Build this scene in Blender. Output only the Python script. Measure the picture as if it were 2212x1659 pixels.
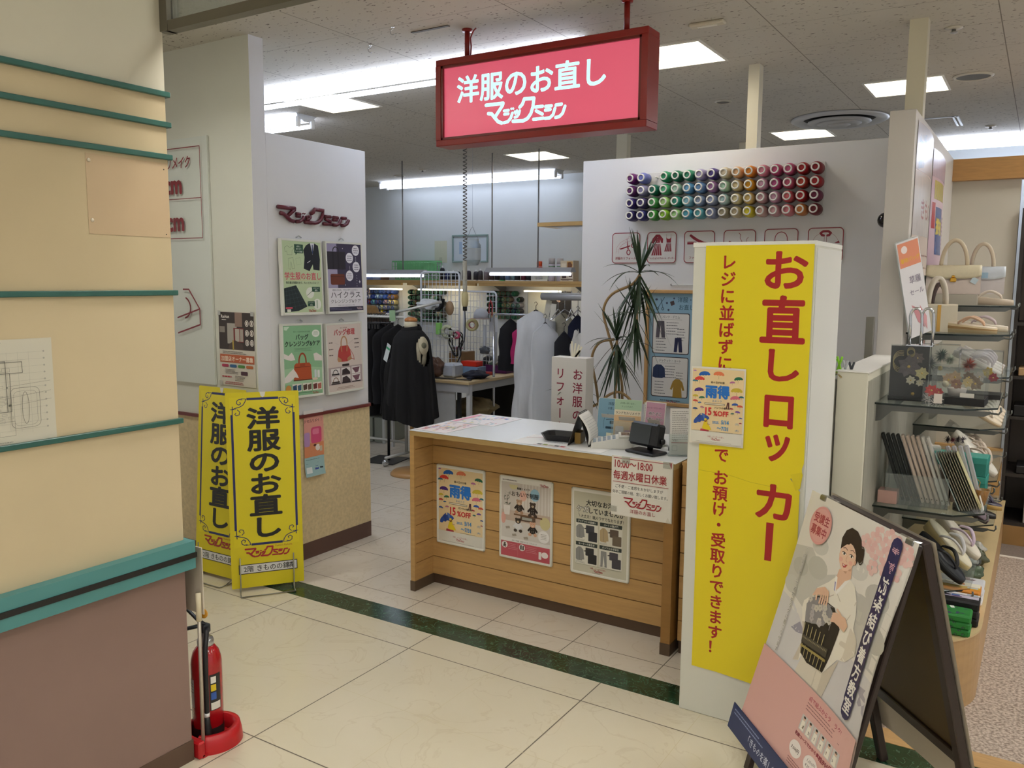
import bpy, bmesh, math, random
from mathutils import Vector, Matrix
from mathutils.geometry import tessellate_polygon
random.seed(7)
PI = math.pi
SC = bpy.context.scene
COL = SC.collection
for o in list(bpy.data.objects): bpy.data.objects.remove(o)

# ---------------------------------------------------------------- camera
cam = bpy.data.cameras.new('camera'); camo = bpy.data.objects.new('camera', cam); COL.objects.link(camo)
SC.camera = camo
cam.sensor_width = 36.0; cam.lens = 36.0*1816.5/2212; cam.clip_start = .05; cam.clip_end = 60
def cam_rot(yaw, pitch, roll):
    f = Vector((-math.sin(yaw)*math.cos(pitch), math.cos(yaw)*math.cos(pitch), -math.sin(pitch)))
    r = Vector((math.cos(yaw), math.sin(yaw), 0)); u = r.cross(f)
    c, s = math.cos(roll), math.sin(roll)
    r2 = c*r + s*u; u2 = -s*r + c*u
    return Matrix((r2, u2, -f)).transposed().to_4x4()
camo.matrix_world = Matrix.Translation((0, 0, 1.68)) @ cam_rot(.561788, .122449, .007006)

# ---------------------------------------------------------------- view and world
SC.view_settings.view_transform = 'Standard'; SC.view_settings.look = 'None'
SC.view_settings.gamma = 1; SC.view_settings.use_curve_mapping = False
SC.view_settings.exposure = 0.95
TUBE = 8.6      # bare fluorescent tubes of the workshop
TROF = 5.2       # recessed louvre lights of the shop
HALL_FILL = 15.5       # unseen lights added behind and beside the camera for brightness
wld = bpy.data.worlds.new('hall_air'); SC.world = wld; wld.use_nodes = True
wn = wld.node_tree.nodes['Background']; wn.inputs[0].default_value = (1.0, .985, .96, 1); wn.inputs[1].default_value = .34
SC.cycles.max_bounces = 6; SC.cycles.diffuse_bounces = 3; SC.cycles.glossy_bounces = 3
SC.cycles.transmission_bounces = 6; SC.cycles.transparent_max_bounces = 16
SC.cycles.caustics_reflective = False; SC.cycles.caustics_refractive = False
SC.cycles.sample_clamp_indirect = 4.0
SC.cycles.use_denoising = True

# ---------------------------------------------------------------- materials
def lin(h):
    if isinstance(h, str):
        h = h.lstrip('#'); c = [int(h[i:i+2], 16)/255 for i in (0, 2, 4)]
    else: c = h
    return tuple(((x/12.92) if x <= .04045 else ((x+.055)/1.055)**2.4) for x in c) + (1,)
_M = {}
def mat(col, rough=.55, metal=0, noise=0, scale=25, emit=0, trans=0, alpha=1, bump=0, stretch=None, spec=.5, name=None):
    k = (str(col), rough, metal, noise, scale, emit, trans, alpha, bump, stretch, spec)
    if k in _M: return _M[k]
    m = bpy.data.materials.new(name or 'paint_'+str(col).lstrip('#')); m.use_nodes = True
    nt = m.node_tree; b = nt.nodes['Principled BSDF']
    b.inputs['Base Color'].default_value = lin(col); b.inputs['Roughness'].default_value = rough
    b.inputs['Metallic'].default_value = metal; b.inputs['Specular IOR Level'].default_value = spec
    if emit:
        b.inputs['Emission Color'].default_value = lin(col); b.inputs['Emission Strength'].default_value = emit
    if trans: b.inputs['Transmission Weight'].default_value = trans
    if alpha < 1: b.inputs['Alpha'].default_value = alpha
    if noise or bump:
        tc = nt.nodes.new('ShaderNodeTexCoord'); mp = nt.nodes.new('ShaderNodeMapping'); nz = nt.nodes.new('ShaderNodeTexNoise')
        nt.links.new(tc.outputs['Object'], mp.inputs[0]); nt.links.new(mp.outputs[0], nz.inputs['Vector'])
        if stretch: mp.inputs['Scale'].default_value = stretch
        nz.inputs['Scale'].default_value = scale; nz.inputs['Detail'].default_value = 4
    if noise:
        mx = nt.nodes.new('ShaderNodeMix'); mx.data_type = 'RGBA'; mx.blend_type = 'MULTIPLY'; mx.inputs[0].default_value = 1
        cr = nt.nodes.new('ShaderNodeValToRGB')
        cr.color_ramp.elements[0].position = .3; cr.color_ramp.elements[1].position = .7
        v = 1-noise; cr.color_ramp.elements[0].color = (v, v, v, 1); cr.color_ramp.elements[1].color = (1, 1, 1, 1)
        nt.links.new(nz.outputs['Fac'], cr.inputs[0]); mx.inputs[6].default_value = lin(col)
        nt.links.new(cr.outputs[0], mx.inputs[7]); nt.links.new(mx.outputs[2], b.inputs['Base Color'])
    if bump:
        bp = nt.nodes.new('ShaderNodeBump'); bp.inputs['Strength'].default_value = bump; bp.inputs['Distance'].default_value = .003
        nt.links.new(nz.outputs['Fac'], bp.inputs['Height']); nt.links.new(bp.outputs[0], b.inputs['Normal'])
    _M[k] = m; return m
def glass(col='#e8f2ee', alpha=.18, rough=.05, name='clear_glass'):
    k = ('glass', col, alpha, rough)
    if k in _M: return _M[k]
    m = bpy.data.materials.new(name); m.use_nodes = True; nt = m.node_tree; nt.nodes.clear()
    o = nt.nodes.new('ShaderNodeOutputMaterial'); mx = nt.nodes.new('ShaderNodeMixShader'); t = nt.nodes.new('ShaderNodeBsdfTransparent')
    p = nt.nodes.new('ShaderNodeBsdfPrincipled'); p.inputs['Base Color'].default_value = lin(col); p.inputs['Roughness'].default_value = max(rough, .3)
    t.inputs[0].default_value = (.95, .97, .965, 1)
    fr = nt.nodes.new('ShaderNodeFresnel'); fr.inputs[0].default_value = 1.33; gs = nt.nodes.new('ShaderNodeBsdfGlossy'); gs.inputs['Roughness'].default_value = rough
    hf = nt.nodes.new('ShaderNodeMath'); hf.operation = 'MULTIPLY'; hf.inputs[1].default_value = .7; m2 = nt.nodes.new('ShaderNodeMixShader')
    nt.links.new(fr.outputs[0], hf.inputs[0]); nt.links.new(hf.outputs[0], m2.inputs[0]); nt.links.new(t.outputs[0], m2.inputs[1]); nt.links.new(gs.outputs[0], m2.inputs[2])
    mx.inputs[0].default_value = alpha; nt.links.new(m2.outputs[0], mx.inputs[1]); nt.links.new(p.outputs[0], mx.inputs[2]); nt.links.new(mx.outputs[0], o.inputs[0])
    _M[k] = m; return m

# ---------------------------------------------------------------- mesh builder
class MB:
    def __init__(s): s.v = []; s.f = []; s.mi = []; s.ms = []; s.sm = []
    def _m(s, m):
        if m is None: return 0
        if m not in s.ms: s.ms.append(m)
        return s.ms.index(m)
    def add(s, vs, fs, m=None, smooth=False, M=None):
        n = len(s.v); k = s._m(m)
        for p in vs:
            p = Vector(p)
            if M is not None: p = M @ p
            s.v.append(p)
        for f in fs: s.f.append([n+i for i in f]); s.mi.append(k); s.sm.append(smooth)
        return s
    def box(s, x0, x1, y0, y1, z0, z1, m=None, M=None, bev=0):
        if bev:
            b = min(bev, abs(x1-x0)*.49, abs(y1-y0)*.49, abs(z1-z0)*.49)
            vs = []; idx = {}
            for a, X in ((0, (x0, x1)), ): pass
            P = []
            for zi, z in enumerate((z0, z1)):
                for yi, y in enumerate((y0, y1)):
                    for xi, x in enumerate((x0, x1)):
                        sx, sy, sz = (1-2*xi)*b, (1-2*yi)*b, (1-2*zi)*b
                        P.append(((x, y+sy, z+sz), (x+sx, y, z+sz), (x+sx, y+sy, z)))
            for t in P: vs += t
            I = lambda x, y, z, a: (z*4+y*2+x)*3+a
            fs = []
            for x in (0, 1): fs.append([I(x, 0, 0, 0), I(x, 1, 0, 0), I(x, 1, 1, 0), I(x, 0, 1, 0)][::(1 if x else -1)])
            for y in (0, 1): fs.append([I(0, y, 0, 1), I(1, y, 0, 1), I(1, y, 1, 1), I(0, y, 1, 1)][::(-1 if y else 1)])
            for z in (0, 1): fs.append([I(0, 0, z, 2), I(1, 0, z, 2), I(1, 1, z, 2), I(0, 1, z, 2)][::(1 if z else -1)])
            for y in (0, 1):
                for z in (0, 1): fs.append([I(0, y, z, 1), I(1, y, z, 1), I(1, y, z, 2), I(0, y, z, 2)])
            for x in (0, 1):
                for z in (0, 1): fs.append([I(x, 0, z, 0), I(x, 1, z, 0), I(x, 1, z, 2), I(x, 0, z, 2)])
            for x in (0, 1):
                for y in (0, 1): fs.append([I(x, y, 0, 0), I(x, y, 1, 0), I(x, y, 1, 1), I(x, y, 0, 1)])
            for x in (0, 1):
                for y in (0, 1):
                    for z in (0, 1): fs.append([I(x, y, z, 0), I(x, y, z, 1), I(x, y, z, 2)])
            return s.add(vs, fs, m, False, M)
        vs = [(x, y, z) for z in (z0, z1) for y in (y0, y1) for x in (x0, x1)]
        return s.add(vs, [(0, 2, 3, 1), (4, 5, 7, 6), (0, 1, 5, 4), (2, 6, 7, 3), (0, 4, 6, 2), (1, 3, 7, 5)], m, False, M)
    def lathe(s, prof, n=20, m=None, M=None, smooth=True, caps=True, sx=1, sy=1):
        vs = []; fs = []
        for r, z in prof:
            for i in range(n):
                a = 2*PI*i/n; vs.append((r*math.cos(a)*sx, r*math.sin(a)*sy, z))
        for j in range(len(prof)-1):
            for i in range(n):
                k = (i+1) % n; fs.append((j*n+i, j*n+k, (j+1)*n+k, (j+1)*n+i))
        if caps:
            fs.append(list(range(n))[::-1]); fs.append([(len(prof)-1)*n+i for i in range(n)])
        return s.add(vs, fs, m, smooth, M)
    def tube(s, pts, r, n=8, m=None, M=None, rr=None, closed=False, flat=1):
        pts = [Vector(p) for p in pts]; L = len(pts); vs = []; fs = []
        up = Vector((0, 0, 1)); prev = None
        for i, p in enumerate(pts):
            a = pts[i-1] if (i > 0 or closed) else p; b = pts[(i+1) % L] if (i < L-1 or closed) else p
            t = (b-a).normalized()
            if prev is None:
                x = t.cross(up)
                if x.length < .1: x = t.cross(Vector((1, 0, 0)))
                x.normalize()
            else:
                x = prev - t*prev.dot(t)
                if x.length < 1e-5: x = t.cross(up)
                x.normalize()
            prev = x; y = t.cross(x)
            R = rr[i] if rr else r
            for k in range(n):
                q = 2*PI*k/n; vs.append(p + x*(R*math.cos(q)) + y*(R*math.sin(q)*flat))
        for j in range(L-1 + (1 if closed else 0)):
            j2 = (j+1) % L
            for k in range(n):
                k2 = (k+1) % n; fs.append((j*n+k, j*n+k2, j2*n+k2, j2*n+k))
        if not closed: fs.append(list(range(n))[::-1]); fs.append([(L-1)*n+k for k in range(n)])
        return s.add(vs, fs, m, True, M)
    def prism(s, pts, h0, h1, m=None, M=None, smooth=False):
        """pts: 2D outline in xy, extruded in z"""
        n = len(pts); vs = [(p[0], p[1], h0) for p in pts] + [(p[0], p[1], h1) for p in pts]
        tri = tessellate_polygon([[Vector((p[0], p[1], 0)) for p in pts]])
        fs = [tuple(t) for t in tri] + [tuple(i+n for i in t) for t in tri]
        fs += [(i, (i+1) % n, n+(i+1) % n, n+i) for i in range(n)]
        return s.add(vs, fs, m, smooth, M)
    def ball(s, c, r, n=12, m=None, sx=1, sy=1, sz=1, M=None):
        prof = [(max(1e-4, r*math.sin(PI*i/(n//2+2))), -r*math.cos(PI*i/(n//2+2))) for i in range(n//2+3)]
        T = Matrix.Translation(c) @ Matrix.Diagonal((sx, sy, sz, 1))
        return s.lathe(prof, n, m, (M @ T) if M is not None else T, True, False)
    def grid(s, fn, nu, nv, m=None, M=None, smooth=True, thick=0):
        vs = [Vector(fn(i/nu, j/nv)) for j in range(nv+1) for i in range(nu+1)]
        q = lambda i, j: j*(nu+1)+i
        fs = [(q(i, j), q(i+1, j), q(i+1, j+1), q(i, j+1)) for j in range(nv) for i in range(nu)]
        return s.add(vs, fs, m, smooth, M)
    def build(s, name, m=None, parent=None, loc=None, rz=0, rot=None, solid=0):
        me = bpy.data.meshes.new(name); me.from_pydata([tuple(v) for v in s.v], [], s.f)
        if s.ms:
            for k in s.ms: me.materials.append(k)
            for p, k in zip(me.polygons, s.mi): p.material_index = k
        elif m is not None: me.materials.append(m)
        for p, k in zip(me.polygons, s.sm): p.use_smooth = k
        me.update()
        o = bpy.data.objects.new(name, me); COL.objects.link(o)
        if solid:
            md = o.modifiers.new('thickness', 'SOLIDIFY'); md.thickness = solid
        if parent is not None: o.parent = parent
        if loc is not None: o.location = loc
        if rot is not None: o.rotation_euler = rot
        elif rz: o.rotation_euler = (0, 0, rz)
        return o
def tag(o, label=None, cat=None, group=None, kind=None):
    if label: o['label'] = label
    if cat: o['category'] = cat
    if group: o['group'] = group
    if kind: o['kind'] = kind
    return o
def thing(name, label, cat, loc=(0, 0, 0), rz=0, group=None, rot=None):
    o = bpy.data.objects.new(name, None); COL.objects.link(o); o.location = loc; o.rotation_euler = rot or (0, 0, rz)
    o.empty_display_size = .05
    return tag(o, label, cat, group)
def dup(o, parent=None):
    c = o.copy(); COL.objects.link(c)
    if parent is not None: c.parent = parent
    for ch in list(o.children): dup(ch, c)
    return c
def relabel(o, label, **k): o['label'] = label; return tag(o, None, **k)
def box(name, x0, x1, y0, y1, z0, z1, m, parent=None, bev=0):
    """a box object with its origin at its base centre"""
    c = ((x0+x1)/2, (y0+y1)/2, z0)
    return MB().box(x0-c[0], x1-c[0], y0-c[1], y1-c[1], 0, z1-z0, bev=bev).build(name, m, parent, c)
def T(x, y, z): return Matrix.Translation((x, y, z))
def RX(a): return Matrix.Rotation(a, 4, 'X')
def RY(a): return Matrix.Rotation(a, 4, 'Y')
def RZ(a): return Matrix.Rotation(a, 4, 'Z')
def arc(cx, cy, r, a0, a1, n=10, ry=None):
    ry = r if ry is None else ry
    return [(cx+r*math.cos(a0+(a1-a0)*i/n), cy+ry*math.sin(a0+(a1-a0)*i/n)) for i in range(n+1)]
def rrect(x, y, w, h, r, n=4):
    return (arc(x+w-r, y+r, r, -PI/2, 0, n)+arc(x+w-r, y+h-r, r, 0, PI/2, n)+arc(x+r, y+h-r, r, PI/2, PI, n)+arc(x+r, y+r, r, PI, 1.5*PI, n))

# ---------------------------------------------------------------- lettering and flat print
_G = {}
_fc = bpy.data.curves.new('lettering', 'FONT'); _fo = bpy.data.objects.new('lettering', _fc); COL.objects.link(_fo)
def _bounds(body, res):
    _fc.body = body; _fc.resolution_u = res
    dg = bpy.context.evaluated_depsgraph_get(); dg.update()
    me = bpy.data.meshes.new_from_object(_fo.evaluated_get(dg), depsgraph=dg)
    vs = [(v.co.x, v.co.y) for v in me.vertices]; fs = [tuple(p.vertices) for p in me.polygons]
    bpy.data.meshes.remove(me)
    return vs, fs
def glyph(ch, res=2):
    k = (ch, res)
    if k not in _G:
        if ch in ' \u3000': _G[k] = ([], [], .35 if ch == ' ' else 1.0)
        else:
            vs, fs = _bounds(ch, res)
            if not vs: _G[k] = ([], [], .5)
            elif ord(ch) > 0x2000:
                x0 = min(p[0] for p in vs); x1 = max(p[0] for p in vs)
                a = _bounds(ch+'の', res)[0]; b = _bounds('の', res)[0]
                _G[k] = (vs, fs, max(p[0] for p in a)-max(p[0] for p in b))
            else:
                a = _bounds(ch+'I', res)[0]; b = _bounds('I', res)[0]
                _G[k] = (vs, fs, max(p[0] for p in a)-max(p[0] for p in b))
    return _G[k]
LOGO = [([(600,832),(757,812),(752,828),(690,908)],1),([(622,893),(652,894),(690,930),(712,950),(745,958)],1),
 ([(765,868),(806,862)],.8),([(768,893),(804,888)],.8),([(765,955),(800,946),(826,918),(840,882)],.9),([(829,849),(831,852)],.6),([(846,847),(848,850)],.6),
 ([(862,870),(868,886)],.7),([(880,862),(885,876)],.7),([(862,912),(882,906),(898,886),(905,862)],.8),
 ([(905,836),(928,815),(944,776),(1028,768),(1020,830),(1002,880),(975,915),(940,933),(846,941)],1),
 ([(1040,832),(1102,824)],.9),([(1048,858),(1070,868),(1102,880)],.9),([(1026,920),(1110,909)],.9),
 ([(1128,824),(1178,818)],.9),([(1126,851),(1168,845)],.9),([(1126,910),(1162,906),(1192,882),(1208,834)],.9),
 ([(1215,812),(1262,804)],.9),([(1214,900),(1246,892),(1272,868),(1291,818)],.9)]
class Print:
    """flat print on a sheet: u to the right, v downwards, in centimetres; successive inks lie 0.02 mm apart"""
    def __init__(s, base=0.0, step=2e-5): s.v = []; s.f = []; s.c = []; s.d = base; s.step = step; s.top = base
    def _up(s): s.d = s.top+1e-5; s.k = 0
    def _raw(s, pts, faces, col):
        n = len(s.v); s.k = (getattr(s, 'k', 0)+1) % 11; d = s.d+s.k*6e-6; s.top = max(s.top, d)
        for p in pts: s.v.append((p[0]*.01, -d, -p[1]*.01))
        for f in faces: s.f.append(tuple(n+i for i in f)); s.c.append(col)
    def poly(s, pts, col, up=True):
        if up: s._up()
        tri = tessellate_polygon([[Vector((p[0], p[1], 0)) for p in pts]])
        s._raw(pts, tri, col); return s
    def rect(s, x, y, w, h, col): s._up(); s._raw([(x, y), (x+w, y), (x+w, y+h), (x, y+h)], [(0, 1, 2, 3)], col); return s
    def rr(s, x, y, w, h, r, col): return s.poly(rrect(x, y, w, h, min(r, w/2, h/2)), col)
    def ell(s, cx, cy, rx, ry, col, n=20, a0=0, a1=2*PI):
        s._up(); p = [(cx+rx*math.cos(a0+(a1-a0)*i/n), cy+ry*math.sin(a0+(a1-a0)*i/n)) for i in range(n+(0 if a1-a0 > 6.2 else 1))]
        s._raw(p, [tuple(range(len(p)))], col); return s
    def line(s, pts, w, col, cap=True, up=True):
        if up: s._up()
        h = w/2
        for a, b in zip(pts[:-1], pts[1:]):
            dx, dy = b[0]-a[0], b[1]-a[1]; L = math.hypot(dx, dy) or 1e-6; nx, ny = -dy/L*h, dx/L*h
            s._raw([(a[0]+nx, a[1]+ny), (b[0]+nx, b[1]+ny), (b[0]-nx, b[1]-ny), (a[0]-nx, a[1]-ny)], [(0, 1, 2, 3)], col)
        if cap:
            for a in pts:
                s._raw([(a[0]+h*math.cos(2*PI*i/10), a[1]+h*math.sin(2*PI*i/10)) for i in range(10)], [tuple(range(10))], col)
        return s
    def frame(s, x, y, w, h, r, t, col):
        p = rrect(x, y, w, h, r) if r else [(x, y), (x+w, y), (x+w, y+h), (x, y+h)]
        return s.line(p+[p[0]], t, col)
    def text(s, t, x, y, size, col, bold=0, sx=1, sy=1, align='l', vert=False, pitch=None, res=2, rot=0, shear=0):
        """(x, y) is the left end of the baseline (or, when vertical, the centre of the first character's top)"""
        s._up()
        offs = [(0, 0)] if not bold else ([(0, 0)]+[(bold*size*math.cos(2*PI*i/8), bold*size*math.sin(2*PI*i/8)) for i in range(8)])
        if vert:
            p = pitch or size*1.05
            for ch in t:
                if ch == 'ー':
                    hh = size*.42*sy; s.line([(x, y+size*.5*sy-hh), (x, y+size*.5*sy+hh)], size*(.09+2*bold)*sx, col, False)
                elif ch not in ' \u3000':
                    vs, fs, ad = glyph(ch, res)
                    x0 = min(q[0] for q in vs); x1 = max(q[0] for q in vs); y0 = min(q[1] for q in vs); y1 = max(q[1] for q in vs)
                    full = ord(ch) > 0x2000
                    cx = (ad/2) if full else (x0+x1)/2
                    for ox, oy in offs:
                        s._raw([(x+(q[0]-cx)*size*sx+ox, y+(.88-q[1])*size*sy+oy) for q in vs], fs, col)
                y += p*(.5 if ch == ' ' else 1)
            return s
        W = sum(glyph(c, res)[2] for c in t)*size*sx
        if align == 'c': x -= W/2
        if align == 'r': x -= W
        ca, sa = math.cos(rot), math.sin(rot); px = 0
        for ch in t:
            vs, fs, ad = glyph(ch, res)
            for ox, oy in offs:
                P = [(px+q[0]*size*sx+ox+shear*q[1]*size, -q[1]*size*sy+oy) for q in vs]
                s._raw([(x+a*ca-b*sa, y+a*sa+b*ca) for a, b in P], fs, col)
            px += ad*size*sx
        return s
    def lines(s, x, y, w, n, dy, col, t=.12, seed=1, align='l'):
        """rows of small print too fine to read"""
        s._up(); r = random.Random(seed)
        for i in range(n):
            L = w*r.uniform(.7, 1); a = x if align == 'l' else x+(w-L)/2; e = a+L
            while a < e:
                k = min(r.uniform(.15, .55)*t*6, e-a)
                s._raw([(a, y+i*dy), (a+k, y+i*dy), (a+k, y+i*dy+t), (a, y+i*dy+t)], [(0, 1, 2, 3)], col); a += k+t*.5
        return s
    def logo(s, x, y, w, col, t=None, sy=1):
        """the katakana shop mark, w wide, top left at x, y"""
        k = w/695; t = t or 27*k
        s._up()
        for p, f in LOGO: s.line([(x+(a-600)*k, y+(b+.13*(a-600)-768-.13*400)*k*sy) for a, b in p], t*f, col, up=False)
        return s
    def to_mb(s, rough=.45, emit=0):
        b = MB(); b.v = [Vector(v) for v in s.v]; b.f = [list(f) for f in s.f]
        for c in s.c: b.mi.append(b._m(mat(c, rough, emit=emit))); b.sm.append(False)
        return b
    def build(s, name, parent=None, loc=None, rz=0, rot=None, rough=.45, emit=0):
        return s.to_mb(rough, emit).build(name, None, parent, loc, rz, rot)
def finely(P, sx, sz, fn):
    """cut the printed faces on a grid (cm) and then bend every point with fn(x, y, z)"""
    bm = bmesh.new(); cols = sorted(set(P.c)); vs = [bm.verts.new(v) for v in P.v]
    for f, c in zip(P.f, P.c):
        try: bm.faces.new([vs[i] for i in f]).material_index = cols.index(c)
        except ValueError: pass
    xs = [v[0] for v in P.v]; zs = [v[2] for v in P.v]
    for ax, lo, hi, st in ((0, min(xs), max(xs), sx*.01), (2, min(zs), max(zs), sz*.01)):
        k = lo+st
        while k < hi:
            co = [0, 0, 0]; no = [0, 0, 0]; co[ax] = k; no[ax] = 1
            bmesh.ops.bisect_plane(bm, geom=bm.verts[:]+bm.edges[:]+bm.faces[:], plane_co=co, plane_no=no, dist=1e-7); k += st
    bm.verts.index_update(); P.v = [fn(*v.co) for v in bm.verts]; P.f = [tuple(v.index for v in f.verts) for f in bm.faces]; P.c = [cols[f.material_index] for f in bm.faces]
    bm.free(); return P
def sheet(pr, w, h, col='#f2f0ea', t=.0008, x=0, y=0):
    """the paper itself, front face at v = 0 plane"""
    n = len(pr.v); X0, X1, Z0, Z1 = x*.01, (x+w)*.01, -(y+h)*.01, -y*.01
    pr.v += [(X0, 0, Z0), (X1, 0, Z0), (X1, 0, Z1), (X0, 0, Z1), (X0, t, Z0), (X1, t, Z0), (X1, t, Z1), (X0, t, Z1)]
    for f in ((0, 1, 2, 3), (7, 6, 5, 4), (0, 4, 5, 1), (1, 5, 6, 2), (2, 6, 7, 3), (3, 7, 4, 0)): pr.f.append(tuple(n+i for i in f)); pr.c.append(col)
    return pr
# ================================================================ the setting
H = 2.965
def quad(mb, x0, x1, y0, y1, z, m): mb.add([(x0, y0, z), (x1, y0, z), (x1, y1, z), (x0, y1, z)], [(0, 1, 2, 3)], m)
def marble(name, c1, c2, c3, rough, sc, vein):
    m = bpy.data.materials.new(name); m.use_nodes = True; nt = m.node_tree; b = nt.nodes['Principled BSDF']
    tc = nt.nodes.new('ShaderNodeTexCoord'); n1 = nt.nodes.new('ShaderNodeTexNoise'); n1.inputs['Scale'].default_value = sc; n1.inputs['Detail'].default_value = 6
    n2 = nt.nodes.new('ShaderNodeTexNoise'); n2.inputs['Scale'].default_value = sc*2.2; n2.inputs['Detail'].default_value = 8; n2.inputs['Distortion'].default_value = 1.6
    r1 = nt.nodes.new('ShaderNodeValToRGB'); r1.color_ramp.elements[0].color = lin(c1); r1.color_ramp.elements[1].color = lin(c2)
    r1.color_ramp.elements[0].position = .35; r1.color_ramp.elements[1].position = .65
    r2 = nt.nodes.new('ShaderNodeValToRGB'); e = r2.color_ramp.elements; e[0].position = .485; e[0].color = (0, 0, 0, 1); e[1].position = .5; e[1].color = (vein,)*3+(1,)
    k = e.new(.515); k.color = (0, 0, 0, 1)
    mx = nt.nodes.new('ShaderNodeMix'); mx.data_type = 'RGBA'; mx.inputs[7].default_value = lin(c3)
    for n in (n1, n2): nt.links.new(tc.outputs['Object'], n.inputs['Vector'])
    nt.links.new(n1.outputs['Fac'], r1.inputs[0]); nt.links.new(n2.outputs['Fac'], r2.inputs[0])
    nt.links.new(r1.outputs[0], mx.inputs[6]); nt.links.new(r2.outputs[0], mx.inputs[0]); nt.links.new(mx.outputs[2], b.inputs['Base Color'])
    b.inputs['Roughness'].default_value = rough
    return m
tile = marble('cream_tile', '#d6ccb2', '#ddd4bd', '#c2b294', .22, 1.3, .3)
tile_in = marble('shop_tile', '#d9cfbf', '#e1d8ca', '#c3b29c', .25, 1.6, .35)
green = marble('green_marble', '#15301f', '#22452f', '#6f8a73', .15, 7, .6)
joint = mat('#6f6659', .8); joint_f = mat('#c4b793', .5)
carpet = bpy.data.materials.new('loop_carpet'); carpet.use_nodes = True
nt = carpet.node_tree; tcn = nt.nodes.new('ShaderNodeTexCoord'); vn = nt.nodes.new('ShaderNodeTexNoise'); vn.inputs['Scale'].default_value = 85; vn.inputs['Detail'].default_value = 3
cr = nt.nodes.new('ShaderNodeValToRGB'); cr.color_ramp.elements[0].position = .36; cr.color_ramp.elements[0].color = lin('#8a7a6e'); cr.color_ramp.elements[1].position = .62; cr.color_ramp.elements[1].color = lin('#c9b8aa')
bp = nt.nodes.new('ShaderNodeBump'); bp.inputs['Strength'].default_value = .6; bp.inputs['Distance'].default_value = .004
nt.links.new(tcn.outputs['Object'], vn.inputs['Vector']); nt.links.new(vn.outputs['Fac'], cr.inputs[0]); nt.links.new(cr.outputs[0], nt.nodes['Principled BSDF'].inputs['Base Color'])
nt.links.new(vn.outputs['Fac'], bp.inputs['Height']); nt.links.new(bp.outputs[0], nt.nodes['Principled BSDF'].inputs['Normal']); nt.nodes['Principled BSDF'].inputs['Roughness'].default_value = .95

f = MB()
quad(f, -12, 4, -6, 3.05, 0, tile); quad(f, -12, -.56, 3.05, 9.3, 0, tile_in)
quad(f, -.56, 4, 3.05, 3.34, 0, tile)
e = .0004
for k in range(-10, 7):
    x = -2.357+.889*k; quad(f, x-.0025, x+.0025, -6, 3.05, e, joint)
    x2 = x+.4445; quad(f, x2-.001, x2+.001, -6, 3.05, e, joint_f)
for k in range(-9, 2):
    y = 1.972+.897*k; quad(f, -12, 4, y-.0025, y+.0025, e*1.1, joint); quad(f, -12, 4, y-.4495, y-.4475, e*1.1, joint_f)
for k in range(-21, 5):
    x = -2.664+.452*k
    if x < -.6: quad(f, x-.0022, x+.0022, 3.205, 9.3, e, joint)
for k in range(0, 14):
    y = 3.348+.452*k
    if y < 9.3: quad(f, -12, -.6, y-.0022, y+.0022, e*1.1, joint)
tag(f.build('floor'), kind='structure')
c = MB(); quad(c, -.56, 4, 3.31, 12, .001, carpet)
tag(c.build('floor_carpet'), kind='structure')
tag(box('trim_1', -12, 4, 3.05, 3.205, -.01, .0008, green), kind='structure')
tag(box('trim_2', -.56, 4, 3.205, 3.31, -.01, .003, mat('#c79f6b', .45, noise=.15, scale=12, stretch=(1, 8, 1))), kind='structure')
tag(box('trim_3', -.16, 4, 5.90, 5.93, -.01, .004, mat('#efe9df', .4)), kind='structure')
c = MB(); quad(c, -.56, 4, 5.93, 6.6, .002, mat('#8a7c72', .9, noise=.25, scale=90))
tag(c.build('floor_mat_strip'), kind='structure')

# ceiling with holes for the recessed lights
TRO = [(-2.12, -1.67, 4.50, 4.96), (-1.09, -.64, 6.0, 6.45), (-2.1, -1.665, 7.5, 7.95), (-4.79, -4.32, 7.45, 7.96), (-4.77, -4.3, 4.47, 4.95)]
FILL_TRO = [(-2.1, -1.65, 1.9, 2.35), (-3.95, -3.5, 1.95, 2.4), (-1.2, -.75, -.1, .36), (-.2, .25, 1.5, 1.96), (1.7, 2.15, 1.5, 1.96), (-.2, .25, -.6, -.14), (1.7, 2.15, -.6, -.14), (.4, .85, 3.6, 4.06), (-1.2, -.75, -2.6, -2.14), (-.2, .25, -2.6, -2.14), (1.7, 2.15, 3.6, 4.06), (.4, .85, 5.4, 5.86), (1.7, 2.15, 5.4, 5.86)]  # added fixtures out of view, brightening the pillar, boards, locker side and floor
cm = bpy.data.materials.new('rockwool_ceiling'); cm.use_nodes = True; nt = cm.node_tree; b = nt.nodes['Principled BSDF']
tc = nt.nodes.new('ShaderNodeTexCoord'); mp = nt.nodes.new('ShaderNodeMapping'); mp.inputs['Scale'].default_value = (1, 2.2, 1); mp.inputs['Rotation'].default_value = (0, 0, .5)
nd = nt.nodes.new('ShaderNodeTexNoise'); nd.inputs['Scale'].default_value = 40; nd.inputs['Detail'].default_value = 1
va = nt.nodes.new('ShaderNodeVectorMath'); va.operation = 'MULTIPLY_ADD'; va.inputs[1].default_value = (.045, .045, 0)
vo = nt.nodes.new('ShaderNodeTexVoronoi'); vo.inputs['Scale'].default_value = 26; vo.inputs['Randomness'].default_value = 1
rp = nt.nodes.new('ShaderNodeValToRGB'); rp.color_ramp.elements[0].position = .13; rp.color_ramp.elements[0].color = lin('#6b625a'); rp.color_ramp.elements[1].position = .21; rp.color_ramp.elements[1].color = lin('#d2cdc3')
nt.links.new(tc.outputs['Object'], mp.inputs[0]); nt.links.new(mp.outputs[0], nd.inputs['Vector'])
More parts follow.
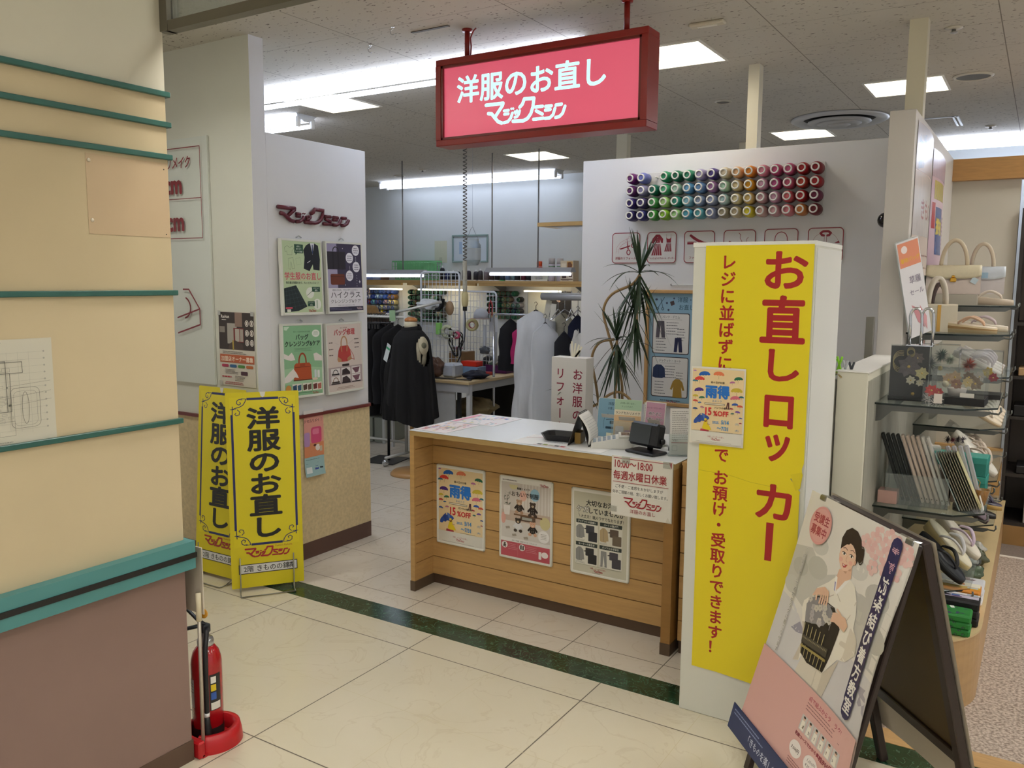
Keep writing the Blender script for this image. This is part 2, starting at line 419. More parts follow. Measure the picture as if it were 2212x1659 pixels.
nt.links.new(nd.outputs['Color'], va.inputs[0]); nt.links.new(mp.outputs[0], va.inputs[2]); nt.links.new(va.outputs[0], vo.inputs['Vector'])
nt.links.new(vo.outputs['Distance'], rp.inputs[0]); nt.links.new(rp.outputs[0], b.inputs['Base Color']); b.inputs['Roughness'].default_value = .9
holes = TRO+FILL_TRO
xs = sorted({-12, 4}|{v for h in holes for v in h[:2]}); ys = sorted({-6, 12}|{v for h in holes for v in h[2:]})
c = MB()
for i in range(len(xs)-1):
    for j in range(len(ys)-1):
        mx_, my_ = (xs[i]+xs[i+1])/2, (ys[j]+ys[j+1])/2
        if any(h[0] < mx_ < h[1] and h[2] < my_ < h[3] for h in holes): continue
        quad(c, xs[i], xs[i+1], ys[j], ys[j+1], H, cm)
jc = mat('#8d877d', .9)
for k in range(-9, 6):
    x = -1.26+.985*k
    ivs = [(3.0, 12)]
    for h in holes:
        if h[0] < x < h[1]: ivs = [t for (a, b_) in ivs for t in ((a, min(b_, h[2])), (max(a, h[3]), b_)) if t[1]-t[0] > .01]
    for a, b_ in ivs: quad(c, x-.0025, x+.0025, a, b_, H-.0005, jc)
for k in range(-3, 12):
    y = 4.45+.4925*k; ivs = [(-9, 4)]
    for h in holes:
        if h[2] < y < h[3]: ivs = [t for (a, b_) in ivs for t in ((a, min(b_, h[0])), (max(a, h[1]), b_)) if t[1]-t[0] > .01]
    for a, b_ in ivs: quad(c, a, b_, y-.0012, y+.0012, H-.0006, jc)
tag(c.build('ceiling'), kind='structure')

white = mat('#e6e7ea', .6, noise=.03, scale=3, bump=.02)
whiteb = mat('#dde2e3', .6, noise=.03, scale=2)
cream = mat('#dcd8c6', .6, noise=.03, scale=3)
S = lambda o: tag(o, kind='structure')
S(box('wall_back', -12, 4, 9.13, 9.25, 0, H, whiteb))
S(box('wall_far_left', -10.2, -10, 3.3, 9.13, 0, H, white))
# wall to the left of the shop with its wainscot, and the lower partition beside the entrance
lw = mat('#dfdfd2', .6, noise=.03, scale=3)
S(box('wall_left_front', -7, -3.668, 3.177, 3.275, 0, H, lw))
S(box('wall_left_return', -3.668, -3.666, 3.177, 3.275, 0, H, white))
S(box('wall_left', -3.766, -3.666, 3.275, 4.077, 0, 2.476, white, bev=.002))
wp = mat('#e6d2a6', .75, noise=.18, scale=55, bump=.5)
w = MB(); w.box(-7, -3.664, 3.172, 3.177, .1, .868); w.box(-3.666, -3.661, 3.172, 4.08, .1, .868)
S(w.build('wall_left_wainscot', wp))
w = MB(); w.box(-7, -3.655, 3.16, 3.177, .866, .884); w.box(-3.666, -3.645, 3.16, 4.1, .866, .884); w.box(-3.766, -3.645, 4.077, 4.1, .866, .884)
S(w.build('trim_4', mat('#6d2a25', .4)))
w = MB(); w.box(-7, -3.659, 3.17, 3.177, 0, .1); w.box(-3.666, -3.659, 3.17, 4.08, 0, .1)
S(w.build('baseboard_left', mat('#5d4238', .5)))
# partition with the thread rack, tall partition at its right, half-height partition with the shelves
S(box('wall_right', -2.682, -.672, 5.14, 5.24, 0, 2.476, white, bev=.002))
S(box('wall_right_inner', -2.70, -2.6, 5.24, 9.13, 0, 2.476, white))
cw = mat('#dad4ce', .6, noise=.03, scale=3)
S(box('wall_display', -.672, -.559, 4.36, 6.3, 0, 2.476, cw, bev=.002))
S(box('wall_display_low', -.672, -.559, 3.48, 4.36, 0, 1.333, cream, bev=.002))
S(box('trim_5', -.676, -.553, 3.475, 4.36, 1.333, 1.338, mat('#f1eee9', .4)))
pg = mat('#a9a79a', .5, noise=.25, scale=9, stretch=(1, 9, .6))
S(box('wall_display_panel', -.559, -.556, 3.50, 6.3, .3, 1.30, pg))
S(box('wall_right_back', -.559, -.175, 6.25, 6.35, 0, 2.335, mat('#d3ccbd', .6, noise=.03, scale=3)))
tan = mat('#b98b54', .5, noise=.18, scale=14, stretch=(1, 1, 6))
S(box('trim_6', -.559, 3.5, 6.19, 6.3, 2.335, 2.47, tan))
S(box('trim_7', -.559, -.16, 6.2, 6.25, .3, .62, mat('#c99f66', .5, noise=.15, scale=10)))
post = mat('#e3dcc4', .5)
for i, (x0, x1, y0, y1, z0) in enumerate([(-1.59, -1.524, 5.15, 5.23, 2.476), (-.657, -.574, 4.69, 4.77, 2.476), (-3.3, -3.2, 6.95, 7.03, 0), (-2.5, -2.42, 7.9, 7.98, 0)]):
    S(box('trim_%d' % (8+i), x0, x1, y0, y1, z0, H, post))

# ---- the painted pillar wall at the left
PX = -2.419
p1 = mat('#d4cdb8', .7, noise=.04, scale=4, bump=.15); p2 = mat('#cbb995', .7, noise=.05, scale=4, bump=.15); p3 = mat('#d2c09c', .7, noise=.05, scale=4, bump=.15); p4 = mat('#8c7268', .65, noise=.06, scale=6, bump=.12)
w = MB()
for z0, z1, m in ((0, .701, p4), (.701, 1.208, p3), (1.208, 1.633, p3), (1.633, 2.26, p2), (2.26, H, p1)): w.box(-3.6, PX, -6, 1.753, z0, z1, m)  # lower tan is paler than upper tan: light gradient put into the colour
S(w.build('wall_pillar'))
gr = mat('#2e5f56', .35, noise=.12, scale=20)
for i, z in enumerate((2.26, 2.166, 2.065, 1.633, 1.208)):
    w = MB(); w.box(-3.6, PX+.013, -6, 1.765, z-.009, z+.008, bev=.002); S(w.build('trim_%d' % (20+i), gr))
w = MB(); tb = mat('#4f8a8a', .5, noise=.05, scale=5)
for y0, y1 in ((-6, -1.2), (-1.198, .20), (.202, 1.12), (1.122, 1.77)):
    w.box(-3.6, PX+.038, y0, y1, .757, .797, tb); w.box(-3.6, PX+.038, y0, y1, .701, .739, tb)
w.box(-3.6, PX+.042, -6, 1.774, .739, .757, mat('#141414', .5))
S(w.build('trim_25'))
S(box('baseboard_pillar', -3.6, PX+.004, -6, 1.757, 0, .075, mat('#5a4436', .55)))
# glass smoke curtain hanging from the ceiling past the pillar
t = thing('smoke_barrier', 'clear glass smoke barrier in a grey metal frame hanging from the ceiling beside the pillar', 'smoke barrier', (-2.395, 1.765, H))
gm = mat('#6f6a5c', .4, .3)
MB().box(-.03, .012, -.02, .02, -.515, 0).build('side_frame', gm, t)
MB().box(.0, 6.2, -.018, .018, -.515, -.485).build('bottom_frame', gm, t)
MB().box(.012, 6.2, -.003, .003, -.485, 0).build('glass_pane', glass(alpha=.06), t)

# ---- lights
tubem = mat('#e2ebff', .3, emit=TUBE, name='tube_glow'); tube2 = mat('#e2ebff', .3, emit=TUBE*.5, name='tube_glow_far')
whm = mat('#e8ebee', .35, .1)
def troffer(x0, x1, y0, y1, em, label, warm='#fff6e4'):
    cx, cy = (x0+x1)/2, (y0+y1)/2; w, d = (x1-x0)/2, (y1-y0)/2
    t = thing('recessed_ceiling_light', label, 'ceiling light', (cx, cy, H), 0, 'recessed louvre lights')
    hs = MB(); z = .11
    hs.add([(-w, -d, 0), (w, -d, 0), (w, d, 0), (-w, d, 0), (-w, -d, z), (w, -d, z), (w, d, z), (-w, d, z)], [(0, 1, 5, 4), (1, 2, 6, 5), (2, 3, 7, 6), (3, 0, 4, 7), (4, 5, 6, 7)])
    hs.build('housing', mat('#f0f0e8', .3), t)
    fr = MB()
    for a, b_, c_, d_ in ((-w-.015, w+.015, -d-.015, -d), (-w-.015, w+.015, d, d+.015), (-w-.015, -w, -d, d), (w, w+.015, -d, d)): fr.box(a, b_, c_, d_, -.006, .002)
    fr.build('frame', mat('#efece2', .4), t)
    lv = MB()
    for k in (1, 2): lv.box(-w, w, -d+2*d*k/3-.004, -d+2*d*k/3+.004, .005, .06)
    lv.build('louvre', mat('#f4f4ee', .3), t)
    df = MB(); df.box(-w*.96, w*.96, -d*.96, d*.96, .085, .09); df.build('diffuser', mat(warm, .5, emit=em), t)
lab = ['recessed louvre ceiling light half hidden by the right end of the red sign', 'recessed louvre ceiling light crossed by the tall cream post', 'bluish recessed ceiling light just above the thread wall, left of the round air diffuser',
       'recessed ceiling light seen below the red sign', 'recessed louvre ceiling light below the big fluorescent batten at left']
for a, l in zip(TRO, lab): troffer(*a, TROF, l)
for i, a in enumerate(FILL_TRO): troffer(*a, HALL_FILL, 'unseen recessed louvre light added to brighten the hall and shop fronts', '#fffdf8')
def batten(x0, x1, y, label, tm=None, hz=0, group='fluorescent battens', ends=True, z=H):
    L = x1-x0; t = thing('fluorescent_batten_light', label, 'fluorescent light', ((x0+x1)/2, y, z), hz, group)
    b_ = MB(); pr = [(-.11, 0), (.11, 0), (.025, -.055), (-.025, -.055)]
    b_.prism(pr, -L/2, L/2, M=RZ(PI/2) @ RX(PI/2) @ RZ(0) if False else Matrix(((0, 0, 1, 0), (1, 0, 0, 0), (0, 1, 0, 0), (0, 0, 0, 1))))
    b_.build('housing', whm, t)
    for s in (-1, 1):
        k = MB(); k.tube([(-L/2+.03, s*.075, -.075), (L/2-.03, s*.075, -.075)], .015, 10); k.build('tube', tm or tubem, t)
        for e_ in (-1, 1):
            q = MB(); q.box(e_*(L/2-.015)-.012, e_*(L/2-.015)+.012, s*.075-.02, s*.075+.02, -.098, -.02, bev=.006); q.build('lamp_holder', mat('#e6e6e6', .4), t)
batten(-4.92, -2.15, 4.22, 'long fluorescent batten running left from behind the red sign')
batten(-7.2, -5.03, 4.92, 'fluorescent batten whose end shows beside the left wall top')
batten(-7.56, -4.87, 8.75, 'fluorescent batten near the back wall of the workshop', tube2)
batten(-.98, 2.2, 8.62, 'fluorescent batten glowing above the brown beam at right')
def hanging(x0, x1, y, z, rods, label):
    L = x1-x0; t = thing('hanging_work_light', label, 'work light', ((x0+x1)/2, y, z), 0, 'hanging work lights')
    pr = [(-.06, .0), (-.03, .045), (.03, .045), (.06, 0)]
    MB().prism(pr, -L/2, L/2, M=Matrix(((0, 0, 1, 0), (1, 0, 0, 0), (0, 1, 0, 0), (0, 0, 0, 1)))).build('housing', mat('#b9bcc4', .4, .2), t)
    MB().tube([(-L/2+.03, 0, -.02), (L/2-.03, 0, -.02)], .015, 10).build('tube', tube2, t)
    for r in rods: MB().tube([(r-(x0+x1)/2, 0, .04), (r-(x0+x1)/2, 0, H-z)], .007, 6).build('rod', mat('#9a9a9a', .4, .5), t)
hanging(-6.95, -5.72, 7.3, 1.745, [-6.03], 'hanging fluorescent work light at the left over the green basket')
hanging(-4.9, -3.9, 7.3, 1.765, [-4.85, -4.3], 'hanging fluorescent work light in front of the wall picture, right of the hanging cord')
# under-shelf strip lights
for a, b_, l in ((-7.9, -7.35, 'under-shelf strip light above the blue thread rack'), (-7.05, -6.3, 'under-shelf strip light above the middle thread rack'), (-5.4, -4.9, 'under-shelf strip light above the right thread rack')):
    o = box('shelf_strip_light', a, b_, 8.84, 8.88, 1.545, 1.562, mat('#fff3d0', .4, emit=5)); tag(o, l, 'strip light', 'under-shelf strip lights')

# ---- things on the ceiling
t = thing('round_air_diffuser', 'large round air diffuser with concentric rings above the right wall', 'air diffuser', (-1.47, 7.15, H))
MB().lathe([(.36, 0), (.365, -.012), (.33, -.03), (.28, -.02), (.27, 0)], 40).build('outer_ring', mat('#c9c9c9', .35, .3), t)
for r, z in ((.20, -.045), (.13, -.055), (.05, -.062)): MB().lathe([(r+.035, z+.022), (r+.038, z+.014), (r, z), (r-.012, z+.006)], 36).build('cone_ring', mat('#bdbdbd', .35, .3), t)
MB().lathe([(.27, -.002), (.001, -.003)], 32, caps=False).build('dark_core', mat('#3a3a3a', .7), t)
def ceil_disc(name, label, cat, x, y, r, inner, col2):
    t = thing(name, label, cat, (x, y, H))
    MB().lathe([(r, 0), (r, -.006), (r*.86, -.012), (inner, -.008), (inner, -.002)], 28).build('rim', mat('#d8d2c2', .4), t)
    MB().lathe([(inner, -.0075), (.001, -.0078)], 28, caps=False).build('grille', mat(col2, .6), t)
ceil_disc('ceiling_speaker', 'round ceiling speaker with grey grille right of the cream post', 'speaker', -.475, 6.12, .115, .095, '#6d6d6b')
ceil_disc('smoke_detector', 'small round grey disc on the ceiling left of the round diffuser', 'detector', -2.05, 6.07, .06, .045, '#86827c')
ceil_disc('downlight', 'small round ceiling fitting near the left end of the back light', 'detector', -6.9, 8.3, .07, .05, '#86827c')
for x, y, l in ((-.485, 4.94, 'sprinkler head right of the tall cream post, near the top'), (-.476, 8.09, 'sprinkler head far back above the light strip at right'), (-6.3, 8.0, 'sprinkler head over the workshop left of the hanging cord')):
    t = thing('sprinkler_head', l, 'sprinkler', (x, y, H), 0, 'sprinkler heads')
    MB().lathe([(.04, 0), (.042, -.004), (.02, -.010)], 20).build('escutcheon', mat('#d6cfbe', .4), t)
    MB().lathe([(.010, -.008), (.010, -.022), (.018, -.024), (.018, -.027), (.004, -.03)], 16).build('nozzle', mat('#b8b8b8', .3, .9), t)
t = thing('ceiling_sensor', 'small rectangular cream sensor on the ceiling right of the red sign', 'sensor', (-1.52, 4.22, H))
MB().box(-.09, .09, -.028, .028, -.018, 0, bev=.006).build('case', mat('#d9d0ba', .4), t)
MB().box(-.05, .05, -.012, .012, -.021, -.018).build('window', mat('#f3efe0', .3), t)
for x, y, a, l in ((-2.92, 3.47, .3, 'thin metal hook screwed into the ceiling, the upper of the two'), (-3.25, 3.67, 1.2, 'shiny metal hook with bracket in the ceiling, the lower left one')):
    t = thing('ceiling_hook', l, 'hook', (x, y, H), a)
    MB().tube([(0, 0, 0), (0, 0, -.012)]+[(.014*math.cos(q), 0, -.026+.014*math.sin(q)) for q in [PI/2+.35*k for k in range(12)]], .0022, 6).build('hook', mat('#c9c9c9', .25, .9), t)
    MB().lathe([(.009, 0), (.009, -.003)], 12).build('plate', mat('#c9c9c9', .25, .9), t)
tag(box('ceiling_slot_cover', -2.9, -2.66, 3.59, 3.61, H-.004, H+.002, mat('#575046', .6)), 'narrow dark slot in the ceiling just left of the sign', 'slot')
t = thing('ceiling_hatch', 'pale metal framed ceiling hatch behind the column at right', 'hatch', (-.87, 7.7, H))
for x in (-.2, -.17, .17, .2): MB().box(x-.008, x+.008, -.22, .22, -.008, 0).build('rail', mat('#dfe6ee', .3), t)
MB().box(-.2, .2, -.22, -.2, -.006, 0).build('edge', mat('#dfe6ee', .3), t)
# ================================================================ sign, locker, counter and their print
# ---- hanging illuminated sign
t = thing('hanging_lightbox_sign', 'red lightbox sign with white Japanese lettering hanging from the ceiling', 'sign', (-2.18, 3.64, 2.378))
red = mat('#8e1c16', .35, noise=.06, scale=6); W_, H_ = .597, .438
b_ = MB(); r0 = .032
b_.box(-W_, W_, 0, .13, 0, r0, bev=.003); b_.box(-W_, W_, 0, .13, H_-r0, H_, bev=.003); b_.box(-W_, -W_+r0, 0, .13, r0, H_-r0); b_.box(W_-r0, W_, 0, .13, r0, H_-r0); b_.box(-W_+.01, W_-.01, .1, .125, .01, H_-.01)
b_.build('case', red, t)
i_ = MB()
for a in ((-W_+r0, W_-r0, .004, .02, r0, r0+.012), (-W_+r0, W_-r0, .004, .02, H_-r0-.012, H_-r0), (-W_+r0, -W_+r0+.012, .004, .02, r0, H_-r0), (W_-r0-.012, W_-r0, .004, .02, r0, H_-r0)): i_.box(*a)
i_.build('inner_rim', mat('#6e150f', .3), t)
pn = MB(); pn.box(-W_+r0, W_-r0, .018, .026, r0, H_-r0); fp_ = pn.build('face_panel', mat('#cc566c', .3, emit=.40, name='backlit_red'), t)
P = Print()
P.text('洋服のお直し', 0, 0, 14.2, '#b6f4f4', bold=.022, res=3, sx=1.02)
P.logo(18.5, 3.0, 46, '#b6f4f4', 1.75, sy=1.0)
P.build('raised_lettering', fp_, (-.475, .0175, .222), emit=.62)
for x in (-.44, .46):
    o = MB(); o.tube([(x, .065, H_), (x, .065, H-2.378)], .014, 10); o.lathe([(.026, H-2.378-.012), (.028, H-2.378)], 16, M=T(x, .065, 0)); o.build('hanger_rod', red, t)
MB().tube([(-.42, .065, H_), (-.415, .065, .5), (-.42, .065, .54), (-.40, .065, .575), (-.385, .065, .585)], .004, 6).build('power_cable', mat('#8e1c16', .4), t)

# ---- storage locker with the yellow banner
t = thing('storage_locker', 'tall white storage locker carrying the yellow banner', 'locker', (-.895, 3.25, 0))
lk = mat('#dcdcd2', .45, noise=.02, scale=3)
MB().box(-.22, .22, -.218, .2, .0, 1.82, bev=.003).build('body', lk, t)
MB().box(-.222, .222, -.221, .203, 1.806, 1.824, bev=.002).build('top_cap', mat('#ecece6', .4), t)
MB().box(.2203, .2225, -.21, .195, .02, 1.8, bev=.001).build('side_panel', mat('#e9e9e4', .4), t)
P = Print(.0006); Wb, Hb = 38.6, 164
# sheet with a wavy lower edge and a torn fold at the right
top = [(0, 0), (Wb, 0), (Wb, 77), (Wb-.6, 79), (Wb-.4, 82), (Wb-4.5, 83), (Wb-.8, 87.5), (Wb-1.0, 88.5), (Wb-.3, 164.2), (Wb-7, 164.6), (22, 163.2), (10, 162.2), (0, 162)]
P.poly(top, '#e8d41f')
P.poly([(Wb-4.5, 81.5), (Wb-.5, 80.2), (Wb-.2, 81.2), (Wb-.9, 86.3), (Wb-2.5, 87.2)], '#dcc91c'); P.line([(0, 84.0), (12, 84.6), (20, 86.2), (30, 87)], .18, '#c9b71b', False)
big = '#a3181c'
for ch, z, hgt, sx in (('お', 1.79, .146, 1.02), ('直', 1.63, .178, .88), ('し', 1.447, .128, .95), ('ロ', 1.298, .155, .8), ('ッ', 1.135, .14, .9), ('カ', .957, .148, .93), ('ー', .812, .150, 1)):
    if ch == 'ー': P.poly([(38.6-12.2, (1.815-.812)*100), (38.6-9.5, (1.815-.812)*100), (38.6-9.9, (1.815-.669)*100), (38.6-12.4, (1.815-.669)*100)], big)
    else: P.text(ch, 28.9, (1.815-z)*100+(-1 if ch != 'ッ' else -4.5), hgt*100*1.02, big, bold=.028, sx=sx*(14.8/(hgt*100*.92)) if ch in 'おし' else (15.2/(hgt*100*.95) if ch in '直カ' else .85), vert=True, res=3)
for s_, z0 in (('レジに並ばずに', 1.785), ('で', 1.072), ('お預け・受取りできます！', .985)):
    P.text(s_, 8.7, (1.815-z0)*100, 5.9, big, bold=.024, vert=True, pitch=6.17 if z0 > 1.5 else 6.05, res=2)
bo = P.to_mb(.4).build('yellow_banner', None, None, (-1.067, 3.029, 1.812)); tag(bo, 'long yellow vertical banner with dark red lettering on the white locker', 'banner')

def umb(P, x, y, r, col, tilt=0, stick=True):
    pts = [(x+r*math.cos(a), y-r*.62*math.sin(a)) for a in [PI*k/10 for k in range(11)]]
    pts += [(x-r+2*r*k/8, y+(.12*r if k % 2 else .0)) for k in range(1, 8)]
    c_, s_ = math.cos(tilt), math.sin(tilt)
    P.poly([(x+(a-x)*c_-(b-y)*s_, y+(a-x)*s_+(b-y)*c_) for a, b in pts], col)
    if stick and r > 1: P.line([(x-(-.0)*s_, y+.1*r), (x, y+r*.7)], .1, '#6a4a3a')
def rain_poster(P, W=32, Hh=44, m=1.4):
    """umbrella sale poster"""
    P.rect(m, m*1.2, W-2*m, Hh*.80, '#ecd3a4')
    cols = [('#a06ac0', 2.2, 2.6, .9), ('#1f5fb0', 8.0, 4.6, 3.4), ('#e07a4f', 16.5, 4.2, 3.2), ('#1f6b4a', 28, 6.2, 2.6), ('#3a6f86', 2.6, 8.4, 1.7), ('#cc3b33', 5.2, 7.4, 3.0), ('#b26a9a', 24.5, 8.2, 1.6), ('#c9b23a', 27.2, 12.9, 3.4),
            ('#4a2a7d', 5.0, 13.7, 2.9), ('#c9b23a', 3.0, 17.0, 1.7), ('#2f6f55', 6.8, 17.8, 1.8), ('#d06a7c', 26.5, 17.0, 2.9), ('#17606b', 30, 16.0, 1.5), ('#c9463c', 3.0, 19.8, 1.6), ('#2f5f9f', 5.6, 20.6, 1.1), ('#2f55a8', 26.5, 20.4, 1.9), ('#cf5a3f', 29.4, 21.2, 1.7),
            ('#b5748e', 7.2, 23.2, 1.3), ('#3d5a92', 3.0, 24.2, 1.5), ('#b5344a', 24.6, 22.8, 1.1), ('#6f4aa0', 28.2, 24.4, 1.5), ('#35706a', 25.2, 25.4, 1.1), ('#2f4f9a', 30, 27.6, 1.0), ('#a93a55', 30, 30.4, .8)]
    for c_, x, y, r in cols: umb(P, x, y, r, c_, random.uniform(-.12, .12))
    P.text('雨の日がお得', 16, 9.0, 1.35, '#3b2f22', align='c', res=1, bold=.02)
    P.text('雨得', 16, 16.6, 7.6, '#1f6fc4', bold=.045, align='c', sx=.95)
    P.text('あめトク', 16, 19.5, 1.5, '#5b86b8', align='c', res=1)
    P.rect(8.6, 20.2, 12, 1.0, '#3b2f22'); P.rect(8.8, 20.4, 11.6, .6, '#efe2c8'); P.poly([(22, 19.2), (23.2, 19.2), (23.3, 23), (22.7, 23), (22.5, 20.5), (21.9, 22.8), (21.3, 22.7)], '#5a3030')
    P.text('15', 8.4, 27.0, 6.0, '#c8232c', bold=.03, sx=.78); P.text('パンツの裾上げ', 14.4, 23.2, 1.4, '#3b2f22', res=1, bold=.02); P.text('%OFF', 14.0, 27.2, 4.0, '#c8232c', bold=.03, sx=.92)
    umb(P, 7.2, 30.6, 5.0, '#2b4f9c', -.35, False); P.poly([(7.0, 26.2), (9.2, 26.8), (9.0, 31.0)], '#4b70b8'); P.poly([(4.2, 28.6), (6.4, 26.4), (6.6, 31.6)], '#22408a')
    P.poly([(9.0, 29.2), (10.6, 29.8), (10.8, 31.6), (13.2, 35.2), (9.6, 36.0), (7.6, 34.6), (8.6, 31.4)], '#e3c81e'); P.ell(9.6, 30.2, .9, 1.0, '#7a4a2a'); P.poly([(9.0, 28.9), (10.4, 29.3), (9.9, 30.3), (8.7, 30.2)], '#e8cf30')
    P.poly([(6.8, 35.2), (11.6, 35.6), (11.8, 36.6), (9, 37.2), (6.4, 36.6)], '#b03a4a'); P.line([(8.2, 37), (8.6, 38.6)], .8, '#7a5a30'); P.line([(11, 36.6), (12.4, 38.2)], .8, '#7a5a30'); P.line([(10.6, 32.2), (12.2, 32.4)], .4, '#c99a70')
    P.text('2025.', 13.6, 31.6, 1.9, '#3f8fcb', bold=.02); P.text('5/14', 18.8, 31.6, 3.0, '#3f8fcb', bold=.03, sx=.86); P.text('(水)', 27.0, 31.4, 1.4, '#3f8fcb', res=1)
    P.text('～7/31', 16.4, 35.2, 3.0, '#3f8fcb', bold=.03, sx=.86); P.text('(木)', 27.0, 35.0, 1.4, '#3f8fcb', res=1)
    P.lines(16, 36.2, 13, 5, .62, '#7a6a55', .16, 3)
    P.rect(m, Hh*.83, W-2*m, Hh*.17-m*1.2, '#e2dfd4'); P.text('洋服・バッグのお直し', 16, 39.6, 1.0, '#a8303a', align='c', res=1); P.logo(13.2, 39.9, 5.5, '#a8303a')
    P.lines(4, 42.2, 24, 1, .5, '#8a8478', .14, 5)
def bear(P, x, y, s, c1, c2):
    P.ell(x-.55*s, y-1.75*s, .32*s, .32*s, c1, 10); P.ell(x+.55*s, y-1.75*s, .32*s, .32*s, c1, 10)
    P.poly([(x-1.5*s, y+.2*s), (x-.6*s, y-.9*s), (x+.6*s, y-.9*s), (x+1.5*s, y+.2*s), (x+1.1*s, y+.5*s), (x+.8*s, y+.1*s), (x+.8*s, y+1.0*s), (x-.8*s, y+1.0*s), (x-.8*s, y+.1*s), (x-1.1*s, y+.5*s)], c2)
    P.ell(x, y-1.3*s, .78*s, .7*s, c1, 16); P.ell(x, y-1.1*s, .32*s, .26*s, '#d8c4a8' if c1 != '#d9a98c' else '#f0d4bd', 10); P.ell(x, y-1.18*s, .1*s, .08*s, '#1a1410', 6)
    P.ell(x-.25*s, y-1.45*s, .07*s, .07*s, '#1a1410', 6); P.ell(x+.25*s, y-1.45*s, .07*s, .07*s, '#1a1410', 6)
    P.ell(x-.75*s, y+1.15*s, .5*s, .42*s, c1, 10); P.ell(x+.75*s, y+1.15*s, .5*s, .42*s, c1, 10)
    for k in (-.2, .25, .6): P.ell(x-.2*s, y+k*s, .07*s, .07*s, '#e6e0d2', 6); P.ell(x+.2*s, y+k*s, .07*s, .07*s, '#e6e0d2', 6)
def bear_poster(P):
    P.rect(1.3, 3.2, 29.4, 29.5, '#cfc6bc')
    for k in range(9): P.rect(14+k*1.9, 3.2, .8, 15, '#ddd6cf')
    P.rect(1.3, 18, 29.4, 5.5, '#c9b4a4'); P.rect(1.3, 23.5, 29.4, 9.2, '#d8d2cb')
    P.ell(8.6, 4.4, 2.6, 2.4, '#d9cf9e', 18, 0, PI); P.ell(21.5, 8.2, 2.8, 3.2, '#9cc3d6'); P.ell(14.5, 9.5, 2.2, 2.8, '#e6b8a8'); P.ell(27.6, 22.2, 3.0, 3.4, '#d3c894'); P.ell(2.6, 22.6, 1.4, 3, '#e0a99a')
    for k in range(26):
        a = -2.6+k*.21; x, y = 4.8+random.uniform(-2, 2), 11+random.uniform(-4, 4); P.poly([(x, y), (x+1.6*math.cos(a), y+1.6*math.sin(a)), (x+.3, y+.35)], '#4f5a48')
    P.line([(4.8, 16), (4.8, 10)], .3, '#5a4a3a'); P.poly([(2.6, 15.6), (6.8, 15.6), (6.3, 20.6), (3.2, 20.6)], '#e6dfd8')
    P.rect(9, 19.4, 17, .8, '#7b5a3f'); P.rect(13, 20.2, 9, 2.6, '#5f4a3a'); P.rect(14, 20.6, 6, 1.4, '#a8a8a0')
    bear(P, 12.2, 16.0, 2.1, '#b89478', '#2d2320'); bear(P, 20.3, 16.6, 2.2, '#4a3a30', '#2b2220'); bear(P, 11.6, 25.8, 2.1, '#3d3028', '#e4e4e6'); bear(P, 20.4, 26.6, 2.1, '#d9a98c', '#241c1b')
    for x, y in ((4, 27), (8, 30.5), (15, 31)): P.poly([(x, y), (x+2.4, y-.5), (x+2.8, y+.7), (x+.4, y+1.2)], '#a59a8c')
    P.text('制服リメイク', 14.8, 6.4, 1.3, '#2a2320', align='c', res=1, bold=.02); P.text('おもいで制服', 15.6, 10, 2.9, '#2a2320', align='c', bold=.012, sx=.95)
    P.lines(2, 1.9, 9, 1, 1, '#6a6460', .4, 2); P.logo(24.5, 2.0, 5, '#a8303a')
    P.ell(27.0, 29.2, 3.3, 3.3, '#f2efec'); P.lines(24.8, 27.8, 4.4, 4, .8, '#8a7f78', .22, 8, 'c')
    P.rect(1.3, 32.7, 29.4, 2, '#e8e4e0'); P.text('おもいで制服（制服リメイク）ラインナップ', 15.5, 34.2, .95, '#5a3a3a', align='c', res=1, sx=.8)
    P.rect(1.3, 34.7, 29.4, 7.9, '#b9505c'); P.ell(3.6, 36.8, 1.8, 1.8, '#f0e8e6'); P.ell(14.2, 36.9, 1.8, 1.8, '#f0e8e6'); P.ell(27.8, 38.6, 2.0, 1.6, '#f0e8e6'); P.rr(24.2, 37.2, 1.6, 4, .2, '#ece4e0')
    bear(P, 3.6, 37.0, .7, '#3a302a', '#2b2220'); P.poly([(13.2, 35.8), (14, 35.6), (14, 38), (13.2, 38)], '#2b2220'); P.poly([(14.5, 35.9), (15.3, 35.7), (15.3, 38), (14.5, 38)], '#2b2220')
    P.lines(5.8, 35.8, 6, 4, .9, '#e0a8ae', .18, 4); P.lines(16.5, 35.8, 7, 4, .9, '#e0a8ae', .18, 6); P.line([(11.6, 35.2), (11.6, 42)], .08, '#d89aa0', False)
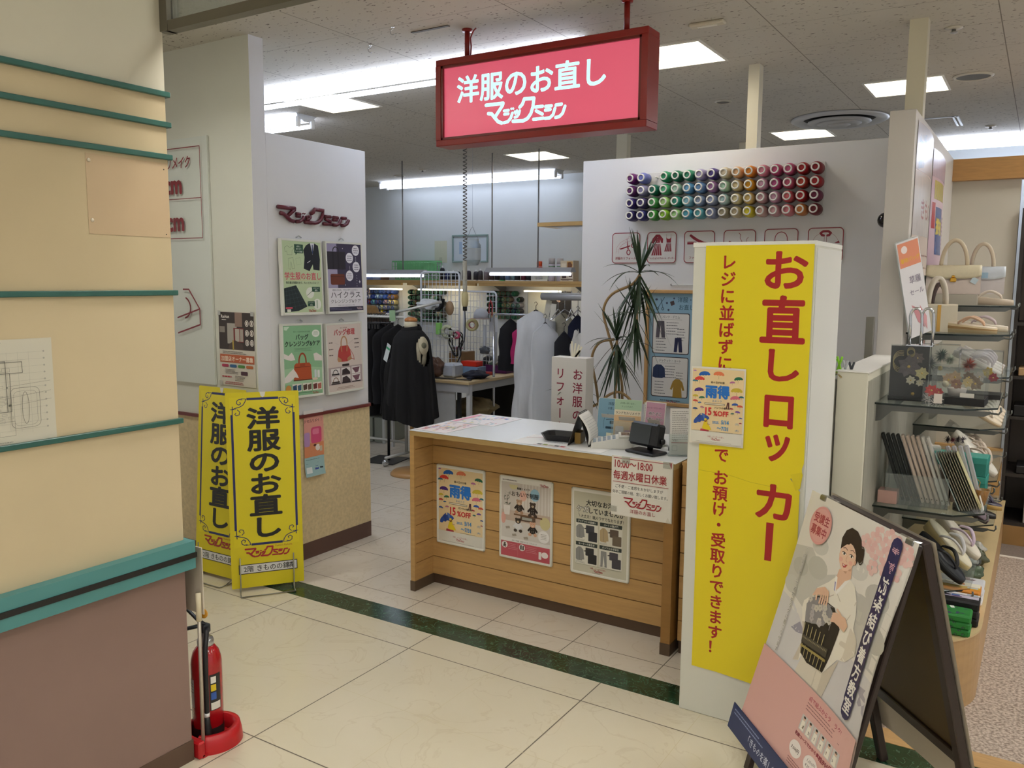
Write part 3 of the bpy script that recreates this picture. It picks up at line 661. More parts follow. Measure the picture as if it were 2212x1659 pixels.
def mend_poster(P):
    P.rect(1.5, 1.8, 29, 40.4, '#cfcbb6'); P.text('大切なお洋服、', 8.2, 8.0, 3.1, '#2a2c28', bold=.03, sx=.95)
    P.text('ケガ', 3.0, 11.6, 3.5, '#2a2c28', bold=.075); P.text('ケガ', 3.0, 11.6, 3.5, '#efeee4', bold=.01); P.text('していませんか', 9.4, 11.8, 3.1, '#2a2c28', bold=.03, sx=.9)
    P.line([(4.2, 12.6), (5.0, 14.3)], .2, '#2a2c28'); P.text('大丈夫！職人ワザでなおります！', 5.4, 14.6, 1.9, '#2a2c28', bold=.012, sx=.85); P.line([(27.6, 13), (26.8, 14.8)], .2, '#2a2c28')
    for i, (x, y, s_, ca, cb) in enumerate(((2.8, 15.6, 'ジャケットの虫食い', '#3c3e44', '#2f3138'), (15.8, 15.6, 'コートの焦げ穴', '#5f5146', '#6f6252'), (2.8, 27, 'セーターの糸引き', '#2d2e31', '#28292c'), (15.8, 27, 'パンツのかぎ裂き', '#4a4750', '#45434b'))):
        P.rr(x, y+.6, 12.2, 10.6, .4, '#e2dfd2'); P.rr(x+.2, y, 11.8, 1.9, .3, '#2f3a36'); P.text(s_, x+6.1, y+1.4, 1.25, '#e8e8dc', align='c', res=1, bold=.015, sx=.9)
        cg = '#8f8f8c' if i != 1 else '#b8a27c'
        if i == 3: P.poly([(x+1, y+2.8), (x+4, y+2.8), (x+4.4, y+10.6), (x+3.2, y+10.6), (x+2.6, y+5), (x+2, y+10.6), (x+.9, y+10.6)], cg)
        else: P.poly([(x+.2, y+4), (x+1.6, y+2.6), (x+3.0, y+2.6), (x+4.4, y+4), (x+5.0, y+8.8), (x+3.8, y+9), (x+3.8, y+9.6), (x+.8, y+9.6), (x+.3, y+9)], cg); P.line([(x+2.3, y+2.8), (x+2.3, y+9.4)], .12, '#5f5f5c', False)
        P.poly([(x+4.2, y+4.6), (x+5.8, y+3.9), (x+5.8, y+4.7)], '#2a2c28')
        P.rr(x+5.6, y+2.6, 4.6, 4, .3, ca); P.rr(x+7.0, y+5.6, 4.8, 4.9, .3, cb); P.lines(x+.3, y+10.1, 5, 2, .5, '#6a6a62', .14, i)
    P.line([(2.8, 38.4), (28, 38.4)], .1, '#8a8878', False); P.text('洋服・バッグのお直し', 15.5, 39.9, .9, '#a8303a', align='c', res=1); P.logo(13, 40.1, 5, '#a8303a'); P.lines(12.5, 41.7, 5.5, 1, 1, '#6a6a62', .16)
def framed(name, label, draw, loc, rz, W, Hh, fc='#e6e4d8', border=1.0, thick=.006, rot=None, round_=.9, back=None, group=None, bg='#f0ede4'):
    t = thing(name, label, 'poster', loc, rz, group, rot)
    fr = MB(); th = thick
    out = rrect(0, -Hh*.01, W*.01, Hh*.01, round_*.01) if round_ else [(0, -Hh*.01), (W*.01, -Hh*.01), (W*.01, 0), (0, 0)]
    M_ = Matrix(((1, 0, 0, 0), (0, 0, 1, 0), (0, 1, 0, 0), (0, 0, 0, 1)))
    fr.prism(out, 0, th, M=M_)
    b = border*.01
    for x0, x1, z0, z1 in ((0, W*.01, -b, 0), (0, W*.01, -Hh*.01, -Hh*.01+b), (0, b, -Hh*.01, 0), (W*.01-b, W*.01, -Hh*.01, 0)): fr.box(x0+.002, x1-.002, -.0022, .001, z0+.001, z1-.001, bev=.0008)
    fr.build('frame', mat(fc, .35), t)
    P = Print(.0002); P.rect(border*.7, border*.7, W-1.4*border, Hh-1.4*border, bg); draw(P); P.build('print', t, (0, 0, 0), rough=.3)
    return t

# poster taped on the locker (same design as the first counter poster)
P = Print(.0008); sheet(P, 20.6, 29.2, '#eeeadf'); k0 = len(P.v); Q = Print(.001); rain_poster(Q, 32, 44, .9)
for v in Q.v: pass
P2 = Print(); P2.v = [(x*20.6/32, y-.0006, z*29.2/44) for x, y, z in Q.v]; P2.f = Q.f; P2.c = Q.c
n = len(P.v); P.v += P2.v; P.f += [tuple(n+i for i in f_) for f_ in P2.f]; P.c += P2.c
o = P.build('rain_sale_poster', None, (-1.105, 3.024, 1.366)); tag(o, 'umbrella rain sale poster taped over the yellow banner on the locker', 'poster')

# ---- the wooden service counter
wood = mat('#c39a60', .45, noise=.16, scale=5, stretch=(1.2, 3, 14)); woodd = mat('#7a5526', .6); lam = mat('#dfe2e2', .25)
woode = mat('#b0925c', .5, noise=.12, scale=8)
t = thing('service_counter', 'wooden service counter with white top in front of the workshop', 'counter', (-2.065, 3.445, 0))
CW = .745
MB().box(-CW, CW, 0, .66, .858, .884).build('worktop', woode, t)
MB().box(-CW-.003, CW+.003, -.003, .663, .884, .8875, bev=.001).build('laminate_top', lam, t)
def slats(x0, x1, y, z0, z1, gz, side=0):
    b = MB(); zs = [z0]+[g for g in gz if z0 < g < z1]+[z1]
    for a, c_ in zip(zs[:-1], zs[1:]): b.box(x0, x1, y, y+.02, a+(.0025 if a != z0 else 0), c_-(.0025 if c_ != z1 else 0), wood)
    b.box(x0, x1, y+.006, y+.022, z0, z1, woodd)
    return b
GZ = [.155, .261, .365, .472, .575, .68, .782]
slats(-CW+.02, CW-.03, .165, .055, .858, GZ).build('front_panel', None, t)
MB().box(-CW+.02, CW-.03, .172, .2, 0, .055).build('plinth', mat('#4f3b2a', .5), t)
for s in (-1, 1):
    x0, x1 = (-CW, -CW+.028) if s < 0 else (CW-.045, CW)
    b = MB(); b.box(x0, x1, 0, .655, .055, .858)
    if s < 0:
        for g in GZ: b.box(x1-.0005, x1+.0005, .012, .165, g-.002, g+.002, woodd)
    o = b.build('side_panel', None, t); o.data.materials.clear()
    for m_ in (wood if s < 0 else mat('#9a7038', .5, noise=.12, scale=6, stretch=(1, 1, 8)), woodd): o.data.materials.append(m_)
    if s < 0:
        for p in o.data.polygons: p.material_index = 0 if p.index < 6 else 1
    MB().box(x0-.002, x1+.002, -.002, .655, 0, .056).build('kick_plate', mat('#5a4938', .4, .2), t)
t2 = thing('side_counter', 'narrow wooden counter section between the service counter and the white locker', 'counter', (-1.2, 3.5, 0))
slats(-.105, .1, 0, .06, .872, GZ).build('front_panel', None, t2)
MB().box(-.108, .102, -.002, .6, .872, .886).build('worktop', wood, t2); MB().box(-.1, .098, .02, .58, .06, .872).build('body', woodd, t2); MB().box(-.1, .098, .004, .58, 0, .06).build('plinth', mat('#4f3b2a', .5), t2)
Yp = 3.6095
framed('rain_sale_poster', 'framed umbrella rain sale poster on the counter front, leftmost of three', rain_poster, (-2.752, Yp-.007, .682), 0, 32, 44, group=None)
framed('teddy_bear_poster', 'framed poster of four teddy bears in school uniforms, middle of the counter front', bear_poster, (-2.340, Yp-.007, .676), 0, 32, 44)
framed('mending_poster', 'framed grey-green mending poster half covered by the opening hours notice', mend_poster, (-1.915, Yp-.007, .670), 0, 32, 43.5)
# opening hours notice hanging over the counter edge
P = Print(.0012); sheet(P, 29.2, 27.4, '#ebe7dd', .0008)
P.line([(1.0, .9), (27.5, .9)], .3, '#b04a50', False); P.text('10:00～18:00', .9, 5.2, 4.3, '#a01f2c', bold=.012, sx=.82, sy=1.15)
P.text('毎週水曜日休業', .9, 10.4, 4.0, '#a01f2c', bold=.014, sx=.93, sy=1.1); P.line([(.8, 11.9), (27.8, 11.9)], .25, '#b04a50', False)
P.rr(1.0, 12.5, 26.4, 5.4, .5, '#efece4')
P.text('ご不便・ご迷惑をおかけしますが', 13.6, 14.6, 1.7, '#39352f', align='c', bold=.01, sx=.92); P.text('何卒ご理解の程、宜しくお願い致します。', 14.6, 17.2, 1.7, '#39352f', align='c', bold=.01, sx=.86)
P.logo(6.6, 18.7, 18, '#a01f2c', .62); P.text('洋服のお直し', 15.8, 25.6, 2.1, '#a01f2c', align='c')
P.poly([(27.6, .3), (29.0, .3), (28.9, 3.0)], '#a01f2c'); P.poly([(27.8, 25.0), (29.2, 27.4), (26.8, 27.4)], '#dcd6c8')
t = thing('opening_hours_notice', 'white notice with red opening hours hanging from the counter edge', 'notice', (-1.622, 3.4385, .892), .0)
P.build('printed_sheet', t, (0, 0, 0), rough=.5)
MB().box(.0, .296, .0012, .0022, -.277, 0).build('backing_sheet', mat('#ded9cc', .5), t)
for a in ((.05, .09, -.03, 0), (.25, .285, -.03, 0), (-.002, .03, -.26, -.235)): MB().box(a[0], a[1], -.0022, -.0018, a[2], a[3]).build('tape', glass('#f4f0e6', .25, .2), t)
# ================================================================ left side: signs, posters, boards, extinguisher
# ---- raised shop mark on the partition
P = Print(0); P.logo(0, 0, 57, '#5e1a2c', 2.6, sy=.62)
b_ = MB()
for p, f_ in LOGO:
    k = .57/695; pts = [((a-600)*k, 0, -(b+.13*(a-600)-768-52)*k*.62) for a, b in p]
    b_.tube(pts, .0115*f_, 8)
tag(b_.build('raised_shop_mark', mat('#5e1a2c', .4), None, (-3.650, 3.335, 2.085), PI/2), 'dark red raised katakana lettering on the white partition above the framed posters', 'lettering')
def green_uniform(P):
    P.rect(1.2, 1.2, 29.6, 40.6, '#c3d6ae')
    for k in range(14): P.poly([(random.uniform(2, 28), random.uniform(2, 38))]+[], '#b7cda2') if False else None
    P.poly([(19.5, 3.2), (22.4, 1.8), (24, 4.5), (26, 1.8), (29, 3), (30.2, 11), (29.6, 17.5), (24.6, 17), (24.3, 14), (21.5, 18), (17, 16.6), (18, 10), (17.2, 6)], '#20242e'); P.poly([(22.8, 1.8), (26, 1.8), (24.4, 8.5)], '#e8eaf0'); P.poly([(24.1, 2.6), (24.8, 2.6), (24.9, 7), (24.4, 8.2), (24, 7)], '#2c3f6a')
    P.line([(20, 13.2), (22.4, 12)], .35, '#e8eaf0'); P.rr(10.3, 2.9, 6.8, 5, .3, '#2b5340'); P.poly([(11, 7.6), (12.8, 7.6), (11.2, 9)], '#2b5340')
    for i, q in enumerate(('成長に', '合わせて', 'サイズ調整')): P.text(q, 13.7, 4.5+i*1.45, 1.1, '#eef3e8', align='c', res=1)
    P.line([(3, 5), (5, 4), (7, 5), (9, 4), (10, 5.5), (8.6, 6.6), (8.4, 9), (4.8, 9), (4.6, 7), (3.2, 7.4), (3, 5)], .14, '#5e7a58'); P.line([(5.6, 11), (9, 10.6), (10, 16.6), (8.2, 17), (7.4, 12.8), (7, 17.2), (5.6, 17), (5.6, 11)], .14, '#5e7a58'); P.line([(11, 11), (14.5, 10.4), (15.2, 14), (11.8, 14.6), (11, 11)], .12, '#8fae86')
    P.text('学生服のお直し', 2.0, 22.6, 4.1, '#d0566a', bold=.018, sx=1.0, sy=1.1); P.line([(1.6, 23.4), (30, 23.2)], .12, '#d8c08a', False); P.text('毎日着る制服だから、もっとカッコよく！', 3.0, 25.3, 1.5, '#3a4a3a', res=1, bold=.015, sx=.92)
    P.poly([(1.3, 28), (10.5, 26.2), (18.6, 38.4), (12, 40.8), (1.3, 41.6)], '#283236')
    for k in range(5): P.line([(3+k*1.8, 27.4-k*.2), (2.5+k*3.6, 41.2-k*.6)], .12, '#4a5f60', False)
    for k in range(5): P.line([(1.4, 30+k*2.3), (11.6+k*1.6, 28.2+k*2.2)], .12, '#4a5f60', False)
    P.ell(21.2, 30.5, 3.2, 3.2, '#eef2e6'); P.line([(19, 32), (23.5, 29)], .3, '#5e7a58'); P.rr(22.8, 27.0, 6.4, 2.9, .3, '#2b5340'); P.text('ボタンの', 26, 28.3, 1.1, '#eef3e8', align='c', res=1); P.text('補強', 26, 29.5, 1.1, '#eef3e8', align='c', res=1)
    P.ell(26.6, 37.2, 3.2, 3.2, '#eef2e6'); P.rr(25.9, 34.8, 1.2, 4.8, .3, '#b7c6b0'); P.rr(19.0, 35.4, 5.6, 2.9, .3, '#2b5340'); P.text('ファスナー', 21.8, 36.6, 1.0, '#eef3e8', align='c', res=1); P.text('交換', 21.8, 37.9, 1.0, '#eef3e8', align='c', res=1)
    P.rr(2, 38.6, 5.2, .9, .4, '#d0566a'); P.rect(3.0, 39.8, 2.8, 1.6, '#e8ece0'); P.logo(19.5, 40.2, 6, '#a8303a')
def dark_care(P):
    P.rect(1.2, 1.2, 29.6, 26.6, '#3b3650'); P.rect(1.2, 1.2, 8.2, 26.6, '#9b95b5'); P.rect(1.2, 6, 15.5, 10.6, '#29252f'); P.rect(5.6, 6, 1.2, 10.6, '#1c1922'); P.rect(10, 6, 1.2, 10.6, '#1c1922'); P.line(arc(8.6, 5.6, 2.4, PI, 2*PI), .7, '#1c1922')
    P.rect(1.2, 16.6, 8.2, 11.2, '#a59fbe'); P.rr(3.4, 19.4, 12, 6.4, 1.0, '#6b3424'); P.rect(3.6, 20.8, 11.4, .3, '#4a2218')
    for x, y in ((26, 4.9), (20.3, 9.6), (26, 15.0), (19.8, 20.4)):
        P.ell(x, y, 3.2, 3.2, '#eceaf2', 24); P.lines(x-2.2, y-1.4, 4.4, 3, 1.3, '#5b5570', .4, int(x*y), 'c')
    for k in range(5): P.line([(26, 9+k*.8), (25.6, 9.3+k*.8)], .22, '#eceaf2'); P.line([(20, 14.4+k*.8), (20.3, 14.7+k*.8)], .22, '#eceaf2'); P.line([(26, 20+k*1.6), (26.2, 20.4+k*1.6)], .22, '#eceaf2')
    for x, y, r in ((14.5, 4, .3), (9, 3, .2), (15.6, 26, .35), (28.6, 24, .8)): P.poly([(x, y-r*1.4), (x+r*.4, y-r*.4), (x+r*1.2, y), (x+r*.4, y+r*.4), (x, y+r*1.4), (x-r*.4, y+r*.4), (x-r*1.2, y), (x-r*.4, y-r*.4)], '#f4f2fa')
    P.rect(1.2, 27.8, 29.6, 11.4, '#e9e6ec'); P.text('頑固な汚れも、プロの手でよみがえる。', 16, 29.6, 1.3, '#4a4658', align='c', res=1)
    P.text('ハイクラス', 2.6, 33.6, 4.5, '#2a2833', bold=.004, sx=1.18); P.text('クレンジング&ケア', 2.4, 36.8, 2.6, '#2a2833', sx=1.18); P.text('HIGH CLASS CLEANSING & CARE', 16, 38.6, .95, '#8a8698', align='c', res=1)
    P.rect(1.2, 39.2, 29.6, 2.6, '#2d2a44'); P.lines(2, 39.9, 20, 2, .8, '#8a86a8', .22, 3); P.logo(25, 39.8, 5, '#e0c8cc')
def bag2d(P, x, y, s, c1, c2, c3=None):
    P.line([(x-.42*s, y)]+[(x+.42*s*math.cos(a), y-.75*s*math.sin(a)-.1*s) for a in [PI-PI*k/10 for k in range(11)]]+[(x+.42*s, y)], .16*s, c2)
    P.poly([(x-s, y+.2*s), (x-.8*s, y), (x+.8*s, y), (x+s, y+.2*s), (x+1.08*s, y+1.5*s), (x-1.08*s, y+1.5*s)], c1); P.line([(x-.9*s, y+.35*s), (x+.9*s, y+.35*s)], .06*s, c3 or c2, False)
    P.rr(x-.3*s, y+.05*s, .6*s, .3*s, .05*s, c2)
def bag_care(P):
    P.rect(1.2, 1.2, 29.6, 40.6, '#8fbf95'); P.poly([(1.2, 26), (16, 25), (30.8, 26.4), (30.8, 36), (1.2, 35)], '#a9cfa9')
    P.poly([(1.8, 1.8), (6, 1.8), (3.6, 4), (1.8, 3.6)], '#cfe3cf'); P.text('BAG CLEANSING&CARE', 15.4, 5.2, 1.2, '#2f5a3c', align='c', res=1); P.ell(26.4, 6, 3.1, 2.2, '#eef4ea'); P.lines(24.4, 5, 4, 3, .7, '#7a9a80', .22, 4, 'c')
    P.text('バッグ', 15.4, 9.2, 3.4, '#22342a', bold=.03, align='c'); P.text('クレンジング&ケア', 15.8, 13.0, 3.4, '#22342a', bold=.03, align='c', sx=.95); P.lines(7.5, 14.4, 16.5, 3, .7, '#4f7a5a', .2, 9, 'c')
    P.poly([(1.2, 17), (4.6, 18.4), (7, 16.6), (8.4, 18.2), (9.6, 21), (6.4, 21.4), (1.2, 20)], '#efe8e2'); P.poly([(30.8, 19.6), (26.4, 17.4), (24, 18), (24.8, 22), (30.8, 22.4)], '#efe8e2')
    bag2d(P, 15.2, 23, 6.6, '#b4532f', '#9a4426', '#7d3520'); P.rect(7.8, 32.6, 15, .6, '#5a3220'); P.poly([(1.2, 31), (5, 28), (8, 26), (10.6, 29), (12, 31.6), (9, 31), (5, 33.4), (1.2, 34)], '#efe8e2')
    P.rr(24.4, 27.4, 1.7, 4.6, .6, '#dfe8ea'); P.rr(26.8, 27.8, 1.9, 4.4, .5, '#f0f2f0'); P.ell(24.8, 32.8, 2.2, .8, '#e8d8c8')
    P.ell(3.8, 37.4, 2.1, 2.1, '#d8964a')
    for i, (a, b2) in enumerate((('#2f4f66', '#3a6078'), ('#5a4238', '#6a5040'), ('#6a2f2c', '#b86a5a'))): P.rect(6.8+i*8, 34.9, 7.2, 4.6, '#efeae0'); P.poly([(7.1+i*8, 36), (10.2+i*8, 35.4), (10.2+i*8, 38.6), (7.3+i*8, 39)], a); P.poly([(10.7+i*8, 36), (13.7+i*8, 35.4), (13.6+i*8, 38.8), (11+i*8, 39)], b2)
    P.lines(10, 40.2, 12, 1, 1, '#2f5a3c', .3, 2); P.logo(22.4, 40.3, 5, '#a8303a')
def bag_repair(P):
    P.rect(1.2, 1.2, 29.6, 40.6, '#ddd0c8'); P.text('BAG REPAIR', 15.5, 3.6, 1.1, '#8a5a4a', align='c', res=1); P.text('バッグ修理', 16.0, 7.4, 4.1, '#b5343c', bold=.03, align='c', sx=.9)
    P.line([(15.4-2.6, 16)]+[(15.4+2.6*math.cos(a), 13-4.4*math.sin(a)) for a in [PI-PI*k/10 for k in range(11)]]+[(18, 16)], .9, '#b98a63')
    P.poly([(10.4, 17), (12, 14.4), (18.8, 14.2), (20.6, 17), (21.8, 23), (18, 24.2), (10, 24), (9.2, 22.6)], '#b8433f'); P.poly([(9.2, 22.6), (9.6, 20.6), (12.6, 22.4), (12.8, 24.1), (10, 24)], '#b98a63'); P.poly([(21.8, 23), (21, 20.4), (17.8, 22.2), (18, 24.2)], '#b98a63'); P.line([(20.8, 17), (23.5, 21), (24, 23.5), (21.5, 22.4)], .35, '#b8433f')
    for s_ in (-1, 1): P.line([(15.4+s_*2.6, 14.6), (15.4+s_*2.2, 17.6)], .8, '#b98a63')
    for x, y in ((2.4, 11.6), (2.4, 15.6), (2.4, 19.2), (24.6, 10.4), (24.6, 13), (24.6, 15.6)): P.lines(x, y, 4.6, 1, 1, '#5a4a44', .55, int(x+y)); 
    P.line([(7.4, 12), (10.6, 13.4)], .08, '#9a8a82'); P.line([(24.2, 10.8), (19, 13.4)], .08, '#9a8a82')
    P.rect(1.2, 27, 29.6, 10.8, '#b9a7a8'); P.rr(13, 25.5, 6.4, 1.4, .7, '#2f2526')
    for i in range(3):
        for j in range(2):
            x, y = 3.2+i*9, 27.8+j*4.8; P.rect(x, y, 7.8, 4.4, '#e9e4e2')
            if i == 0: P.line([(x+1, y+3.4)]+[(x+3.9+2.2*math.cos(a), y+3.2-2.4*math.sin(a)) for a in [PI-PI*k/8 for k in range(9)]]+[(x+6.8, y+3.4)], .5, ['#1f1a1c', '#8a6a50'][j]); P.rect(x+.6, y+3.2, 6.6, .9, '#2a2224')
            elif i == 1: P.poly([(x+.4, y+4.4), (x+.8, y+1.2), (x+4.4, y+.4), (x+7.6, y+3), (x+7.6, y+4.4)], '#3c2d31')
            else: P.poly([(x+.4, y+.8), (x+7.4, y+.5), (x+6, y+3.6), (x+3.4, y+4.2)], '#7d5562'); P.line([(x+.5, y+1), (x+3.8, y+2.4), (x+7.3, y+.7)], .15, '#5a3a46')
        P.rect(3.2+i*9, 36.8, 7.8, .7, '#2f2526')
    P.lines(7, 39.6, 17, 2, .8, '#8a5a4a', .25, 4, 'c')
XF = -3.638
for i, (nm, lb, dr, y, z, rx, fx) in enumerate((('uniform_poster', 'framed green poster for school uniforms with blazer and pleated skirt, upper left of four', green_uniform, 3.335, 1.907, 0, 0), ('cleansing_poster', 'framed dark navy poster with white circles and handbag, upper right of four', dark_care, 3.683, 1.905, 0, 0),
        ('bag_care_poster', 'framed green poster of an orange-brown handbag, lower left of four', bag_care, 3.328, 1.428, 0, 0), ('bag_repair_poster', 'framed beige poster of a red handbag with repair photos, lower right of four', bag_repair, 3.672, 1.415, 0, 0))):
    t = framed(nm, lb, dr, (XF, y, z), 0, 32, 43.3, '#e2e3da', 1.3, .02, round_=0, rot=(-.035*(1 if i != 3 else .5), [.008, -.004, .022, -.012][i], PI/2))
    MB().tube([(.14, .02, .012), (.16, .018, .022), (.18, .02, .012)], .004, 6).build('hanging_hook', glass('#e6e8e8', .4), t)

# ---- low pink leaflet poster, curled, on the wainscot
P = Print(0)
P.rect(0, 0, 15.4, 40, '#e9d3cf'); P.rect(0, 0, 15.4, 2.4, '#efeceb'); P.rect(0, 2.4, 15.4, 26, '#df9e92'); P.text('ドセルリメイク', 15.0, 7.4, 2.5, '#3a2a2a', bold=.012, align='r', sx=.85)
P.rect(0, 20, 15.4, 8.4, '#d98f66'); P.rr(5.6, 10.5, 8.4, 9.8, 1.6, '#d6517f'); P.rr(6.8, 11.6, 5.8, 3.4, 1.2, '#e682a4'); P.rr(0, 13.2, 4.6, 8.6, 1.2, '#b78fc4'); P.ell(11, 23.2, 2.0, 2.0, '#f4ece8'); P.ell(8.6, 21.6, 1.2, .7, '#5a2f2a'); P.rr(12.4, 22.6, 2, 3.2, .2, '#c9c4b0')
P.rect(0, 28.4, 15.4, 11.6, '#9fc2c6'); P.lines(1, 29.8, 13, 4, 1.2, '#4a6a70', .3, 5); P.rr(8, 34.2, 3, 3, .8, '#3a4f9a'); P.rr(12, 34.6, 2.6, 1.6, .3, '#22303a'); P.rr(1, 34.4, 4.6, 3.6, .3, '#e4ecec')
finely(P, 1.0, 2.0, lambda a, b2, c2: (a, b2-.012*max(0, (-c2-.30)/.10)**2-.006*max(0, (a-.12)/.034)**2, c2))
b_ = P.to_mb(.35); b_.grid(lambda u, v: (u*.154, .0016-.012*max(0, (v*.4-.30)/.10)**2-.006*max(0, (u*.154-.12)/.034)**2, -v*.4), 8, 20, mat('#e8e6e2', .4))
tag(b_.build('pink_school_bag_poster', None, None, (-3.652, 3.495, .905), PI/2), 'pink school-bag poster on the tan wainscot, partly behind the front yellow board', 'poster')

# ---- white printed sign panel and the franchise poster on the wall at the far left
P = Print(.012); sheet(P, 90, 140, '#d9ddd4', .012)
P.frame(-8+15, 5.4, 78, 50.8, 0, .5, '#7d1d24'); P.line([(7, 33.8), (85, 33.8)], .4, '#7d1d24')
P.text('リメイク', 76.5, 16.2, 7.4, '#7d1d24', bold=.016, align='r', shear=.15, sx=.75); P.text('50cm', 68.6, 30.5, 15, '#7d1d24', bold=.035, align='r', sx=.9); P.text('50cm', 69.6, 51.6, 15, '#7d1d24', bold=.035, align='r', sx=.9)
P.line([(66, 85.4), (71, 85.4), (80.2, 96.5), (80.2, 105.5), (60, 111)], .9, '#7d1d24'); P.line([(80.2, 96.5), (60, 102)], .9, '#7d1d24'); P.line(arc(66, 96, 6, -1.2, 1.4), 1, '#7d1d24')
P.v = [(a-.9, b2, c2) for a, b2, c2 in P.v]
tag(P.build('size_chart_sign', None, (-4.012, 3.1625, 2.47), rough=.4), 'large white panel with dark red outlined box on the wall behind the pillar', 'sign')
P = Print(.001); sheet(P, 30, 42, '#d9d2c4', .0008)
P.rect(.4, .3, 29.2, 21, '#33261f'); P.rect(7.4, 6.5, 8, 11.5, '#a9a49a'); P.rect(14, .3, 6, 8, '#8d7466'); P.rect(12.6, 9, 8.4, 8, '#7b2f2a'); P.rect(14, 9.6, 3.5, 7, '#b7b0a4'); P.rect(18, 9.6, 2.6, 7, '#a89e92'); P.poly([(9, 18), (14, 16), (20, 18), (20.6, 21.3), (8, 21.3)], '#4a3a30'); P.line([(12, 16.5), (12.2, 21)], 1.2, '#a8903a'); P.text('ReAnn', 2.3, 3.6, 2.6, '#e9e4da', bold=.02); P.lines(3, 4.4, 5, 1, 1, '#e9e4da', .4)
for i in range(3):
    for j in range(2): P.ell(23.8+j*3.9, 6.2+i*5.4, 1.55, 1.8, '#e9e4da', 16); P.ell(23.8+j*3.9, 6.2+i*5.4, 1.15, 1.4, '#5a4a42', 12); P.rr(23.3+j*3.9, 5.2+i*5.4, 1.0, 2, .2, '#e9e4da')
P.rect(1, 8.4, 4.4, 3.4, '#8a8278'); P.lines(3, 22.4, 22, 2, .9, '#6b5a50', .35, 3); P.rect(.7, 24.2, 28.6, 4.6, '#b65a30'); P.text('加盟店オーナー募集', 15, 27.8, 3.1, '#f3e2cc', bold=.02, align='c', sx=.96)
for i, c_ in enumerate(('#a52a4a', '#2f5f8a', '#4f8a3a', '#b8652f')): P.rr(2+i*6.8, 29.8, 5.8, 1.7, .8, c_)
P.lines(5, 32.6, 11, 4, .75, '#6b5a50', .3, 4); P.rr(18, 33.4, 5.6, 2.2, .5, '#4a2230'); P.lines(2, 36.6, 9, 1, 1, '#a8303a', .7, 5); P.lines(13, 36.2, 9, 4, .8, '#6b5a50', .3, 6); P.lines(3, 39.8, 18, 2, .9, '#a8303a', .4, 7, 'c')
t = thing('franchise_poster', 'poster with dark shop photo and orange band above the rear yellow board', 'poster', (-3.980, 3.1735, 1.495), 0, rot=(0, .004, 0))
P.build('print', t, (0, 0, 0)); 
for x, z in ((0, 0), (.275, 0), (0, -.4)): MB().box(x, x+.025, -.0055, -.005, z-.02, z+.004).build('tape', glass('#f4f0e6', .3, .2), t)
P = Print(.0008); sheet(P, 60, 44.5, '#d2cdbc', .0008)
P.lines(3, 1.2, 50, 1, 1, '#8f8b80', .15)
g_ = '#77756c'
for k in range(12): P.line([(3+k*4.3, 5.4), (3+k*4.3, 38+(k % 3))], .05, '#9a978c', False)
for k in range(12): P.line([(1, 6.0+k*2.95), (56, 5.6+k*2.95)], .05, '#9a978c', False); P.ell(56.4, 5.6+k*2.95, .4, .4, '#a9a69a', 10)
P.frame(3, 9, 38, 21, 0, .28, g_); P.frame(30, 9.5, 17.5, 4.6, 0, .22, g_); P.frame(36, 14, 6.5, 16, 0, .22, g_); P.frame(42.2, 20.4, 11.6, 17, 2.4, .14, g_); P.line([(48+1.4*math.cos(a), 29+6.8*math.sin(a)) for a in [2*PI*k/20 for k in range(21)]], .16, g_); P.frame(43.4, 21.8, 9.2, 14.6, 2, .08, g_)
rr_ = random.Random(4)
for k in range(90):
    x, y = rr_.uniform(4, 41), rr_.uniform(10, 34); w_, h_ = rr_.uniform(.6, 3), rr_.uniform(.4, 1.6); P.frame(x, y, w_, h_, 0, .07, g_)
for k in range(26): P.rect(rr_.uniform(8, 41), rr_.uniform(12, 33), rr_.uniform(.3, 1.2), rr_.uniform(.2, .9), '#5e5c54')
P.line([(41, 19.4), (58, 18.2)], .1, g_, False); P.line([(41, 24.2), (58, 22.4)], .1, g_, False); P.line([(41, 27.6), (58, 26)], .1, g_, False)
P.frame(3, 34, 40, 6, 0, .12, g_); P.lines(8, 42.4, 44, 2, .9, '#8f8b80', .3, 8)
P.v = [((a-.60)*.7, b2, c2*.67) for a, b2, c2 in P.v]
tag(P.build('floor_plan_sheet', None, (PX+.0015, 1.342, 1.508), PI/2), 'paper architectural floor plan stuck on the pillar wall at the left edge', 'plan')

pf = thing('clear_film_patch', 'pale square film patch stuck on the pillar under the third green rail', 'film patch', (PX, 1.475, 1.81))
MB().box(.0005, .0012, 0, .276, 0, .235).build('film', mat('#c9b08e', .4, noise=.05, scale=6), pf)
for y, z in ((.012, .04), (.01, .215)): MB().lathe([(.006, 0), (.005, .002), (.001, .003)], 12, M=T(.0012, y, z) @ RY(PI/2)).build('pin_cap', mat('#d8cdb8', .3), pf)
for y, z in ((.262, .01), (.262, .215)): MB().lathe([(.0022, 0), (.001, .001)], 8, M=T(.0012, y, z) @ RY(PI/2)).build('nail', mat('#2a2420', .5), pf)

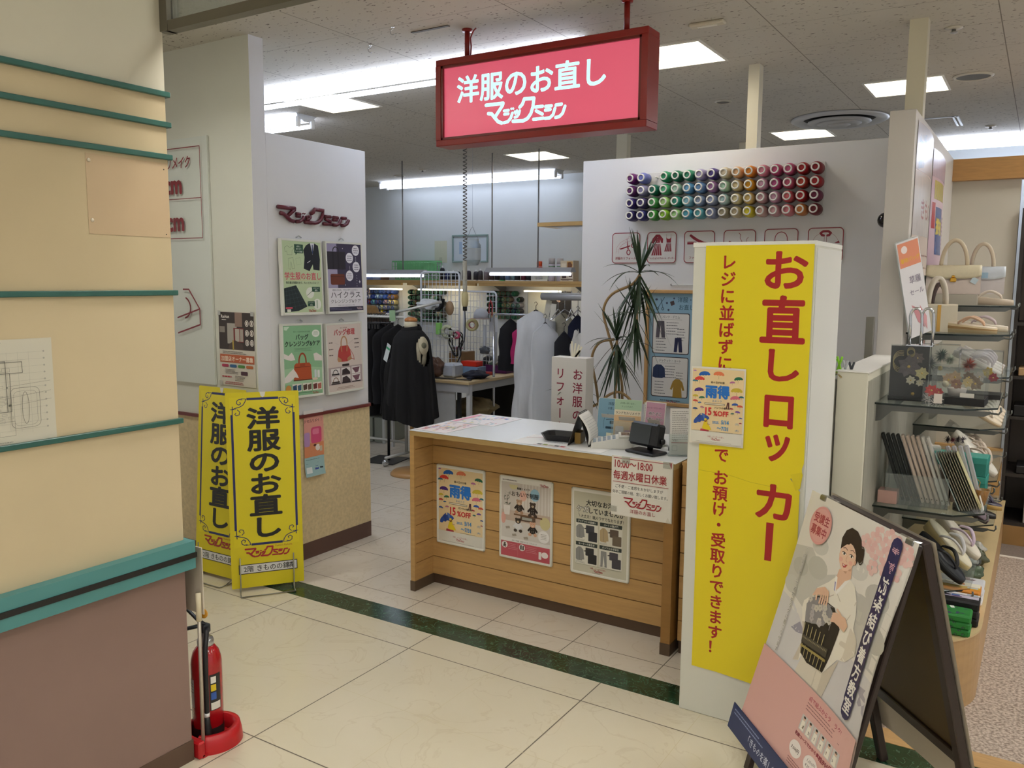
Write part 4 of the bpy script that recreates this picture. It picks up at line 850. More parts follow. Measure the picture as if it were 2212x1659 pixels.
# ---- yellow boards on wire stands
def corner(P, x, y, sx, sy):
    n = '#1c2464'
    def L(pts, w=.5): P.line([(x+sx*a, y+sy*b) for a, b in pts], w, n)
    L([(7.4, 0), (7.0, 1.6), (5.8, 3.4), (4.0, 4.4), (1.6, 5.0), (0, 5.6)], .42); L([(5.6, .4), (4.2, 0), (2.9, .9), (2.7, 2.4), (3.8, 3.2), (4.8, 2.6), (4.4, 1.7)], .4); L([(.5, 4.0), (.3, 8.4)], .42)
    L([(-.6, 5.6), (2.2, 5.6)], .32); L([(3.0, 5.8), (4.2, 7.0), (3.8, 8.6), (2.4, 9.0), (1.6, 8.2), (2.3, 7.5)], .36); L([(7.4, 0), (5.0, -.2)], .3)
def yellow_board(loc, rz, label, tilt):
    t = thing('yellow_sign_board', label, 'sign board', loc, rz, 'yellow boards on wire stands')
    bd = MB(); bd.prism(rrect(0, 0, .38, 1.06, .006), 0, .004, M=Matrix(((1, 0, 0, 0), (0, 0, 1, 0), (0, 1, 0, 0), (0, 0, 0, 1)))); bo = bd.build('board', mat('#e3d21c', .4), t, (0, 0, .02)); bo.rotation_euler = (-tilt, 0, 0)
    P = Print(.0003); n = '#1c2464'; Y = '#e8d81f'
    P.rect(2.4, 3.0, 33.2, 82.5, n); P.rect(3.6, 4.3, 30.8, 79.9, Y); P.rect(2.0, 2.6, 8.8, 9.5, Y); P.rect(27.2, 2.6, 8.8, 9.5, Y); P.rect(2.0, 76.4, 8.8, 9.5, Y); P.rect(27.2, 76.4, 8.8, 9.5, Y)
    corner(P, 3, 3.6, 1, 1); corner(P, 35, 3.6, -1, 1); corner(P, 3, 84.9, 1, -1); corner(P, 35, 84.9, -1, -1)
    P.text('洋服のお直し', 19, 8.2, 14.6, '#14130f', bold=.031, vert=True, pitch=12.2, sx=1.22, sy=.86, res=3)
    P.text('Fashion Reform', 32.2, 87.2, 1.4, '#a8272c', align='r', res=1); P.logo(7.6, 86.9, 23, '#a8272c', .95, sy=.95)
    P.rect(3.8, 95.8, 30.8, 5.4, '#2a2824'); P.rect(4.2, 96.2, 30.0, 4.6, '#dfdfdc'); P.text('2階 きものの錦', 6.3, 99.9, 3.7, '#2a2824', bold=.01, sx=.95); P.text('隣', 29.0, 99.9, 3.7, '#2a2824', bold=.01)
    P.poly([(17.6, 0), (20.6, 0), (20.0, 2.4), (19.0, 3.0), (18.1, 2.2)], '#e8e6dc')
    P.v = [(a, b, c*.9725) for a, b, c in P.v]; P.build('print', bo, (0, 0, 1.06), rough=.35)
    ms = mat('#8d8a80', .3, .8); st = MB(); r = .0035
    for x in (.045, .325):
        st.tube([(x, -.010, .19), (x, -.010, .03), (x-.005, -.055, .006), (x-.004, -.10, .006)], r, 8)
        st.tube([(x-.004, -.05, .006), (x, .04, .006), (x, .085, .006), (x, .03, .13)], r, 8)
    st.tube([(.041, -.10, .006), (.321, -.10, .006)], r, 8); st.tube([(.045, .085, .006), (.325, .085, .006)], r, 8)
    st.build('wire_stand', ms, t)
yellow_board((-3.585, 2.885, 0), math.atan2(.307, .222), 'yellow board with black lettering on a wire stand, the front one of two', .045)
yellow_board((-4.02, 2.985, 0), .02, 'yellow board with black lettering standing behind, the rear one, partly covered', .07)

# ---- fire extinguisher in its red floor tray with the marker plate
t = thing('extinguisher_tray', 'red plastic floor tray with marker pole beside the pillar base', 'extinguisher stand', (-2.478, 1.862, 0)); t.scale = (.85, .85, 1)
rd = mat('#b3151d', .35, noise=.05, scale=10)
out = [(-.09, -.115), (.095, -.115), (.115, .0), (.10, .07), (.06, .115), (.0, .13), (-.06, .115), (-.09, .07)]
out = []
for i in range(28):
    a = -PI/2+PI*.13+ (2*PI-PI*.26)*i/27; out.append((.015+.115*math.cos(a), .015+.12*math.sin(a)))
b_ = MB(); n = len(out)
def ring(k, z): return [(x*k, y*k, z) for x, y in out]
vs = ring(1.05, 0)+ring(1.03, .03)+ring(.97, .062)+ring(.80, .064)+ring(.76, .012)
fs = [(j*n+i, j*n+(i+1), (j+1)*n+i+1, (j+1)*n+i) for j in range(4) for i in range(n-1)]
b_.add(vs, fs, rd, True)
b_.box(.005, .10, -.118, -.085, 0, .062, rd, bev=.006); b_.box(-.085, -.03, -.118, -.085, 0, .058, rd, bev=.006); b_.box(-.08, .10, -.10, .10, .0, .012, rd)
b_.build('tray', None, t)
MB().tube([(.084, -.085, .05), (.088, -.084, .52)], .0075, 10).build('pole', mat('#b9b1a2', .35, .6), t)
MB().tube([(.0875, -.084, .50), (.089, -.084, .60)], .011, 10).build('pole_clip', mat('#d8ccae', .5), t)
MB().box(-.10, .100, -.070, -.065, .52, .76, bev=.001).build('marker_plate', mat('#c9bfae', .5), t)
t = thing('fire_extinguisher', 'red fire extinguisher standing in the red tray beside the pillar', 'fire extinguisher', (-2.490, 1.878, .0125)); t.scale = (.87, .87, .97)
MB().lathe([(.058, 0), (.0625, .006), (.0625, .29), (.060, .31), (.052, .335), (.036, .355), (.026, .362)], 32).build('cylinder', mat('#a50f18', .18, spec=.7), t)
MB().lathe([(.0628, .0), (.0632, .03), (.0632, .05)], 32, caps=False).build('base_ring', mat('#1c1a1a', .5), t)
MB().lathe([(.031, .356), (.034, .362), (.034, .378), (.030, .386), (.016, .392), (.014, .41)], 20).build('neck_collar', mat('#b9bcc0', .25, .9), t)
hd = MB(); hd.box(-.014, .014, -.016, .02, .405, .438, bev=.004); hd.tube([(0, .01, .43), (-.02, -.015, .452), (-.050, -.045, .50)], .012, 8, flat=.6); hd.tube([(0, .01, .418), (-.02, -.02, .432), (-.055, -.052, .424)], .012, 8, flat=.6)
hd.build('lever', mat('#3c4146', .35, .6), t)
MB().lathe([(.017, -.003), (.019, 0), (.017, .003)], 18, M=T(-.005, .0, .478) @ RX(PI/2) @ RY(.4)).build('safety_pin', mat('#d99a2c', .4), t)
MB().tube([(.012, 0, .42), (.035, -.02, .415), (.056, -.045, .37), (.063, -.052, .30), (.062, -.052, .14), (.058, -.05, .06)], .0105, 10).build('hose', mat('#17171a', .5), t)
MB().lathe([(.012, .11), (.012, .125)], 12, M=T(.06, -.052, 0)).build('hose_band', mat('#e6e6e6', .4), t)
MB().lathe([(.011, .11), (.013, .08), (.024, .03), (.026, .02)], 14, M=T(.06, -.052, 0)).build('nozzle', mat('#141416', .45), t)
def wrap(name, parent, r, z0, z1, a0, a1, cols, n=10):
    b_ = MB(); H_ = z1-z0
    for (f0, f1, b0, b1, c_) in cols:
        b_.grid(lambda u, v: ((r+.0002*(1+cols.index((f0, f1, b0, b1, c_))))*math.cos(a0+(a1-a0)*(f0+(f1-f0)*u)), (r+.0002*(1+cols.index((f0, f1, b0, b1, c_))))*math.sin(a0+(a1-a0)*(f0+(f1-f0)*u)), z0+H_*(b0+(b1-b0)*v)), n, 1, mat(c_, .35))
    return b_.build(name, None, parent)
wrap('instruction_label', t, .0628, .12, .26, -.50, .30, [(0, 1, 0, 1, '#1b1b1d'), (.08, .92, .02, .22, '#e8e4da'), (.1, .55, .3, .5, '#2a57a8'), (.1, .55, .54, .72, '#e0c21c'), (.1, .55, .76, .94, '#ece8e0')])
wrap('paper_label', t, .0628, .13, .24, -2.2, -1.6, [(0, 1, 0, 1, '#cfcfd0'), (.1, .9, .62, .66, '#8d8d8f'), (.1, .9, .72, .76, '#8d8d8f'), (.1, .9, .82, .86, '#8d8d8f'), (.1, .9, .52, .56, '#8d8d8f')])
# ================================================================ things on the counter
TZ = .8885
P = Print(.0005); sheet(P, 29.7, 21, '#f0e6e6', .0004); 
for k in range(46): P.rr(random.uniform(.5, 26), random.uniform(.5, 18), random.uniform(1, 5), random.uniform(.4, 1.6), .3, random.choice(['#e0a0b4', '#a8c0e0', '#f0c8b0', '#c7b0d8', '#9ab89a', '#d87f8c', '#7f98c4', '#e8dca0', '#b8a8a0']))
P.text('お直し料金', 2, 4, 3, '#c25a74', bold=.01)
o = P.build('price_leaflet', None, (-2.80, 3.475, TZ+.0005), .04, rot=(-PI/2, 0, 1.53)); tag(o, 'colourful leaflet under the clear mat at the left end of the counter top', 'leaflet')
P = Print(.0005); sheet(P, 29.7, 30, '#f2ecee', .0004)
for k in range(60): P.rr(random.uniform(.5, 26), random.uniform(.5, 27), random.uniform(1, 4), random.uniform(.4, 1.8), .3, random.choice(['#e8b4c0', '#a8d0e0', '#f0d0c0', '#c7c0e8', '#9ac8c0', '#d8a0ac', '#7fa8d4', '#e8dcb0']))
P.rect(1, 1, 27, 3, '#e59aae')
o = P.build('service_leaflet', None, (-2.80, 3.785, TZ+.0005), rot=(-PI/2, 0, 1.56)); tag(o, 'pink and blue leaflet at the far left corner of the counter top', 'leaflet')
P = Print(.0004); sheet(P, 50, 24, '#e9e8e6', .0003); P.line([(1, 9), (13, 1.4), (31, 1.4)], .4, '#a8303a'); P.line([(13, 23), (33, 22.8)], .4, '#a8303a'); P.lines(14, 6, 14, 6, 1.6, '#8890b0', .5, 4); 
for k, c_ in enumerate(('#2a2826', '#8a9a3a', '#b8b0a0', '#2a2826', '#a8303a')): P.rect(14+k*3.2, 19.6, 2.6, 2.2, c_)
o = P.build('guide_sheet', None, (-2.19, 3.70, TZ+.0003), rot=(-PI/2, 0, 0)); tag(o, 'white guide sheet with red line lying under the black tray', 'sheet')
# tray
t = thing('change_tray', 'shallow black plastic tray on the counter left of the desk calendar', 'tray', (-2.0, 3.65, TZ+.001), .12)
k8 = [(-.095, -.045), (-.07, -.07), (.07, -.07), (.095, -.045), (.095, .045), (.07, .07), (-.07, .07), (-.095, .045)]
b_ = MB(); vs = [(x*.8, y*.8, 0) for x, y in k8]+[(x, y, .032) for x, y in k8]+[(x*1.03, y*1.04, .033) for x, y in k8]+[(x*.95, y*.93, .030) for x, y in k8]+[(x*.76, y*.74, .006) for x, y in k8]
fs = [list(range(8))[::-1]]+[(j*8+i, j*8+(i+1) % 8, (j+1)*8+(i+1) % 8, (j+1)*8+i) for j in range(4) for i in range(8)]+[[32+i for i in range(8)]]
b_.add(vs, fs); b_.build('tray_body', mat('#17171a', .3), t)
MB().prism([(x*.72, y*.7) for x, y in k8], .0065, .008).build('liner', mat('#9c9a94', .7, noise=.2, scale=80), t)
# desk calendar
t = thing('desk_calendar', 'open A-frame desk calendar with white pages and a dark cardboard stand', 'calendar', (-1.875, 3.63, TZ+.001), -1.35)
b_ = MB(); b_.add([(-.09, -.05, 0), (.09, -.05, 0), (.085, 0, .15), (-.085, 0, .15)], [(0, 1, 2, 3)]); b_.build('front_board', mat('#2f2c2a', .6), t, solid=.003)
b_ = MB(); b_.add([(-.09, .055, 0), (.09, .055, 0), (.085, .004, .15), (-.085, .004, .15)], [(0, 1, 2, 3)]); b_.build('back_board', mat('#2f2c2a', .6), t, solid=.003)
MB().box(-.06, .03, -.03, .0, .0, .055).build('wood_weight', mat('#a8843c', .5, noise=.2, scale=14), t)
b_ = MB()
b_.grid(lambda u, v: (-.088+.176*u, .006+.05*v+.022*math.sin(PI*v), .152-.148*v), 6, 10); pg_ = b_.build('pages', mat('#ece9e4', .5), t, solid=.004)
b_ = MB()
for k in range(9): b_.grid(lambda u, v, k=k: (-.075+.15*u, .0105+.05*(.16+.085*k+.006*v)+.022*math.sin(PI*(.16+.085*k+.006*v)), .1525-.148*(.16+.085*k+.006*v)), 3, 1)
b_.build('ruled_lines', mat('#9a9a9e', .6), pg_)
b_ = MB()
for k in range(8): b_.tube([(-.06+k*.017+.0, .006*math.cos(a), .152+.006*math.sin(a)) for a in [2*PI*j/10 for j in range(10)]], .0012, 5, closed=True)
b_.build('wire_binding', mat('#4a4a4c', .3, .8), t)
# card terminal / calculator
t = thing('desk_calculator', 'white desk calculator lying in the middle of the counter top', 'calculator', (-1.715, 3.635, TZ+.001), .45)
b_ = MB(); b_.prism([(-.10, 0), (.10, 0), (.10, .052), (.03, .05), (-.10, .024)], -.062, .062, M=Matrix(((1, 0, 0, 0), (0, 0, 1, 0), (0, 1, 0, 0), (0, 0, 0, 1)))); bd_ = b_.build('case', mat('#d6d4cc', .4), t)
sl = math.atan2(.026, .13)
b_ = MB()
for i in range(5):
    for j in range(4): b_.box(-.092+i*.023, -.075+i*.023, -.05+j*.026, -.031+j*.026, .024+(i*.023+.01)*.2, .0275+(i*.023+.01)*.2, bev=.002)
ks = b_.build('keys', mat('#8f9aa6', .5), t)
b_ = MB(); b_.box(.03, .095, -.052, .052, .052, .062, bev=.002); b_.build('display_housing', mat('#dedcd4', .4), t)
MB().box(.042, .082, -.038, .036, .0621, .0632).build('display', mat('#5f4a48', .2), t)
# leaflets standing behind
def leaf(name, label, x, y, w, h, draw, rz=0, tilt=-.14, col='#efece4', hold=False):
    t = thing(name, label, 'leaflet', (x, y, TZ+.001), rz)
    P = Print(.0003); sheet(P, w, h, col, .0015); draw(P); P.v = [(a-w*.005, b, c+h*.01+.001) for a, b, c in P.v]
    o = P.build('card', t, (0, 0, 0), rough=.35); o.rotation_euler = (tilt, 0, 0)
    b_ = MB(); b_.add([(-w*.003, .004, h*.006), (w*.003, .004, h*.006), (w*.003, h*.0035, 0), (-w*.003, h*.0035, 0)], [(0, 1, 2, 3)]); b_.build('easel_back', mat('#cfcac0', .6), t, solid=.001)
    if hold:
        MB().box(-w*.005-.004, w*.005+.004, -.012, -.009, 0, h*.005).build('acrylic_front', glass(alpha=.12), t)
        MB().box(-w*.005-.004, w*.005+.004, -.012, .05, 0, .003).build('acrylic_base', glass(alpha=.2), t)
    return t
def blue_leaf(P):
    P.rr(.2, .2, 12.1, 19.6, 1.0, '#7fa6bc'); P.text('洋服', 5.4, 3.4, 1.7, '#2b4656', bold=.01); P.text('お直し料金', 5.4, 5.6, 1.5, '#2b4656', bold=.01, sx=.8)
    P.line([(4, 9.5), (3.6, 12.5), (3.8, 15.5)], .14, '#2b4656'); P.ell(5.6, 9.0, .9, 1.0, '#2b4656'); P.line([(5, 11), (8, 10.6), (10.5, 11), (10.5, 13.8), (11.5, 14.4)], .3, '#2b4656'); P.rr(4.8, 14.4, 7, 1.2, .3, '#2b4656'); P.rr(7, 11.4, 3.6, 1.6, .3, '#2b4656'); P.rect(5.5, 17.6, 6, 1.8, '#e6e2c8')
leaf('blue_leaflet', 'pale blue sewing machine leaflet behind the calculator', -1.835, 3.83, 12.5, 20, blue_leaf, .05)
def school_leaf(P):
    P.rect(.1, .1, 13.8, 5.2, '#a9c7aa'); P.text('6年間の想い出を、', 7, 2.3, 1.0, '#3a5a42', align='c', res=1); P.text('ずっとそばに。', 7, 4.0, 1.0, '#3a5a42', align='c', res=1); P.rect(.1, 5.3, 13.8, 16, '#dcb98c'); P.rect(.1, 5.3, 13.8, 2.6, '#e6dcc4'); P.text('ランドセルリメイク', 7, 7.3, 1.5, '#2e2620', align='c', bold=.012, sx=.95)
    for k in range(7): P.rect(.4+k*2, 8.2, .12, 6, '#cda878')
    P.rr(1.0, 13.4, 4.4, 5.0, .8, '#dcd0d2'); P.rr(1.2, 13.4, 4.0, 2.6, .8, '#efe8ea'); P.rr(5.8, 15.2, 3.2, 3.4, .6, '#b58aa2'); P.rr(8.6, 12.8, 4.6, 5.6, .9, '#dd8f8a'); P.rr(8.9, 13, 4.0, 3, .8, '#eaa8a0'); P.rect(.1, 18.6, 13.8, 2.6, '#c99a63')
leaf('school_bag_leaflet', 'green and wood-toned leaflet with three school bags, behind the calculator', -1.705, 3.77, 14, 21, school_leaf, .1, hold=True)
def pink_leaf(P):
    P.rect(.4, .4, 10.2, 20, '#c99ab0'); P.text('ロッカーでカンタン！', 5.5, 3.4, .95, '#5a2a40', align='c', res=1)
    for i, q in enumerate(('待たずに', 'お預け・受取り', 'できます')): P.text(q, 5.5, 6.6+i*2.4, 2.0 if i != 1 else 1.5, '#f4ecee', align='c', bold=.07, sx=.9); P.text(q, 5.5, 6.6+i*2.4, 2.0 if i != 1 else 1.5, '#3a2430', align='c', bold=.015, sx=.9)
    P.lines(2, 14, 7, 5, 1, '#8a5a70', .3, 4, 'c')
leaf('pink_leaflet', 'pink locker leaflet in a clear stand behind the black display', -1.565, 3.77, 11, 21, pink_leaf, -.12, hold=True)
leaf('folded_note', 'narrow white printed note between the school bag leaflet and the pink one', -1.632, 3.86, 5, 19, lambda P: P.lines(.6, 1.5, 3.6, 20, .8, '#8a8680', .25, 4), .1)
# customer display
t = thing('customer_display', 'black price display tilted on a flat black foot', 'display', (-1.515, 3.59, TZ+.001), -.3)
MB().box(-.085, .085, -.06, .045, 0, .012, bev=.004).build('foot', mat('#15161a', .35), t)
MB().tube([(0, .02, .01), (0, .03, .05)], .014, 10).build('neck', mat('#15161a', .35), t)
hd = MB(); Mh = T(0, .0, .085) @ RX(-.22); hd.box(-.085, .08, -.028, .032, -.055, .055, bev=.01, M=Mh); ho = hd.build('head', mat('#1b1c20', .3), t)
g_ = MB(); g_.box(-.080, .04, -.0295, -.0285, -.044, .044, M=Mh); g_.build('screen', mat('#33383a', .12), ho)
kn = MB(); kn.lathe([(.013, 0), (.013, .012), (.009, .014)], 14, M=Mh @ T(.08, .01, -.02) @ RY(PI/2)); kn.build('knob', mat('#141417', .4), ho)
# paper holder
t = thing('flyer_holder', 'clear holder with printed white papers at the right end of the counter', 'flyer holder', (-1.365, 3.63, TZ+.001), .5)
MB().box(-.06, .06, -.03, -.027, 0, .10).build('front_plate', glass(alpha=.15), t); MB().box(-.06, .06, -.03, .04, 0, .003).build('base_plate', glass(alpha=.2), t)
P = Print(.0002); sheet(P, 10.5, 21, '#e2dfda', .02); P.lines(.8, 1.2, 8.6, 16, .85, '#8a8884', .3, 12); P.line([(.6, 15.6), (9.9, 15.6)], .3, '#a8303a', False); P.text('お直し', 1, 14.9, 1, '#5a5854', res=1); P.frame(1, 17, 2.2, 2.2, 0, .1, '#7a7874'); P.v = [(a-.0525, b-.02, c+.2135) for a, b, c in P.v]
P.build('paper_stack', t, rot=(-.1, 0, 0))
# pen cup
t = thing('pen_cup', 'small pen cup with red cap and black pens behind the paper holder', 'pen cup', (-1.455, 3.80, TZ+.001))
MB().lathe([(.028, 0), (.03, .0), (.032, .10), (.029, .10), (.026, .006)], 20, caps=False).build('cup', mat('#d9d6cc', .4), t)
for a, l, c_ in ((.2, .17, '#b02028'), (1.7, .15, '#1c1c20'), (3.3, .165, '#2a2a30'), (4.6, .14, '#d8d8d8')):
    MB().tube([(.008*math.cos(a), .008*math.sin(a), .008), (.024*math.cos(a), .024*math.sin(a), l)], .0055, 8).build('pen', mat(c_, .35), t)
t = thing('tape_stand', 'small brown board leaning beside the pen cup', 'board', (-1.43, 3.72, TZ+.001), .4)
MB().box(-.02, .02, -.002, .002, 0, .13, M=RX(-.15)).build('board', mat('#8a6a48', .5, noise=.1), t); MB().box(-.03, .03, -.02, .02, 0, .012).build('base', mat('#2a2a2c', .5), t)
# ================================================================ thread rack on the right wall, icons, price poster
def cname(h):
    import colorsys
    r, g, b = [int(h[i:i+2], 16)/255 for i in (1, 3, 5)]; hh, l, s = colorsys.rgb_to_hls(r, g, b)
    if s < .13: return 'white' if l > .8 else 'light grey' if l > .6 else 'grey' if l > .3 else 'black'
    if l < .14: return 'near-black'
    n = [(0.03, 'red'), (.09, 'orange'), (.14, 'gold'), (.19, 'yellow'), (.27, 'lime green'), (.42, 'green'), (.52, 'teal'), (.6, 'sky blue'), (.7, 'blue'), (.8, 'purple'), (.93, 'pink'), (1.01, 'red')]
    for t_, q in n:
        if hh <= t_: base = q; break
    if base == 'red' and l > .62: base = 'pink'
    if base in ('orange', 'gold') and s < .45: base = 'beige' if l > .55 else 'brown'
    return ('pale ' if l > .68 else 'dark ' if l < .27 else '')+base
ORD = ['first', 'second', 'third', 'fourth', 'fifth', 'sixth', 'seventh', 'eighth', 'ninth', 'tenth', 'eleventh', 'twelfth', 'thirteenth', 'fourteenth', 'fifteenth', 'sixteenth']
ring_m = mat('#e6e6e2', .35); hole_m = mat('#2b2826', .6)
def spool(x, y, z, col, label, group, rim=None, full=True):
    t = thing('thread_spool', label, 'thread spool', (x, y, z), 0, group)
    r = Matrix.Rotation(PI/2, 4, 'X')
    MB().lathe([(.022, .018), (.034, .022), (.0345, .075), (.031, .098), (.023, .112)], 18, M=r).build('thread', mat(col, .55, noise=.18, scale=260, stretch=(.2, 1, .2)), t)
    MB().lathe([(.024, .109), (.0245, .117), (.0165, .118), (.016, .105)], 18, M=r, caps=False).build('tube_rim', rim or ring_m, t)
    MB().lathe([(.0165, .106), (.001, .1055)], 14, M=r, caps=False).build('tube_hole', hole_m, t)
    if full: MB().lathe([(.027, .006), (.030, .012), (.027, .02), (.012, .021)], 14, M=r).build('tube_foot', rim or ring_m, t)
    return t
rows = [['#6a1b6e', '#6f78c4', None, '#1e8a5c', '#0f6d4c', '#2f8a66', '#a79fc4', '#4b3c86', '#cfc3a8', '#e8b98a', '#e08a24', '#d8849a', '#c0507f', '#bf5582', '#a81c26', '#8f1622'],
        ['#5c2a66', '#8d8ab0', '#0c6a55', '#4ba676', '#9fc4ae', '#5b9ac4', '#6f9ac8', '#a273a6', '#a8d0b8', '#d8c89a', '#dfa021', '#cf9fb8', '#b24a80', '#bc5472', '#b63a2c', '#a81a26'],
        ['#33236e', '#4d4276', '#4c9a58', '#a5d07c', '#33907c', '#8cc0d2', '#8a9cb8', '#9aa4c4', '#a8c6c8', '#d8cfa2', '#dcc07a', '#c49aa0', '#c89ab4', '#d0606a', '#a81c24', '#6e1640'],
        ['#2d2560', '#2f2f76', '#3f9440', '#8fc23a', '#9fce86', '#4fa6c0', '#5fb0ba', '#8792b4', '#a8a088', '#c4b696', '#e0d232', '#d0aca4', '#cfa0a6', '#d8808a', '#d08244', '#6a0f22']]
RN = ['top', 'second', 'third', 'bottom']
t = thing('thread_rack_board', 'clear white peg board screwed to the right wall holding the rainbow of thread spools', 'peg board', (-1.72, 5.138, 2.067))
MB().box(-.603, .603, -.006, 0, 0, .303, bev=.002).build('board', mat('#dfdfdf', .15), t)
pg_ = MB()
for i in range(4):
    for j in range(16):
        x = -2.292+.0758*j+1.72; z = 2.334-.078*i-2.067
        b_ = MB(); b_.tube([(x, -.005, z), (x, -.045, z+.003)], .005, 6); b_.build('peg', mat('#e8e8e8', .3), t)
for i, rw in enumerate(rows):
    for j, c_ in enumerate(rw):
        if c_: spool(-2.285+.0758*j, 5.132, 2.330-.0775*i, c_, '%s spool, %s row, %s from the left on the wall board' % (cname(c_), RN[i], ORD[j]), 'thread spools on the right wall board')
# icon plates
dr = '#8c1c30'
def ic_scissor(P):
    P.line([(3, 13.4), (3.6, 9.5), (6, 6.4), (9.6, 4.6), (12, 3.8)], .14, '#c0707c'); P.line([(4.8, 13.4), (5.2, 10.4), (7, 8), (10.4, 6.2), (13.4, 5.4)], .14, '#c0707c'); P.line([(12, 3.8), (12, 2.4), (14.2, 2.8), (13.4, 5.4)], .14, '#c0707c')
    for k in range(8): P.line([(3.2+k*1.0, 12-k*1.05), (4.0+k*1.0, 12.2-k*1.1)], .1, '#c0707c')
    P.poly([(5.4, 10.4), (13.2, 8.2), (13.2, 9.0), (6.4, 11)], dr); P.poly([(10.6, 3.2), (12.2, 10.6), (11.2, 10.8)], dr); P.line([(15.4+1.4*math.cos(a), 8.4+1.4*math.sin(a)) for a in [2*PI*k/12 for k in range(13)]], .6, dr); P.line([(12+1.2*math.cos(a), 12.8+1.6*math.sin(a)) for a in [2*PI*k/12 for k in range(13)]], .6, dr)
    P.text('洋服のリフォーム', 10, 17.4, 1.9, dr, bold=.015, align='c', sx=.98)
def ic_dress(P):
    P.poly([(6, 1.8), (8.6, 1.8), (11, 4.6), (10.8, 7.2), (9.6, 7), (8.8, 4.8), (8.8, 7), (5.8, 7), (5.8, 4.8), (4.8, 7.2), (3, 7.2), (3.6, 4.4)], dr)
    for k in range(5): P.poly([(5.6+k*.75, 7.6), (6.1+k*.75, 7.6), (5.2+k*1.5-1, 15), (4.0+k*1.5-1, 15)], dr)
    P.poly([(13, 3.6), (14, 4.6), (15.4, 4.6), (16.4, 3.6), (16.2, 7), (13.4, 7)], dr); P.line([(13.2, 1.8), (13.3, 4)], .15, dr); P.line([(16.2, 1.8), (16.1, 4)], .15, dr)
    for k in range(4): P.poly([(13.4+k*.8, 7.4), (13.9+k*.8, 7.4), (13.7+k*1.3-.8, 12.6), (12.7+k*1.3-.8, 12.6)], dr)
    for k in range(3): P.ell(7.3, 3.6+k*1.2, .2, .2, '#efecea', 8)
    P.text('ファッションリフォーム・オーダー', 10, 17.4, 1.6, dr, bold=.015, align='c', sx=.72)
def ic_zip(P):
    P.poly([(3.4, 3), (4.4, 2), (9, 5), (13, 6.8), (16, 7.4), (9.6, 7.2), (6, 5.2)], dr); P.rect(2.2, 7.0, 6, 1.4, dr); P.line([(2.2, 6.6), (8, 6.4), (12, 7.4)], .2, dr, False); P.text('ファスナー交換', 10, 17.4, 1.9, dr, bold=.015, align='c')
def ic_thread(P): P.poly([(3, 7.4), (4, 6.6), (6.5, 8), (6.5, 9), (3, 9)], dr); P.line([(9.6, 2), (10.6, 3), (10.4, 5), (11.4, 7), (12.2, 8)], .3, dr); P.line([(15.4, 4.6), (14.6, 5.6), (14.4, 7.4), (14.8, 8.4)], .25, dr)
def ic_bag(P): P.line([(6.4, 7.4)]+[(10+3.6*math.cos(a), 6-4*math.sin(a)) for a in [PI-PI*k/12 for k in range(13)]]+[(13.6, 7.4)], .45, dr); P.line([(5.4, 7.4), (14.6, 7.4)], .3, dr)
def ic_fur(P):
    P.line([(3, 7.4), (4.4, 5), (7, 3.2)], .12, dr); P.line([(17, 7.4), (15.4, 5), (13, 3.2)], .12, dr); P.line([(7.2, 3.2), (8.6, 2.2), (11.4, 2.2), (12.8, 3.2), (12, 4.4), (11, 4.6)], 1.3, dr); P.line([(7.2, 3.2), (8, 4.4), (9, 4.6)], 1.3, dr); P.poly([(15, 9), (17.4, 7.6), (18, 9)], dr); P.line([(9.3, 5), (9.3, 9)], .2, dr); P.line([(10.6, 5), (10.6, 9)], .2, dr)
for x, dw, nm, lb in ((-2.454, ic_scissor, 'scissors', 'square white plate with red scissors and tape measure icon, leftmost of the row'), (-2.204, ic_dress, 'dress', 'square white plate with red dress and bodice icon, second from left'), (-1.954, ic_zip, 'zip', 'square white plate with red zip icon, partly behind the locker, third from left'),
        (-1.700, ic_thread, 'thread', 'square white plate with loose thread icon showing above the locker'), (-1.450, ic_bag, 'bag', 'square white plate with bag handle icon showing above the locker'), (-1.197, ic_fur, 'fur', 'square white plate with coat collar icon at the right end of the row')):
    b_ = MB(); b_.prism(rrect(0, -.2, .2, .2, .022), .0, .006, M=Matrix(((1, 0, 0, 0), (0, 0, 1, 0), (0, 1, 0, 0), (0, 0, 0, 1))))
    o = b_.build('service_icon_plate', mat('#dcdad8', .35), None, (x, 5.133, 1.997)); tag(o, lb, 'icon plate', 'service icon plates on the right wall')
    P = Print(.0002); P.frame(.3, .3, 19.4, 19.4, 2.2, .5, dr); dw(P); P.build('print', o, (0, 0, 0))
